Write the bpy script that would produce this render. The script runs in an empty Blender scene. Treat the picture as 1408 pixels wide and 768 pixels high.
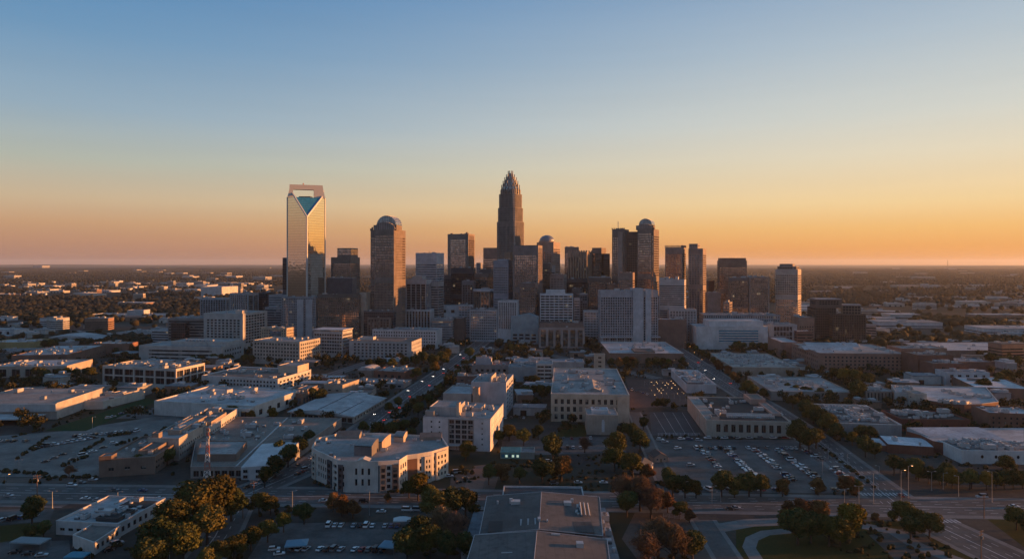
import bpy, math, random
import numpy as np
from mathutils import Vector, Matrix
S = bpy.context.scene
COL = S.collection
R = math.radians
rnd = random.Random(7)

# ------------------------------------------------------------------ camera
CAM_H = 120.0          # the drone hovers 120 m above the street
F = 939.0              # focal length in pixels of a 1408 px wide frame (24 mm lens)
HOR = 361.0            # row of the horizon in that frame
cam = bpy.data.cameras.new('camera')
cam.lens = 36.0 * F / 1408.0
cam.sensor_width = 36.0
cam.shift_y = -(384.0 - HOR) / 1408.0
cam.clip_start = 1.0
cam.clip_end = 150000.0
camo = bpy.data.objects.new('camera', cam)
COL.objects.link(camo)
camo.location = (0, 0, CAM_H)
camo.rotation_euler = (R(90), 0, 0)
S.camera = camo

# ------------------------------------------------------------------ sky, sun, exposure
HAZE = 2.3e-5
SUN_EL, SUN_AZ = 3.6, 84.0      # azimuth clockwise from the view direction (+Y)
w = bpy.data.worlds.new('World')
S.world = w
w.use_nodes = True
nt = w.node_tree
nt.nodes.clear()
out = nt.nodes.new('ShaderNodeOutputWorld')
bg = nt.nodes.new('ShaderNodeBackground')
sky = nt.nodes.new('ShaderNodeTexSky')
sky.sky_type = 'NISHITA'
sky.sun_disc = False
sky.sun_elevation = R(SUN_EL)
sky.sun_rotation = R(SUN_AZ)
sky.altitude = 300
sky.air_density = 1.0
sky.dust_density = 1.6
sky.ozone_density = 2.0
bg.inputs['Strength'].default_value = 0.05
# dusk glow: the low band of the sky is warmer and the high sky milkier than the clear-air model gives; above the frame it is brightened as fill light
tc = nt.nodes.new('ShaderNodeTexCoord')
sep = nt.nodes.new('ShaderNodeSeparateXYZ')
nt.links.new(tc.outputs['Generated'], sep.inputs[0])
def ramp(nt, stops, interp='LINEAR'):
    r = nt.nodes.new('ShaderNodeValToRGB')
    r.color_ramp.interpolation = interp
    e = r.color_ramp.elements
    while len(e) < len(stops): e.new(0.5)
    for k, (p, c) in zip(e, stops):
        k.position = p; k.color = (*c, 1)
    return r
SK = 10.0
def s2l(r, g, b):
    f = lambda v: (v / 255 / 12.92 if v <= 10 else ((v / 255 + .055) / 1.055) ** 2.4)
    return (f(r), f(g), f(b))
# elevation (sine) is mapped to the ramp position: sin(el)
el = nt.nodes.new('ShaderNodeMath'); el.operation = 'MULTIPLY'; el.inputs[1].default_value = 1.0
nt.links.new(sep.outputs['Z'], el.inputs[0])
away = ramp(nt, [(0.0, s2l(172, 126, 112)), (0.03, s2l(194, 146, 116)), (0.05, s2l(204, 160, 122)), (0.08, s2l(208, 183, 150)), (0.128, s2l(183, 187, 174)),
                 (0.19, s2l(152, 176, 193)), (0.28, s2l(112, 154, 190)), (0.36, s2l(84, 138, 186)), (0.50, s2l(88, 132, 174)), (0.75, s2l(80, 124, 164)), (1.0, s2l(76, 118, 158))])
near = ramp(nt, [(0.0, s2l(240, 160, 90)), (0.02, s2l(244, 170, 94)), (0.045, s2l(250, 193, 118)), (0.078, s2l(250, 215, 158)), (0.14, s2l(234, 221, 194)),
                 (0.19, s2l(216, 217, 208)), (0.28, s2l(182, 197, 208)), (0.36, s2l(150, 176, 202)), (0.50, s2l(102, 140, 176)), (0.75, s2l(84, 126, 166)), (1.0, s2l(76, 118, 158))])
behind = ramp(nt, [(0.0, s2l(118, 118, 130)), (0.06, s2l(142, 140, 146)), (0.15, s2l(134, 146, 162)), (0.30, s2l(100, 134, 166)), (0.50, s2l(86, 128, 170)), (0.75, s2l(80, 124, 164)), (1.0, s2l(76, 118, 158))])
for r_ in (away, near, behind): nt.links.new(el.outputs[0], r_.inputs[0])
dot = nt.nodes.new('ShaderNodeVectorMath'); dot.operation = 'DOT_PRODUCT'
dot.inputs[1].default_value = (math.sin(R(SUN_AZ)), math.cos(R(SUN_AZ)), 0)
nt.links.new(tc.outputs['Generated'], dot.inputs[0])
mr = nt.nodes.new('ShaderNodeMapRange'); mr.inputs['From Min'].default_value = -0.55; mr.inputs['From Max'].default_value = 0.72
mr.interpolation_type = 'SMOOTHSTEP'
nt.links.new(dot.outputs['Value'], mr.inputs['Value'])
mix = nt.nodes.new('ShaderNodeMixRGB')
nt.links.new(mr.outputs[0], mix.inputs[0]); nt.links.new(away.outputs[0], mix.inputs[1]); nt.links.new(near.outputs[0], mix.inputs[2])
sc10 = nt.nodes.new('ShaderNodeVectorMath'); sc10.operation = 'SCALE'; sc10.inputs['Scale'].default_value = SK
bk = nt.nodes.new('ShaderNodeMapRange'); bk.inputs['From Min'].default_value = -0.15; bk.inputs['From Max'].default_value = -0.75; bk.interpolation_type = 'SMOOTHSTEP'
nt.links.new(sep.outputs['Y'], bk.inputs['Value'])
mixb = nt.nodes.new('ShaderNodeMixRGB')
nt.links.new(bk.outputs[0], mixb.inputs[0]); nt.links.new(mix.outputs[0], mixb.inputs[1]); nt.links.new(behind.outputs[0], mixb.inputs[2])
mpn = nt.nodes.new('ShaderNodeMapping'); mpn.inputs['Scale'].default_value = (1.3, 1.3, 26); nt.links.new(tc.outputs['Generated'], mpn.inputs[0])
nzs = nt.nodes.new('ShaderNodeTexNoise'); nzs.inputs['Scale'].default_value = 2.2; nzs.inputs['Detail'].default_value = 4; nt.links.new(mpn.outputs[0], nzs.inputs['Vector'])
nzr = nt.nodes.new('ShaderNodeMapRange'); nzr.inputs['From Min'].default_value = .35; nzr.inputs['From Max'].default_value = .7; nzr.inputs['To Min'].default_value = 1.008; nzr.inputs['To Max'].default_value = .985; nt.links.new(nzs.outputs['Fac'], nzr.inputs['Value'])
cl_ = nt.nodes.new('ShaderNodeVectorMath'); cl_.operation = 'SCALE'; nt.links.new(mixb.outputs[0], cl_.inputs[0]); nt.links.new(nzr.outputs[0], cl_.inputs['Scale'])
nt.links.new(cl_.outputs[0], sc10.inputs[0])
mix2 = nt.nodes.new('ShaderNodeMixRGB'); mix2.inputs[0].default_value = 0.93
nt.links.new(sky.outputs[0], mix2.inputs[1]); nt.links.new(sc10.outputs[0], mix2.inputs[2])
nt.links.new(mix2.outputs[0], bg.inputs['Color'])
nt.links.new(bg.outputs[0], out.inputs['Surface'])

sun = bpy.data.lights.new('sun', 'SUN')
sun.energy = 5.0
sun.angle = R(0.6)
sun.color = (1.0, 0.39, 0.11)
suno = bpy.data.objects.new('sun', sun)
COL.objects.link(suno)
sd = Vector((math.sin(R(SUN_AZ)) * math.cos(R(SUN_EL)), math.cos(R(SUN_AZ)) * math.cos(R(SUN_EL)), math.sin(R(SUN_EL))))
suno.rotation_euler = sd.to_track_quat('Z', 'Y').to_euler()
suno.location = sd * 500
S.view_settings.view_transform = 'Standard'
S.view_settings.look = 'None'
S.view_settings.exposure = 1.0
S.view_settings.gamma = 1.0
S.cycles.use_denoising = True
S.cycles.max_bounces = 6
S.cycles.diffuse_bounces = 3
S.cycles.glossy_bounces = 3
S.cycles.transmission_bounces = 3
S.cycles.volume_bounces = 0
S.cycles.sample_clamp_indirect = 4.0

# ------------------------------------------------------------------ small helpers
def G(px, py, z=0.0):
    """the point at height z seen at (px, py) of the photograph"""
    d = (CAM_H - z) * F / (py - HOR)
    return Vector(((px - 704.0) * d / F, d, z))
def at(px, d): return Vector(((px - 704.0) * d / F, d, 0.0))
def pix(p):
    return (704 + p[0] * F / p[1], HOR + (CAM_H - p[2]) * F / p[1])
def hgt(yt, d): return CAM_H - (yt - HOR) * d / F

def nlink(nt, a, b): nt.links.new(a, b)
MATS = {}
def newmat(name):
    m = bpy.data.materials.new(name); m.use_nodes = True
    return m, m.node_tree, m.node_tree.nodes['Principled BSDF']
def noisefac(nt, scale, coord='Object', detail=3, stretch=(1, 1, 1), rough=.6):
    tc = nt.nodes.new('ShaderNodeTexCoord'); mp = nt.nodes.new('ShaderNodeMapping'); mp.inputs['Scale'].default_value = stretch
    n = nt.nodes.new('ShaderNodeTexNoise'); n.inputs['Scale'].default_value = scale; n.inputs['Detail'].default_value = detail
    n.inputs['Roughness'].default_value = rough
    if coord == 'World':
        g = nt.nodes.new('ShaderNodeNewGeometry'); nt.links.new(g.outputs['Position'], mp.inputs[0])
    else: nt.links.new(tc.outputs[coord], mp.inputs[0])
    nt.links.new(mp.outputs[0], n.inputs['Vector'])
    return n.outputs['Fac']
def mixc(nt, fac, a, b, mode='MIX'):
    m = nt.nodes.new('ShaderNodeMixRGB'); m.blend_type = mode
    for i, v in ((0, fac), (1, a), (2, b)):
        if isinstance(v, (int, float)): m.inputs[i].default_value = v
        elif isinstance(v, tuple): m.inputs[i].default_value = (*v, 1)
        else: nt.links.new(v, m.inputs[i])
    return m.outputs[0]
def remap(nt, v, a, b, c=0.0, d=1.0):
    m = nt.nodes.new('ShaderNodeMapRange'); nt.links.new(v, m.inputs[0])
    for i, x in zip((1, 2, 3, 4), (a, b, c, d)): m.inputs[i].default_value = x
    return m.outputs[0]
def mul(c, k): return tuple(min(1, x * k) for x in c)

def wallmat(c, rough=.8, name='wall'):
    key = ('w', c, rough)
    if key in MATS: return MATS[key]
    m, nt, p = newmat(name)
    a = noisefac(nt, .12, 'World', 4)
    b = noisefac(nt, .9, 'World', 3, (1, 1, .12))
    col = mixc(nt, remap(nt, a, .3, .7), mul(c, .72), mul(c, 1.1))
    col = mixc(nt, remap(nt, b, .48, .78, 0, .5), col, mul(c, .55))
    nt.links.new(col, p.inputs['Base Color']); p.inputs['Roughness'].default_value = rough
    p.inputs['Specular IOR Level'].default_value = .3
    MATS[key] = m; return m
def roofmat(c, rough=.85, patch=.5):
    key = ('r', c, patch)
    if key in MATS: return MATS[key]
    m, nt, p = newmat('roofing')
    a = noisefac(nt, .035, 'World', 6, rough=.7)
    b = noisefac(nt, .35, 'World', 4)
    col = mixc(nt, remap(nt, a, .36, .66), mul(c, 1.15), mul(c, 1 - patch * .95))
    col = mixc(nt, remap(nt, b, .50, .70, 0, .75), col, mul(c, .42))
    vo = nt.nodes.new('ShaderNodeTexVoronoi'); vo.inputs['Scale'].default_value = .045; vo.distance = 'CHEBYCHEV'
    gg = nt.nodes.new('ShaderNodeNewGeometry'); nt.links.new(gg.outputs['Position'], vo.inputs['Vector'])
    sp = nt.nodes.new('ShaderNodeSeparateColor'); nt.links.new(vo.outputs['Color'], sp.inputs[0])
    col = mixc(nt, remap(nt, sp.outputs[0], .35, 1, 0, .5), col, mul(c, .62))
    # welded seams of the membrane
    g = nt.nodes.new('ShaderNodeNewGeometry')
    wv = nt.nodes.new('ShaderNodeTexWave'); wv.inputs['Scale'].default_value = .09; wv.inputs['Distortion'].default_value = .3
    nt.links.new(g.outputs['Position'], wv.inputs['Vector'])
    col = mixc(nt, remap(nt, wv.outputs['Fac'], .93, 1, 0, .3), col, mul(c, .5))
    nt.links.new(col, p.inputs['Base Color']); p.inputs['Roughness'].default_value = rough
    p.inputs['Specular IOR Level'].default_value = .25
    MATS[key] = m; return m
def plainmat(name, c, rough=.6, metal=0, emit=None, es=0):
    key = ('p', name)
    if key in MATS: return MATS[key]
    m, nt, p = newmat(name)
    p.inputs['Base Color'].default_value = (*c, 1); p.inputs['Roughness'].default_value = rough; p.inputs['Metallic'].default_value = metal
    if emit: p.inputs['Emission Color'].default_value = (*emit, 1); p.inputs['Emission Strength'].default_value = es
    MATS[key] = m; return m
def glassmat(name, c, metal=.0, rough=.08, vary=.5, cell=(3.0, 3.0, 3.8), wav=.02, blind=.0, band=0, lit=0, spec=.5):
    """window glass: per-pane tint (blinds, rooms) and slightly wavy reflections"""
    key = ('g', name)
    if key in MATS: return MATS[key]
    m, nt, p = newmat(name)
    g = nt.nodes.new('ShaderNodeNewGeometry')
    dv = nt.nodes.new('ShaderNodeVectorMath'); dv.operation = 'DIVIDE'; dv.inputs[1].default_value = cell
    fl = nt.nodes.new('ShaderNodeVectorMath'); fl.operation = 'FLOOR'
    nt.links.new(g.outputs['Position'], dv.inputs[0]); nt.links.new(dv.outputs[0], fl.inputs[0])
    wn = nt.nodes.new('ShaderNodeTexWhiteNoise'); nt.links.new(fl.outputs[0], wn.inputs['Vector'])
    col = mixc(nt, wn.outputs['Value'], mul(c, 1 - vary * .6), mul(c, 1 + vary))
    if blind: col = mixc(nt, remap(nt, wn.outputs['Value'], 1 - blind, 1 - blind + .02), col, (.22, .21, .2))
    if band:
        wv = nt.nodes.new('ShaderNodeMath'); wv.operation = 'FRACT'
        sp = nt.nodes.new('ShaderNodeSeparateXYZ'); nt.links.new(dv.outputs[0], sp.inputs[0]); nt.links.new(sp.outputs['Z'], wv.inputs[0])
        lt = nt.nodes.new('ShaderNodeMath'); lt.operation = 'LESS_THAN'; lt.inputs[1].default_value = band; nt.links.new(wv.outputs[0], lt.inputs[0])
        col = mixc(nt, lt.outputs[0], col, mul(c, .45))
    nt.links.new(col, p.inputs['Base Color'])
    p.inputs['Metallic'].default_value = metal; p.inputs['Roughness'].default_value = rough
    p.inputs['Specular IOR Level'].default_value = spec
    if lit:
        w2 = nt.nodes.new('ShaderNodeTexWhiteNoise'); of = nt.nodes.new('ShaderNodeVectorMath'); of.inputs[1].default_value = (3.7, 9.1, 5.3); nt.links.new(fl.outputs[0], of.inputs[0]); nt.links.new(of.outputs[0], w2.inputs['Vector'])
        es = remap(nt, w2.outputs['Value'], 1 - lit, 1, 0, .10); nt.links.new(es, p.inputs['Emission Strength']); p.inputs['Emission Color'].default_value = (1, .72, .42, 1)
    if wav:
        bp = nt.nodes.new('ShaderNodeBump'); bp.inputs['Strength'].default_value = 1.0; bp.inputs['Distance'].default_value = wav
        n = nt.nodes.new('ShaderNodeTexNoise'); n.inputs['Scale'].default_value = .22; n.inputs['Detail'].default_value = 1
        nt.links.new(g.outputs['Position'], n.inputs['Vector']); nt.links.new(n.outputs['Fac'], bp.inputs['Height'])
        nt.links.new(bp.outputs[0], p.inputs['Normal'])
    MATS[key] = m; return m

BROWNC = (.125, .108, .10)
WHITE, CREAM, TAN, STONE = (.52, .52, .52), (.50, .45, .38), (.36, .29, .22), (.36, .33, .30)
GREY, MGREY, DGREY, BLACK = (.30, .31, .33), (.18, .18, .19), (.09, .09, .10), (.03, .03, .032)
BRICK, DBRICK, BROWN, PINK = (.22, .095, .068), (.14, .098, .085), (.20, .165, .148), (.33, .27, .24)
R_WHITE, R_GREY, R_BROWN, R_DARK, R_MID = (.46, .465, .475), (.27, .275, .285), (.21, .18, .16), (.05, .05, .05), (.34, .335, .33)
GL_DARK = glassmat('dark_glass', (.016, .019, .022), 0, .07, .8, blind=.07, spec=.3)
GL_BLUE = glassmat('blue_glass', (.17, .23, .28), .65, .06, .5, blind=.05)
GL_BRONZE = glassmat('bronze_glass', (.40, .33, .29), .85, .07, .7, blind=.05, lit=.012)
GL_BLACK = glassmat('black_glass', (.03, .03, .034), .3, .08, .6, blind=.03, lit=.012)
GL_GREY = glassmat('grey_glass', (.26, .28, .31), .7, .07, .6, blind=.06, lit=.015)
GL_MIRROR = glassmat('mirror_glass', (.78, .69, .56), .95, .04, .03, (2.0, 2.0, 4.0), .035, band=.10)
GL_TEAL = glassmat('teal_glass', (.04, .23, .36), .25, .25, .2, (2, 2, 3.0), .02, band=.14)
GL = {'dark': GL_DARK, 'blue': GL_BLUE, 'bronze': GL_BRONZE, 'black': GL_BLACK, 'grey': GL_GREY, 'mirror': GL_MIRROR, 'teal': GL_TEAL}
M_FRAME = plainmat('window_frame', (.12, .12, .125), .5)
M_LIGHTFRAME = plainmat('pale_window_frame', (.5, .5, .5), .5)
M_AC = wallmat((.42, .43, .44), .5, 'metal_casing')
M_ACD = wallmat((.16, .16, .165), .6, 'metal_casing_dark')
M_STEEL = plainmat('galvanised_steel', (.32, .33, .34), .45, .6)
M_WOOD = wallmat((.16, .10, .06), .9, 'weathered_wood')
M_LAMP = plainmat('lamp_glow', (1, .7, .4), .4, 0, (1.0, .42, .12), 3)
M_LAMPW = plainmat('lamp_glow_white', (1, .9, .8), .4, 0, (1.0, .85, .65), 16)

class MB:
    """collects quads and solids into one mesh"""
    def __init__(s): s.v = []; s.f = []; s.m = []
    def face(s, pts, m=0):
        n = len(s.v); s.v.extend(tuple(p) for p in pts); s.f.append(tuple(range(n, n + len(pts)))); s.m.append(m)
    def prism(s, pts, z0, z1, m=0, mt=None, bottom=True):
        n = len(s.v); k = len(pts)
        s.v.extend((p[0], p[1], z0) for p in pts); s.v.extend((p[0], p[1], z1) for p in pts)
        for i in range(k):
            j = (i + 1) % k
            s.f.append((n + i, n + j, n + k + j, n + k + i)); s.m.append(m)
        s.f.append(tuple(n + k + i for i in range(k))); s.m.append(m if mt is None else mt)
        if bottom: s.f.append(tuple(n + k - 1 - i for i in range(k))); s.m.append(m)
    def box(s, x0, x1, y0, y1, z0, z1, m=0, mt=None):
        s.prism([(x0, y0), (x1, y0), (x1, y1), (x0, y1)], z0, z1, m, mt)
    def obox(s, c, u, hw, hd, z0, z1, m=0):
        """box centred at c (xy), half width hw along unit u, half depth hd"""
        v = (-u[1], u[0])
        P = [(c[0] + a * hw * u[0] + b * hd * v[0], c[1] + a * hw * u[1] + b * hd * v[1]) for a, b in ((-1, -1), (1, -1), (1, 1), (-1, 1))]
        s.prism(P, z0, z1, m)
    def cyl(s, c, r0, r1, z0, z1, n=12, m=0, cap=True):
        k = len(s.v)
        for r_, z in ((r0, z0), (r1, z1)):
            s.v.extend((c[0] + r_ * math.cos(2 * math.pi * i / n), c[1] + r_ * math.sin(2 * math.pi * i / n), z) for i in range(n))
        for i in range(n):
            j = (i + 1) % n
            s.f.append((k + i, k + j, k + n + j, k + n + i)); s.m.append(m)
        if cap:
            s.f.append(tuple(k + n + i for i in range(n))); s.m.append(m)
            s.f.append(tuple(k + n - 1 - i for i in range(n))); s.m.append(m)
    def bar(s, a, b, r, m=0, n=6):
        a, b = Vector(a), Vector(b); d = (b - a).normalized()
        u = d.orthogonal().normalized(); v = d.cross(u); k = len(s.v)
        for p in (a, b): s.v.extend(tuple(p + r * (math.cos(2 * math.pi * i / n) * u + math.sin(2 * math.pi * i / n) * v)) for i in range(n))
        for i in range(n):
            j = (i + 1) % n
            s.f.append((k + i, k + j, k + n + j, k + n + i)); s.m.append(m)
        s.f.append(tuple(k + n + i for i in range(n))); s.m.append(m); s.f.append(tuple(k + n - 1 - i for i in range(n))); s.m.append(m)
    def mesh(s, name, mats):
        me = bpy.data.meshes.new(name); me.from_pydata(s.v, [], s.f)
        for x in (mats if isinstance(mats, (list, tuple)) else [mats]): me.materials.append(x)
        if any(s.m): me.polygons.foreach_set('material_index', s.m)
        me.update(); return me
    def build(s, name, mats, parent=None, loc=None):
        o = bpy.data.objects.new(name, s.mesh(name, mats)); COL.objects.link(o)
        if parent is not None: o.parent = parent
        if loc is not None: o.location = loc
        return o
THINGS = []
def tag(o, label, cat, group=None, short=None):
    o['label'] = label; o['category'] = cat
    if group: o['group'] = group
    THINGS.append(o); return o
def empty(name, loc, label, cat, group=None):
    o = bpy.data.objects.new(name, None); COL.objects.link(o); o.location = loc; o.empty_display_size = 1
    return tag(o, label, cat, group)
def struct(o, kind='structure'): o['kind'] = kind; return o
def sheet(name, pts, z, m, kind='structure'):
    mb = MB(); mb.face([(p[0], p[1], z) for p in pts]); return struct(mb.build(name, m), kind)
def strip(name, line, width, z, m, kind='structure'):
    """a road-like band along a polyline"""
    mb = MB(); L = [Vector((p[0], p[1])) for p in line]; A = []
    for i, p in enumerate(L):
        t = ((L[min(i + 1, len(L) - 1)] - L[max(i - 1, 0)])).normalized(); n = Vector((-t.y, t.x))
        wd = width[i] if isinstance(width, (list, tuple)) else width
        A.append((p + n * wd / 2, p - n * wd / 2))
    for (a, b), (c, d) in zip(A, A[1:]):
        mb.face([(b.x, b.y, z), (d.x, d.y, z), (c.x, c.y, z), (a.x, a.y, z)])
    return struct(mb.build(name, m), kind)
# ------------------------------------------------------------------ buildings
def Fc(bay=3.6, fl=3.8, fw=.7, fh=.6, base=4.5, top=1.5, rec=.3, edge=.6, sill=.25, nx=0, nz=0, fin=0, ledge=0, plain=False, sp=None):
    return dict(bay=bay, fl=fl, fw=fw, fh=fh, base=base, top=top, rec=rec, edge=edge, sill=sill, nx=nx, nz=nz, fin=fin, ledge=ledge, plain=plain, sp=sp)
PLAIN = Fc(plain=True)

MECH = lambda nz: (nz - 1, nz - 2, int(nz * .52), int(nz * .52) + 1) if nz > 24 else (nz - 1,)
def facade(mb, panes, p0, p1, z0, z1, f):
    p0, p1 = Vector(p0), Vector(p1); W = (p1 - p0).length
    u = (p1 - p0) / W; n = Vector((u.y, -u.x))
    def P(s, z, d=0.0):
        q = p0 + u * s - n * d
        return (q.x, q.y, z)
    if f is None or f['plain'] or W < 1.2:
        mb.face([P(0, z0), P(W, z0), P(W, z1), P(0, z1)]); return
    e = f['edge']; zb, zt = z0 + f['base'], z1 - f['top']
    nx = f['nx'] or max(1, round((W - 2 * e) / f['bay'])); nz = f['nz'] or max(1, round((zt - zb) / f['fl']))
    if zt - zb < 1 or W - 2 * e < 1:
        mb.face([P(0, z0), P(W, z0), P(W, z1), P(0, z1)]); return
    bay, fl = (W - 2 * e) / nx, (zt - zb) / nz
    if f['base'] > 0: mb.face([P(0, z0), P(W, z0), P(W, zb), P(0, zb)])
    if f['top'] > 0: mb.face([P(0, zt), P(W, zt), P(W, z1), P(0, z1)])
    fin, ledge, rec = f['fin'], f['ledge'], f['rec']
    g = bay * (1 - f['fw']) / 2
    xs = [(0, e + g)] + [(e + i * bay - g, e + i * bay + g) for i in range(1, nx)] + [(W - e - g, W)]
    for k, (a, b) in enumerate(xs):
        if fin and 0 < k < nx:
            mb.face([P(a, zb, -fin), P(b, zb, -fin), P(b, zt, -fin), P(a, zt, -fin)])
            mb.face([P(a, zb, rec), P(a, zb, -fin), P(a, zt, -fin), P(a, zt, rec)])
            mb.face([P(b, zb, -fin), P(b, zb, rec), P(b, zt, rec), P(b, zt, -fin)])
            mb.face([P(a, zt, -fin), P(b, zt, -fin), P(b, zt, 0), P(a, zt, 0)])
        else: mb.face([P(a, zb), P(b, zb), P(b, zt), P(a, zt)])
    m = 1 if f['sp'] else 0
    for i in range(nx):
        a, b = xs[i][1], xs[i + 1][0]
        zz = [zb] + sum(([zb + j * fl + fl * f['sill'], zb + j * fl + fl * (f['sill'] + f['fh'])] for j in range(nz)), []) + [zt]
        for j in range(0, len(zz), 2):
            if zz[j + 1] - zz[j] > .01: mb.face([P(a, zz[j]), P(b, zz[j]), P(b, zz[j + 1]), P(a, zz[j + 1])], m)
        for j in range(nz):
            c, d = zz[2 * j + 1], zz[2 * j + 2]
            if nz > 17 and j in MECH(nz):
                mb.face([P(a, c, -.02), P(b, c, -.02), P(b, d, -.02), P(a, d, -.02)], m); continue
            mb.face([P(a, c), P(b, c), P(b, c, rec), P(a, c, rec)], m)
            mb.face([P(a, d, rec), P(b, d, rec), P(b, d), P(a, d)], m)
            if not fin:
                mb.face([P(a, c), P(a, c, rec), P(a, d, rec), P(a, d)], m)
                mb.face([P(b, c, rec), P(b, c), P(b, d), P(b, d, rec)], m)
            ctr = p0 + u * ((a + b) / 2) - n * rec
            panes.append((ctr.x, ctr.y, c, b - a, d - c, math.atan2(u.y, u.x)))
    if ledge:
        for j in range(nz + 1):
            z = zb + j * fl
            mb.face([P(0, z, -ledge), P(W, z, -ledge), P(W, z + .5, -ledge), P(0, z + .5, -ledge)])
            mb.face([P(0, z + .5, -ledge), P(W, z + .5, -ledge), P(W, z + .5, 0), P(0, z + .5, 0)])
            mb.face([P(0, z, 0), P(W, z, 0), P(W, z, -ledge), P(0, z, -ledge)])

def inset(pts, t):
    k = len(pts); out = []
    for i in range(k):
        a, b, c = Vector(pts[i - 1]), Vector(pts[i]), Vector(pts[(i + 1) % k])
        u1, u2 = (b - a).normalized(), (c - b).normalized()
        n1, n2 = Vector((-u1.y, u1.x)), Vector((-u2.y, u2.x))
        d = 1 + n1.dot(n2)
        q = b + (n1 + n2) * (t / max(d, .25)); out.append((q.x, q.y))
    return out
WINMESH = {}
def winmesh(gl, fr, split):
    key = (gl, fr, split)
    if key not in WINMESH:
        mb = MB()
        mb.face([(-.5, .0, 0), (.5, .0, 0), (.5, .0, 1), (-.5, .0, 1)], 0)
        for x0, x1, z0, z1 in ((-.5, -.45, 0, 1), (.45, .5, 0, 1), (-.45, .45, 0, .045), (-.45, .45, .955, 1)) + (((-.03, .03, .045, .955),) if split else ()):
            mb.face([(x0, -.06, z0), (x1, -.06, z0), (x1, -.06, z1), (x0, -.06, z1)], 1)
            mb.face([(x0, -.06, z1), (x1, -.06, z1), (x1, 0, z1), (x0, 0, z1)], 1)
        WINMESH[key] = mb.mesh('window', [GL[gl], fr])
    return WINMESH[key]

ACM = []
def ac_meshes():
    if ACM: return ACM
    for k in range(4):
        mb = MB()
        if k == 0:
            mb.box(-1.6, 1.6, -1.1, 1.1, .25, 1.9); mb.cyl((-.7, 0), .6, .6, 1.9, 2.1, 10, 1); mb.cyl((.75, 0), .6, .6, 1.9, 2.1, 10, 1); mb.box(-1.4, 1.4, -.9, .9, 0, .25, 1)
        elif k == 1:
            mb.box(-2.6, 2.6, -1.2, 1.2, .3, 2.2); mb.box(-2.3, 2.3, -1.0, 1.0, 0, .3, 1); mb.box(2.6, 3.8, -.7, .7, .5, 1.5, 1); mb.cyl((-1.2, 0), .8, .8, 2.2, 2.5, 12, 1)
        elif k == 2:
            mb.cyl((0, 0), .45, .45, 0, .9, 10); mb.cyl((0, 0), .75, .6, .9, 1.35, 10)
        else:
            mb.box(-1.0, 1.0, -1.0, 1.0, 0, .7, 1); mb.box(-.9, .9, -.9, .9, .7, 1.2)
        ACM.append(mb.mesh('air_unit', [M_AC, M_ACD]))
    return ACM

FOOT = []      # footprints taken by buildings, roads, lots
BLD = {}
class Bl: pass
def rectpts(xl, xr, d0, dep, rot):
    """plan of a box whose front left corner stands at column xl and distance d0, its front right corner at column xr"""
    a = R(rot); u = Vector((math.cos(a), math.sin(a))); v = Vector((-math.sin(a), math.cos(a)))
    x0 = (xl - 704) * d0 / F; kx = (xr - 704) / F
    t = (kx * d0 - x0) / (u.x - kx * u.y)
    A = Vector((x0, d0)); B = A + u * t
    return [tuple(A), tuple(B), tuple(B + v * dep), tuple(A + v * dep)]

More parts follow.
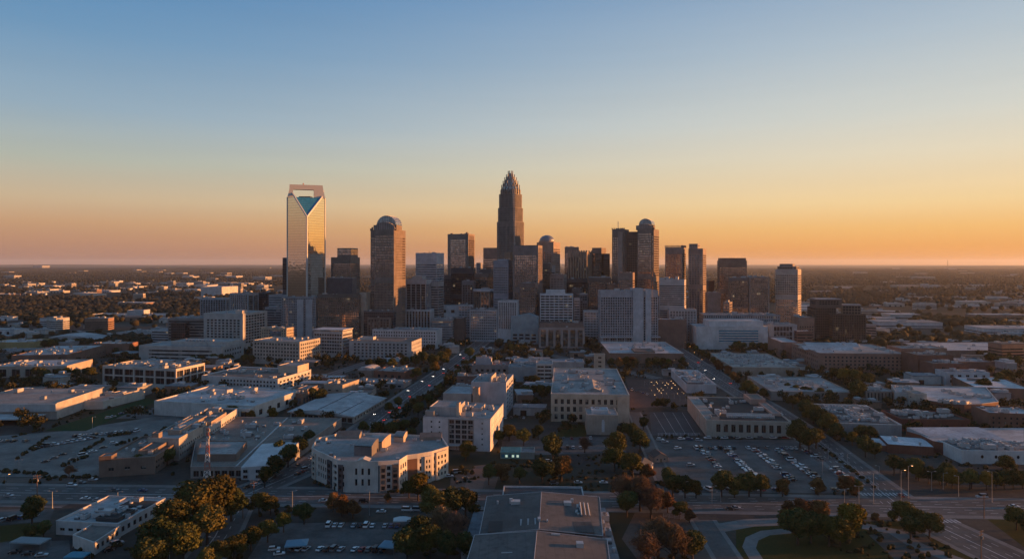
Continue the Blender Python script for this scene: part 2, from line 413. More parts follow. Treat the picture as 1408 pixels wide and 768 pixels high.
def tier(b, pts, z0, z1, fs, wall, roof, glass, frame=M_FRAME, parapet=.9, pcol=None, ac=0, indiv=0, wname='wall', fallback_glaz=True, sp=None, roofname='roof'):
    """one storey block of a building: wall with real openings, glazing, parapet, roof"""
    root = b.root; o = b.org
    L = [(p[0] - o.x, p[1] - o.y) for p in pts]
    mb = MB(); k = len(L); panes = []; front = []
    for i in range(k):
        f = fs[i] if isinstance(fs, (list, tuple)) else fs
        pn = []
        md = ((Vector(pts[i]) + Vector(pts[(i + 1) % k])) / 2); uu = (Vector(pts[(i + 1) % k]) - Vector(pts[i])).normalized()
        if not isinstance(fs, (list, tuple)) and uu.y * -md.x + uu.x * md.y < -.25 * md.length: f = PLAIN      # the side turned away
        facade(mb, pn, L[i], L[(i + 1) % k], z0, z1, f)
        mid = ((Vector(pts[i]) + Vector(pts[(i + 1) % k])) / 2); u = Vector(pts[(i + 1) % k]) - Vector(pts[i]); n = Vector((u.y, -u.x))
        seen = n.dot(-mid) > 0
        (front if seen else panes).extend(pn)
    wm = wallmat(wall)
    wo = mb.build(wname, [wm, wallmat(sp) if sp else wm], root)
    ind = front[:indiv] if len(front) > indiv else front[:indiv]
    rest = front[len(ind):] + panes
    for x, y, z, w_, h_, ang in ind:
        q = bpy.data.objects.new('window', winmesh(glass, frame, w_ > 1.3)); COL.objects.link(q)
        q.parent = root; q.location = (x, y, z); q.rotation_euler = (0, 0, ang); q.scale = (w_, 1, h_)
    if rest:
        gm = MB()
        for x, y, z, w_, h_, ang in rest:
            c, s = math.cos(ang) * w_ / 2, math.sin(ang) * w_ / 2
            gm.face([(x - c, y - s, z), (x + c, y + s, z), (x + c, y + s, z + h_), (x - c, y - s, z + h_)])
        struct(gm.build('glazing', GL[glass], root), 'stuff')
    # parapet and roof
    zr = z1 - parapet if parapet > .05 else z1
    IN = inset(L, .4) if parapet > .05 else L
    if parapet > .05:
        pm = MB(); OUT = inset(L, -.08)
        for i in range(k):
            j = (i + 1) % k
            pm.face([(*OUT[i], z1 + .01), (*OUT[j], z1 + .01), (*IN[j], z1 + .01), (*IN[i], z1 + .01)])
            pm.face([(*IN[j], z1 + .01), (*IN[j], zr), (*IN[i], zr), (*IN[i], z1 + .01)])
            pm.face([(*OUT[i], z1 - .35), (*OUT[j], z1 - .35), (*OUT[j], z1 + .01), (*OUT[i], z1 + .01)])
        pm.build('parapet', wallmat(pcol or mul(wall, 1.1)), root)
    rm = MB(); rm.face([(*p, zr) for p in IN]); ro = rm.build(roofname, roof if not isinstance(roof, tuple) else roofmat(roof), root)
    if ac and k >= 4:
        ms = ac_meshes(); A, B, C, D = (Vector(IN[i]) for i in (0, 1, 2, 3))
        for q in range(int(ac * 2.2)):
            s, t = rnd.uniform(.08, .92), rnd.uniform(.1, .9)
            p = A * (1 - s) * (1 - t) + B * s * (1 - t) + C * s * t + D * (1 - s) * t
            a_ = bpy.data.objects.new('air_unit', ms[rnd.choice((0, 0, 1, 2, 2, 3))]); COL.objects.link(a_); a_.parent = ro
            a_.location = (p.x, p.y, zr); sc = rnd.uniform(.8, 1.5); a_.scale = (sc, sc, sc)
            a_.rotation_euler = (0, 0, math.atan2((B - A).y, (B - A).x) + rnd.choice((0, math.pi / 2)))
        for q in range(min(3, ac // 5)):      # pipe runs and cable trays
            s, t = rnd.uniform(.1, .6), rnd.uniform(.15, .85); L2 = rnd.uniform(.15, .35)
            p = A * (1 - s) * (1 - t) + B * s * (1 - t) + C * s * t + D * (1 - s) * t
            e = p + ((B - A) if q % 2 else (D - A)) * L2 * .8
            if q == 1: e = p + (B - A) * L2
            dm_ = MB(); dm_.bar((p.x, p.y, zr + .45), (e.x, e.y, zr + .45), rnd.uniform(.2, .4), 0, 6); dm_.build('roof_duct', M_AC, ro)
    b.roof = ro; b.zr = zr
    return wo

def start(name, label, pts, short=None, cat='building'):
    c = Vector((sum(p[0] for p in pts) / len(pts), sum(p[1] for p in pts) / len(pts), 0))
    b = Bl(); b.root = empty(name, c, label, cat); b.org = c; b.pts = pts; b.short = short
    FOOT.append([Vector(p) for p in pts]); BLD[short or label] = b
    return b
def sub(pts, x0, x1, y0, y1):
    A, B, C, D = (Vector(p) for p in pts[:4])
    f = lambda s, t: tuple(A * (1 - s) * (1 - t) + B * s * (1 - t) + C * s * t + D * (1 - s) * t)
    return [f(x0, y0), f(x1, y0), f(x1, y1), f(x0, y1)]
def box(short, label, xl, xr, y=None, d=None, yt=None, h=None, dep=30, rot=-6, f=PLAIN, wall=GREY, roof=R_GREY, glass='dark', name='office_building',
        parapet=.9, pcol=None, ac=4, indiv=0, frame=M_FRAME, sp=None, cat='building'):
    d0 = d or CAM_H * F / (y - HOR)
    pts = rectpts(xl, xr, d0, dep, rot)
    dm = (pts[0][1] + pts[1][1]) / 2
    b = start(name, label, pts, short, cat); b.h = h or hgt(yt, dm); b.wall = wall; b.d = dm
    tier(b, pts, 0, b.h, f, wall, roof, glass, frame, parapet, pcol, ac, indiv, sp=sp)
    return b
def more(b, x0, x1, y0, y1, z1, f=PLAIN, z0=None, wall=None, roof=R_GREY, glass='dark', parapet=.5, ac=0, wname='penthouse', pcol=None, sp=None):
    tier(b, sub(b.pts, x0, x1, y0, y1), b.h - 1.0 if z0 is None else z0, z1, f, wall or b.wall, roof, glass, parapet=parapet, ac=ac, wname=wname, pcol=pcol, sp=sp, roofname='penthouse_roof')
def part(b, mb, name, mats, kind=None):
    o = mb.build(name, mats, b.root)
    if kind: o['kind'] = kind
    return o
def loc(b, p): return (p[0] - b.org.x, p[1] - b.org.y)
def lsub(b, *a): return [loc(b, p) for p in sub(b.pts, *a)]
# ------------------------------------------------------------------ the skyline
GRID = Fc(3.2, 3.8, .76, .62, 6, 3, .35, 1.0)
GRIDW = Fc(4.6, 3.9, .80, .58, 6, 2.5, .5, 1.2)
FINS = Fc(4.4, 3.9, .70, .74, 5, 3, .4, 1.0, fin=.7)
FINE = Fc(2.6, 3.8, .62, .70, 6, 4, .3, 1.0, fin=.35)
BANDS = Fc(nx=1, fl=3.9, fw=.985, fh=.46, base=5, top=3, rec=.3, edge=.4)
CURT = Fc(3.0, 3.9, .93, .82, 5, 2, .12, .3, sill=.1)

# notched glass tower
def notched_tower():
    d0 = 1040.0; th = R(26.5); s = 40.0
    N = at(422, d0).xy; l = Vector((-math.cos(th), math.sin(th))); r = Vector((math.sin(th), math.cos(th)))
    L, Rr = N + l * s, N + r * s; B = N + (l + r) * s
    b = start('glass_tower', 'tallest mirror glass tower at left with a notched top and an open handle', [tuple(N), tuple(Rr), tuple(B), tuple(L)], 'the notched glass tower', 'skyscraper')
    n, l0, r0, b0 = (Vector(loc(b, p)) for p in (N, L, Rr, B))
    za, zs = 190.0, 221.0
    P1, P2 = n + l * 24.5, n + r * 31.5
    v = lambda p, z: (p.x, p.y, z)
    mb = MB()
    mb.face([v(l0, 0), v(n, 0), v(n, za), v(P1, zs), v(l0, zs)]); mb.face([v(n, 0), v(r0, 0), v(r0, zs), v(P2, zs), v(n, za)])
    mb.face([v(r0, 0), v(b0, 0), v(b0, zs), v(r0, zs)]); mb.face([v(b0, 0), v(l0, 0), v(l0, zs), v(b0, zs)])
    part(b, mb, 'curtain_wall', GL_MIRROR)
    mb = MB(); mb.face([v(n, za), v(P2, zs), v(P1, zs)]); part(b, mb, 'sloped_notch_glass', GL_TEAL)
    mb = MB(); mb.face([v(P1, zs - .01), v(P2, zs - .01), v(r0, zs - .01), v(b0, zs - .01), v(l0, zs - .01)]); part(b, mb, 'roof', roofmat(R_DARK))
    trim = plainmat('pale_metal_trim', (.50, .51, .50), .5, .1)
    nup = (b0 - n).normalized() * 9
    mb = MB()
    def beam(a, c, wd, z0, z1):
        mb.bar((a.x, a.y, z0), (c.x, c.y, z1), wd, 0, 6)
    beam(n, n, 1.5, 0, za)
    beam(n, P1, 1.5, za, zs); beam(P1, l0 + (P1 - l0) * .4 + nup, 1.5, zs, 233); beam(n, P2, 1.5, za, zs); beam(P2, r0 + (P2 - r0) * .4 + nup, 1.5, zs, 233); beam(l0, l0, 1.0, 0, zs); beam(r0, r0, 1.0, 0, zs)
    part(b, mb, 'edge_trim', trim)
    # handle: a thick portal standing along the left-right diagonal
    dg = (r0 - l0); W = dg.length; u = dg / W; nrm = Vector((-u.y, u.x)); zt = 241.0; T = 5.0
    c0 = l0 + nrm * 1.0
    def slab(m, s0, s1, s0t, s1t, z0, z1):
        pts = []
        for q in (-T, T):
            for (a_, z) in ((s0, z0), (s1, z0), (s1t, z1), (s0t, z1)):
                p = c0 + u * a_ + nrm * q; pts.append((p.x, p.y, z))
        i = len(m.v); m.v.extend(pts)
        for f in ((0, 1, 2, 3), (7, 6, 5, 4), (0, 4, 5, 1), (1, 5, 6, 2), (2, 6, 7, 3), (3, 7, 4, 0)):
            m.f.append(tuple(i + x for x in f)); m.m.append(0)
    mb = MB()
    slab(mb, 0, W * .15, W * .055, W * .15, zs, 233.5); slab(mb, W * .70, W, W * .70, W * .95, zs, 233.5)
    slab(mb, W * .055, W * .95, W * .06, W * .93, 233.5, zt)
    part(b, mb, 'crown_handle', trim)
    mb = MB(); mb.box(-10, 8, -6, 6, zs, zs + 2.0); part(b, mb, 'plant_room', wallmat(DGREY))
    mb = MB(); p = c0 + u * W * .42; mb.bar((p.x, p.y, zt), (p.x, p.y, zt + 3), .9); part(b, mb, 'roof_crane', plainmat('red_paint', (.3, .05, .03), .5))
notched_tower()

def vault(b, cx, cy, u, hw, dep, z0, rise, name, mat, n=14):
    """a barrel vault whose arched end faces along -v"""
    u = Vector(u).normalized(); v = Vector((-u.y, u.x)); mb = MB(); ring = []
    for i in range(n + 1):
        a = math.pi * i / n; ring.append((-math.cos(a) * hw, math.sin(a) * rise))
    P = lambda s, q, z: (cx + u.x * s + v.x * q, cy + u.y * s + v.y * q, z)
    for (s0, h0), (s1, h1) in zip(ring, ring[1:]):
        mb.face([P(s0, 0, z0 + h0), P(s1, 0, z0 + h1), P(s1, dep, z0 + h1), P(s0, dep, z0 + h0)][::-1])
    mb.face([P(s, 0, z0 + h) for s, h in ring][::-1]); mb.face([P(s, dep, z0 + h) for s, h in ring])
    # ribs
    for (s0, h0) in ring[1:-1]:
        mb.bar(P(s0 * 1.01, -.1, z0 + h0 * 1.01), P(s0 * 1.01, dep + .1, z0 + h0 * 1.01), .25, 1, 4)
        mb.bar(P(s0, -.15, z0), P(s0, -.15, z0 + h0), .2, 1, 4)
    return part(b, mb, name, [mat, plainmat('vault_rib', (.4, .4, .42), .4, .5)])

def domed_slab(xl, xr, d, ysh, yarch, ytop, cxl, cxr, rot, label, short, wall=BROWN, antenna=False):
    b = box(short, label, xl, xr, d=d, yt=ysh, dep=34, rot=rot, f=Fc(3.0, 3.9, .68, .66, 8, 3, .5, .8), wall=wall, roof=R_DARK, glass='bronze', name='vaulted_tower', ac=0, cat='skyscraper')
    A, B = Vector(b.pts[0]), Vector(b.pts[1]); u = (B - A).normalized(); v = Vector((-u.y, u.x)); W = (B - A).length
    kx = lambda px: ((px - 704) / F * A.y - A.x) / (u.x - (px - 704) / F * u.y)
    s0, s1 = kx(cxl), kx(cxr); za = hgt(yarch, d); zt = hgt(ytop, d); hw = (s1 - s0) / 2 * 1.12
    # the projecting centre bay with its arched head
    bay = [A + u * (s0 - 2) - v * 2.2, A + u * (s1 + 2) - v * 2.2, A + u * (s1 + 2) + v * 24, A + u * (s0 - 2) + v * 24]
    tier(b, [tuple(p) for p in bay], 0, za - hw * .55, [Fc(2.4, 3.9, .74, .70, 8, .5, .35, 1.0, fin=.4), PLAIN, PLAIN, PLAIN], mul(wall, 1.25), R_DARK, 'bronze', parapet=0, wname='centre_bay', roofname='bay_roof')
    c = Vector(loc(b, A + u * (s0 + s1) / 2 - v * 2.1))
    vault(b, c.x, c.y, u, hw + 1.9, 6, za - hw * .55, hw * .7, 'arched_head', wallmat(mul(wall, 1.25)))
    c2 = Vector(loc(b, A + u * (s0 + s1) / 2 + v * 3.8))
    mb = MB(); mb.obox((c2.x + v.x * 10, c2.y + v.y * 10), u, hw - .2, 10, b.h - 1.2, zt - hw * .92); part(b, mb, 'vault_base', wallmat(wall))
    vault(b, c2.x, c2.y, u, hw, 20, zt - hw * .92, hw * .92, 'glass_vault', GL_BLUE)
    # turret posts at the shoulders
    tm = wallmat(mul(wall, .9))
    for s in (0, .06, .94, 1.0):
        p = Vector(loc(b, A + u * W * s)); mb = MB(); mb.obox((p.x + v.x, p.y + v.y), u, .9, .9, b.h - 1, b.h + (2.4 if s in (0, 1) else 4.5)); part(b, mb, 'shoulder_turret', tm)
    for s in (s0 - 3.2, s1 + 3.2):
        p = Vector(loc(b, A + u * s)); mb = MB(); mb.obox((p.x + v.x * 5, p.y + v.y * 5), u, 1.6, 5, b.h - 1, za - hw * .1); part(b, mb, 'shoulder_turret', tm)
    return b, u, v, A, kx
domed_slab(509.5, 543, 1010, 316, 308, 296.5, 517.5, 541, -18, 'brown stone tower with a ribbed glass barrel vault, alone right of the notched tower', 'the lone vaulted tower')
tb, tu, tv, tA, tk = domed_slab(878.5, 899, 1110, 315, 309, 300.5, 878.5, 894.5, -26, 'taller vaulted half of the twin stone towers behind the wide pale hotel', 'the vaulted twin tower')
b = box('the antenna twin tower', 'left half of the twin stone towers, flat topped with a thin antenna', 841.5, 858, d=1112, yt=315, dep=28, rot=-26, f=[Fc(3, 3.9, .62, .6, 8, 5, .5, 1), FINE, PLAIN, PLAIN], wall=BROWN, roof=R_DARK, glass='bronze', ac=3, cat='skyscraper', name='stone_tower')
tier(b, rectpts(861.2, 878, 1116, 26, -14), 0, hgt(318.5, 1116), Fc(3, 3.9, .66, .64, 8, 3, .6, 1), DBRICK, R_DARK, 'black', wname='link_block', roofname='link_roof')
tier(b, sub(b.pts, .52, .9, -.09, -.005), 0, hgt(319, 1112), PLAIN, PINK, R_DARK, 'bronze', wname='stair_tower', roofname='stair_tower_roof', parapet=.3)
mb = MB()
for s in range(7):
    p = Vector(lsub(b, s / 6, s / 6, .03, .03)[0]); mb = MB(); mb.obox(p, (1, 0), .7, .7, b.h - .5, b.h + 2.2); part(b, mb, 'battlement', wallmat(DBRICK))
p = Vector(lsub(b, .38, .38, .3, .3)[0]); mb = MB(); mb.bar((*p, b.h - 1), (*p, b.h + 13), .45); part(b, mb, 'antenna', M_STEEL)

# the tallest, spired tower
def spired():
    d = 1128; rot = -32
    base = rectpts(682.3, 708, d, 31, rot); Z = lambda y: hgt(y, d)
    b = start('spired_tower', 'tallest tower at the centre with stepped shoulders and a spiked crown', base, 'the spired tower', 'skyscraper')
    A, B, C, D = (Vector(p) for p in base); u = (B - A).normalized(); v = Vector((-u.y, u.x)); c = (A + C) / 2
    W, Dp = (B - A).length, (D - A).length
    f = Fc(2.6, 3.9, .56, .74, 8, .6, .5, .4, fin=.8)
    wall = (.25, .225, .21)
    def cham(k, cut):
        hw, hd = W / 2 * k, Dp / 2 * k
        q = []
        for sx, sy in ((-1, -1), (1, -1), (1, 1), (-1, 1)):
            for t in ((0, 1) if sx * sy > 0 else (1, 0)):
                x, y = (hw - (cut if t else 0)) * sx, (hd - (0 if t else cut)) * sy
                q.append(tuple(c + u * x + v * y))
        return q
    z = 0
    for k, cut, z1 in ((1.0, 2.0, Z(305)), (.93, 2.2, Z(286)), (.86, 2.4, Z(267)), (.78, 3.0, Z(261))):
        tier(b, cham(k, cut), z, z1, dict(f, base=8 if z == 0 else 1.2), wall, R_DARK, 'grey', parapet=0, wname='shaft'); z = z1 - 1
    # crown: rings of tapering fins round shrinking drums
    drum = MB(); fins = MB(); cl = Vector(loc(b, c))
    for k, z0, z1, nf, up in ((.78, Z(262), Z(257), 16, 3.5), (.65, Z(257), Z(252), 14, 4), (.51, Z(252), Z(247), 12, 4), (.37, Z(247), Z(243), 10, 4), (.21, Z(243), Z(238), 8, 4)):
        r_ = W / 2 * k
        drum.cyl(cl, r_ * 1.0, r_ * .97, z0, z1, 20)
        for i in range(nf):
            a = 2 * math.pi * (i + .5) / nf; p = cl + Vector((math.cos(a), math.sin(a))) * r_ * 1.06
            fins.obox(p, (math.cos(a), math.sin(a)), .6, .5, z0 - 3, z1 + up)
    for i in range(20):
        a = 2 * math.pi * i / 20; p = cl + Vector((math.cos(a), math.sin(a))) * W * .43
        fins.obox(p, (math.cos(a), math.sin(a)), .6, .5, Z(268), Z(260))
    part(b, drum, 'crown_drum', GL_GREY); part(b, fins, 'crown_spikes', plainmat('aluminium_fins', (.26, .235, .22), .5, .2))
spired()

# left cluster
box('the dark sliver tower', 'narrow dark tower squeezed against the left edge of the notched glass tower', 388.5, 396, d=1130, yt=354, dep=26, f=CURT, wall=DGREY, glass='black', ac=0)
b = box('the stepped brown tower', 'stepped brown tower with a gold lit side just right of the notched glass tower', 455, 482, d=1190, yt=353.5, dep=34, rot=-15, f=GRID, wall=BROWN, roof=R_DARK, glass='bronze', ac=2, cat='skyscraper')
more(b, .30, .99, .05, .8, hgt(341, 1190), CURT, glass='bronze', wname='upper_block', wall=BROWN)
box('the windowless dark block', 'windowless dark slab with a pale top rim below the stepped brown tower', 449, 484, d=1085, yt=381.5, dep=22, f=PLAIN, wall=(0.122, 0.122, 0.140), roof=R_GREY, pcol=(.45, .46, .48), ac=2)
b = box('the dark glass hotel', 'wide dark grid hotel with a tan end slab below the windowless dark block', 436.5, 494, d=1000, yt=404.5, dep=24, f=Fc(3.2, 3.6, .80, .70, 5, 1.5, .3, .6), wall=(0.146, 0.128, 0.116), roof=R_DARK, glass='bronze', ac=3)
tier(b, rectpts(494.5, 503.5, 1000, 26, -14), 0, hgt(402, 1000), PLAIN, (.42, .36, .30), R_GREY, 'dark', wname='end_slab', roofname='slab_roof')
b = box('the paired pale slabs', 'grey office block with two pale vertical slabs at the foot of the notched glass tower', 387, 434.5, d=1005, yt=408.5, dep=26, f=Fc(2.6, 3.7, .66, .66, 5, 1.5, .3, .5), wall=(0.268, 0.281, 0.305), roof=R_GREY, glass='grey', ac=3)
for x0, x1 in ((.46, .64), (.72, .90)): tier(b, sub(b.pts, x0, x1, -.06, .3), 0, b.h - 3, PLAIN, (.40, .41, .44), R_GREY, 'dark', wname='pale_slab', parapet=.4, roofname='slab_roof')
box('the banded grey office', 'grey office with pale window bands left of the paired pale slabs', 369.5, 407, d=1130, yt=405, dep=30, f=BANDS, wall=(0.360, 0.380, 0.410), glass='blue', ac=2)
box('the grey pilaster office', 'grey office with many slim pilasters far left of the notched glass tower', 275, 311, d=1180, yt=410, dep=30, f=FINS, wall=(0.330, 0.340, 0.370), glass='dark', ac=3, pcol=(.45, .46, .48))
b = box('the gold framed block', 'dark block whose sunlit end is framed in gold, right of the grey pilaster office', 316, 341, d=1120, yt=403, dep=24, rot=-22, f=[FINS, Fc(nx=2, fl=3.9, fw=.86, fh=.96, base=3, top=3, rec=.5, edge=.8, sill=0), PLAIN, FINS], wall=(0.360, 0.360, 0.380), roof=R_DARK, glass='bronze', ac=2)
box('the dark cube', 'plain dark cube behind the gold framed block', 353, 368, d=1150, yt=402, dep=30, f=CURT, wall=DGREY, glass='black', ac=1)
box('the low tiered block', 'low grey tiered block under the banded grey office', 364, 388, d=1035, yt=422, dep=26, f=BANDS, wall=(0.268, 0.281, 0.305), glass='dark', ac=3)

# centre
b = box('the white topped office', 'pale banded office with a white blank top and a lit right side', 571.5, 600, d=1105, yt=347.5, dep=28, rot=-20, f=Fc(nx=1, fl=3.8, fw=.985, fh=.5, base=5, top=10, rec=.3, edge=.3), wall=(0.500, 0.500, 0.530), glass='blue', ac=2, cat='skyscraper')
p = Vector(lsub(b, .55, .55, .3, .3)[0]); mb = MB(); mb.bar((*p, b.h - 1), (*p, b.h + 3.5), .35); part(b, mb, 'antenna', M_STEEL)
box('the lit side block', 'low block with an orange lit end against the white topped office', 592, 602.5, d=1075, yt=387, dep=24, rot=-16, f=BANDS, wall=(0.380, 0.360, 0.360), glass='dark', ac=0)
b = box('the brown monolith', 'tall flat brown tower with gold columns down its right edge', 615.5, 644, d=1210, yt=321.5, dep=28, rot=-20, f=[Fc(3, 3.9, .80, .80, 6, 2, .15, 5.5, sill=.1), FINS, PLAIN, FINS], wall=(0.249, 0.205, 0.183), roof=R_DARK, glass='bronze', ac=4, cat='skyscraper')
more(b, .85, .93, .1, .2, b.h + 3); more(b, .1, .2, .1, .2, b.h + 1.5)
b = box('the finned office with roof drum', 'dark office with white fins and a lit roof hut below the white topped office', 558, 586, d=1062, yt=384, dep=26, rot=-14, f=Fc(nx=4, fl=3.9, fw=.86, fh=.86, base=4, top=4, rec=.5, edge=.9, fin=.8), wall=(0.420, 0.420, 0.440), glass='black', ac=2)
more(b, .25, .75, .2, .8, b.h + 4.5, wall=(0.450, 0.440, 0.430))
box('the dark stepped block', 'dark glass block in front of the brown monolith', 620, 650, d=1150, yt=368, dep=30, f=CURT, wall=DGREY, glass='black', ac=3)
box('the dark finned slab', 'dark slab with slim pale fins in front of the dark glass block', 635, 651, d=1118, yt=386, dep=24, f=FINS, wall=(0.207, 0.207, 0.220), glass='black', ac=1)
box('the mid grey stub', 'stubby dark block left of the dark glass block', 603, 621, d=1170, yt=378, dep=26, f=GRID, wall=(0.146, 0.146, 0.159), glass='dark', ac=1)
box('the dark capped tower', 'grey tower with a dark cap just left of the spired tower', 664.5, 690, d=1260, yt=340.5, dep=30, f=Fc(nx=1, fl=3.9, fw=.985, fh=.5, base=5, top=12, rec=.3), wall=(0.244, 0.220, 0.207), glass='bronze', ac=0, pcol=(.08, .08, .08))
box('the distant blue sliver', 'thin distant tower seen between the brown monolith and the dark capped tower', 655, 661, d=1420, yt=361, dep=24, f=GRID, wall=(0.244, 0.244, 0.268), glass='blue', ac=0)
box('the lit corner block', 'dark block with a glowing right corner below the dark capped tower', 660, 676, d=1190, yt=370, dep=26, rot=-24, f=GRID, wall=(0.159, 0.146, 0.146), glass='bronze', ac=1)
# octagonal tower
oc = at(667.5, 1100).xy; rr = 19.3
b = start('octagonal_building', 'low eight sided tower with bronze glass and a pale overhanging roof', [tuple(oc + Vector((math.cos(R(22.5 + 45 * i)), math.sin(R(22.5 + 45 * i)))) * rr) for i in range(8)], 'the eight sided tower')
b.h = hgt(398, 1085); tier(b, b.pts, 0, b.h - 3, Fc(4.5, 3.9, .8, .9, 5, 1, .5, .8, sill=.05, fin=.4), (.22, .19, .17), R_GREY, 'bronze', parapet=0)
mb = MB(); mb.prism([loc(b, p) for p in inset(b.pts, -1.2)], b.h - 3, b.h); part(b, mb, 'roof_slab', wallmat((.5, .5, .52)))
mb = MB(); mb.cyl((0, 0), 7, 7, b.h, b.h + 2.5, 16); part(b, mb, 'plant_room', M_AC)
b = box('the blue capped tower', 'blue grey grid tower with a pale blue cap at the foot of the spired tower', 678.5, 699, d=1080, yt=357.5, dep=26, rot=-16, f=GRID, wall=(0.268, 0.293, 0.342), glass='blue', ac=0, cat='skyscraper')
more(b, .25, .85, .1, .9, b.h + 1.5, CURT, z0=b.h - 7, wall=(0.350, 0.450, 0.550), glass='blue', wname='roof_cap')
box('the gold striped tower', 'narrow tower with gold vertical stripes between the spired tower and the flat brown tower', 693.5, 702, d=1096, yt=346.5, dep=26, rot=-20, f=Fc(3, 3.9, .6, .9, 5, 2, .6, .6, sill=.05, fin=.7), wall=(0.340, 0.260, 0.200), glass='bronze', ac=0)
box('the flat brown tower', 'flat topped plum brown tower right of the spired tower', 705.3, 740, d=1070, yt=337, dep=26, rot=-18, f=[Fc(3.2, 3.9, .78, .74, 8, 8, .2, 2.5), FINE, PLAIN, FINE], wall=(0.242, 0.205, 0.198), roof=R_DARK, glass='bronze', ac=0, pcol=(.12, .10, .09), cat='skyscraper')
# domed tower
b = box('the domed tower', 'stone tower with a round grey dome behind the flat brown tower', 738, 761, d=1165, yt=333, dep=30, rot=-26, f=[Fc(2.8, 3.9, .5, .62, 8, 8, .4, 4), GRID, PLAIN, GRID], wall=PINK, roof=R_DARK, glass='bronze', ac=3, cat='skyscraper')
mb = MB(); c = Vector(lsub(b, .44, .44, .42, .42)[0]); rD = 13.0; z0 = b.h - 1
mb.cyl(c, rD + 1, rD + 1, z0, z0 + 3.4, 24)
for i in range(8):
    a0, a1 = math.pi / 2 * i / 8, math.pi / 2 * (i + 1) / 8
    mb.cyl(c, rD * math.cos(a0), max(.05, rD * math.cos(a1)), z0 + 3.4 + 10.2 * math.sin(a0), z0 + 3.4 + 10.2 * math.sin(a1), 24, 1, cap=(i == 7))
part(b, mb, 'dome', [wallmat(PINK), plainmat('lead_dome', (.20, .22, .25), .45, .5)])
box('the bronze block under the dome', 'bronze glass block in front of the domed tower', 745, 757, d=1120, yt=362, dep=24, rot=-14, f=CURT, wall=BROWN, glass='bronze', ac=1)
box('the pale sliver', 'pale narrow slab beside the bronze glass block', 757.5, 763, d=1128, yt=364.5, dep=20, f=BANDS, wall=(0.360, 0.350, 0.350), glass='dark', ac=0)
box('the far grey tower', 'grey stone tower with a roof mast behind the gold finned tower', 776.5, 796, d=1260, yt=339.5, dep=28, f=GRID, wall=(0.232, 0.201, 0.183), glass='bronze', ac=3)
b = box('the gold finned tower', 'tower with tall gold fins right of the domed tower', 781, 807, d=1215, yt=346, dep=28, rot=-28, f=Fc(5, 3.9, .52, .9, 30, 2, .8, 1, sill=.05, fin=1.2), wall=(0.360, 0.290, 0.230), roof=R_DARK, glass='bronze', ac=0)
mb = MB()
for i in range(8):
    for yy in (.04, .96):
        p = Vector(lsub(b, .04 + .13 * i, .04 + .13 * i, yy, yy)[0]); mb.obox(p, (1, 0), .9, .9, b.h - 1, b.h + 2.6)
part(b, mb, 'roof_finials', wallmat((.36, .29, .23)))
box('the dark brown twin slab', 'dark brown tower between the gold finned tower and the twin stone towers', 814, 827, d=1215, yt=340.5, dep=26, rot=-26, f=CURT, wall=BROWN, glass='bronze', ac=0)
box('the lower dark slab', 'lower dark slab against the right side of the dark brown tower', 830, 838.5, d=1205, yt=348.5, dep=24, f=CURT, wall=DGREY, glass='black', ac=0)
box('the dark office', 'dark glass office below the gold finned tower', 778.5, 808, d=1140, yt=383, dep=30, f=CURT, wall=(0.110, 0.098, 0.098), glass='black', ac=3)
box('the white rimmed dark office', 'dark brown office with a white roof rim left of the wide pale hotel', 809, 840, d=1090, yt=381, dep=26, f=FINE, wall=(0.146, 0.116, 0.104), glass='bronze', roof=R_GREY, pcol=(.5, .5, .52), ac=3)
box('the tiny white topped block', 'small dark block with a white top between the dark office and the white grid office', 797, 808, d=1070, yt=404, dep=20, f=GRID, wall=(0.171, 0.171, 0.183), glass='dark', pcol=(.5, .5, .5), ac=1)
box('the brown block with lit edge', 'brown banded block with one glowing edge in front of the twin stone towers', 851.5, 870, d=1050, yt=374.5, dep=22, rot=-18, f=BANDS, wall=(0.232, 0.183, 0.165), glass='bronze', ac=2)

# right of centre
b = box('the white banded tower', 'pale tower with many thin white bands right of the wide pale hotel', 906.5, 941, d=1020, yt=384, dep=24, rot=-20, f=Fc(nx=1, fl=3.1, fw=.985, fh=.46, base=4, top=2, rec=.25, edge=.3), wall=(0.450, 0.430, 0.430), glass='dark', ac=2)
more(b, .22, .36, .2, .6, b.h + 3.5); more(b, .62, .74, .2, .6, b.h + 4)
b = box('the fluted crown tower', 'tall tower with a toothed roof rim behind the white banded tower', 914.5, 938, d=1185, yt=340, dep=30, rot=-27, f=[FINE, GRID, PLAIN, FINE], wall=(0.293, 0.256, 0.242), glass='bronze', ac=0, cat='skyscraper')
mb = MB()
for i in range(15):
    for (sx, sy) in ((i / 14, .02), (.98, i / 14)):
        p = Vector(lsub(b, sx, sx, sy, sy)[0]); mb.obox(p, (1, 0), .55, .55, b.h - .5, b.h + 3.6)
part(b, mb, 'roof_teeth', wallmat((.26, .21, .18)))
b = box('the ridged grey tower', 'grey ridged tower with a tall roof block right of the toothed tower', 946.5, 966.5, d=1165, yt=341.5, dep=28, rot=-27, f=[FINS, GRID, PLAIN, FINS], wall=(0.281, 0.232, 0.213), glass='grey', ac=0, cat='skyscraper')
more(b, .02, .62, .1, .8, hgt(335, 1165), FINS, wall=(0.300, 0.270, 0.260), wname='roof_block')
b = box('the dark banded tower', 'dark bronze tower with a flat cap and roof masts behind the two joined blocks', 989, 1027, d=1215, yt=358, dep=30, rot=-10, f=Fc(3.2, 3.9, .86, .7, 6, 4, .2, .6), wall=(0.176, 0.159, 0.146), glass='bronze', ac=3, cat='skyscraper')
more(b, .03, .97, .03, .97, hgt(354.5, 1215), z0=b.h - 1, wall=(0.195, 0.159, 0.134), wname='cap')
mb = MB()
for s in (.4, .6, .72):
    p = Vector(lsub(b, s, s, .4, .4)[0]); mb.bar((*p, b.h), (*p, b.h + 9), .35)
part(b, mb, 'roof_mast', M_STEEL)
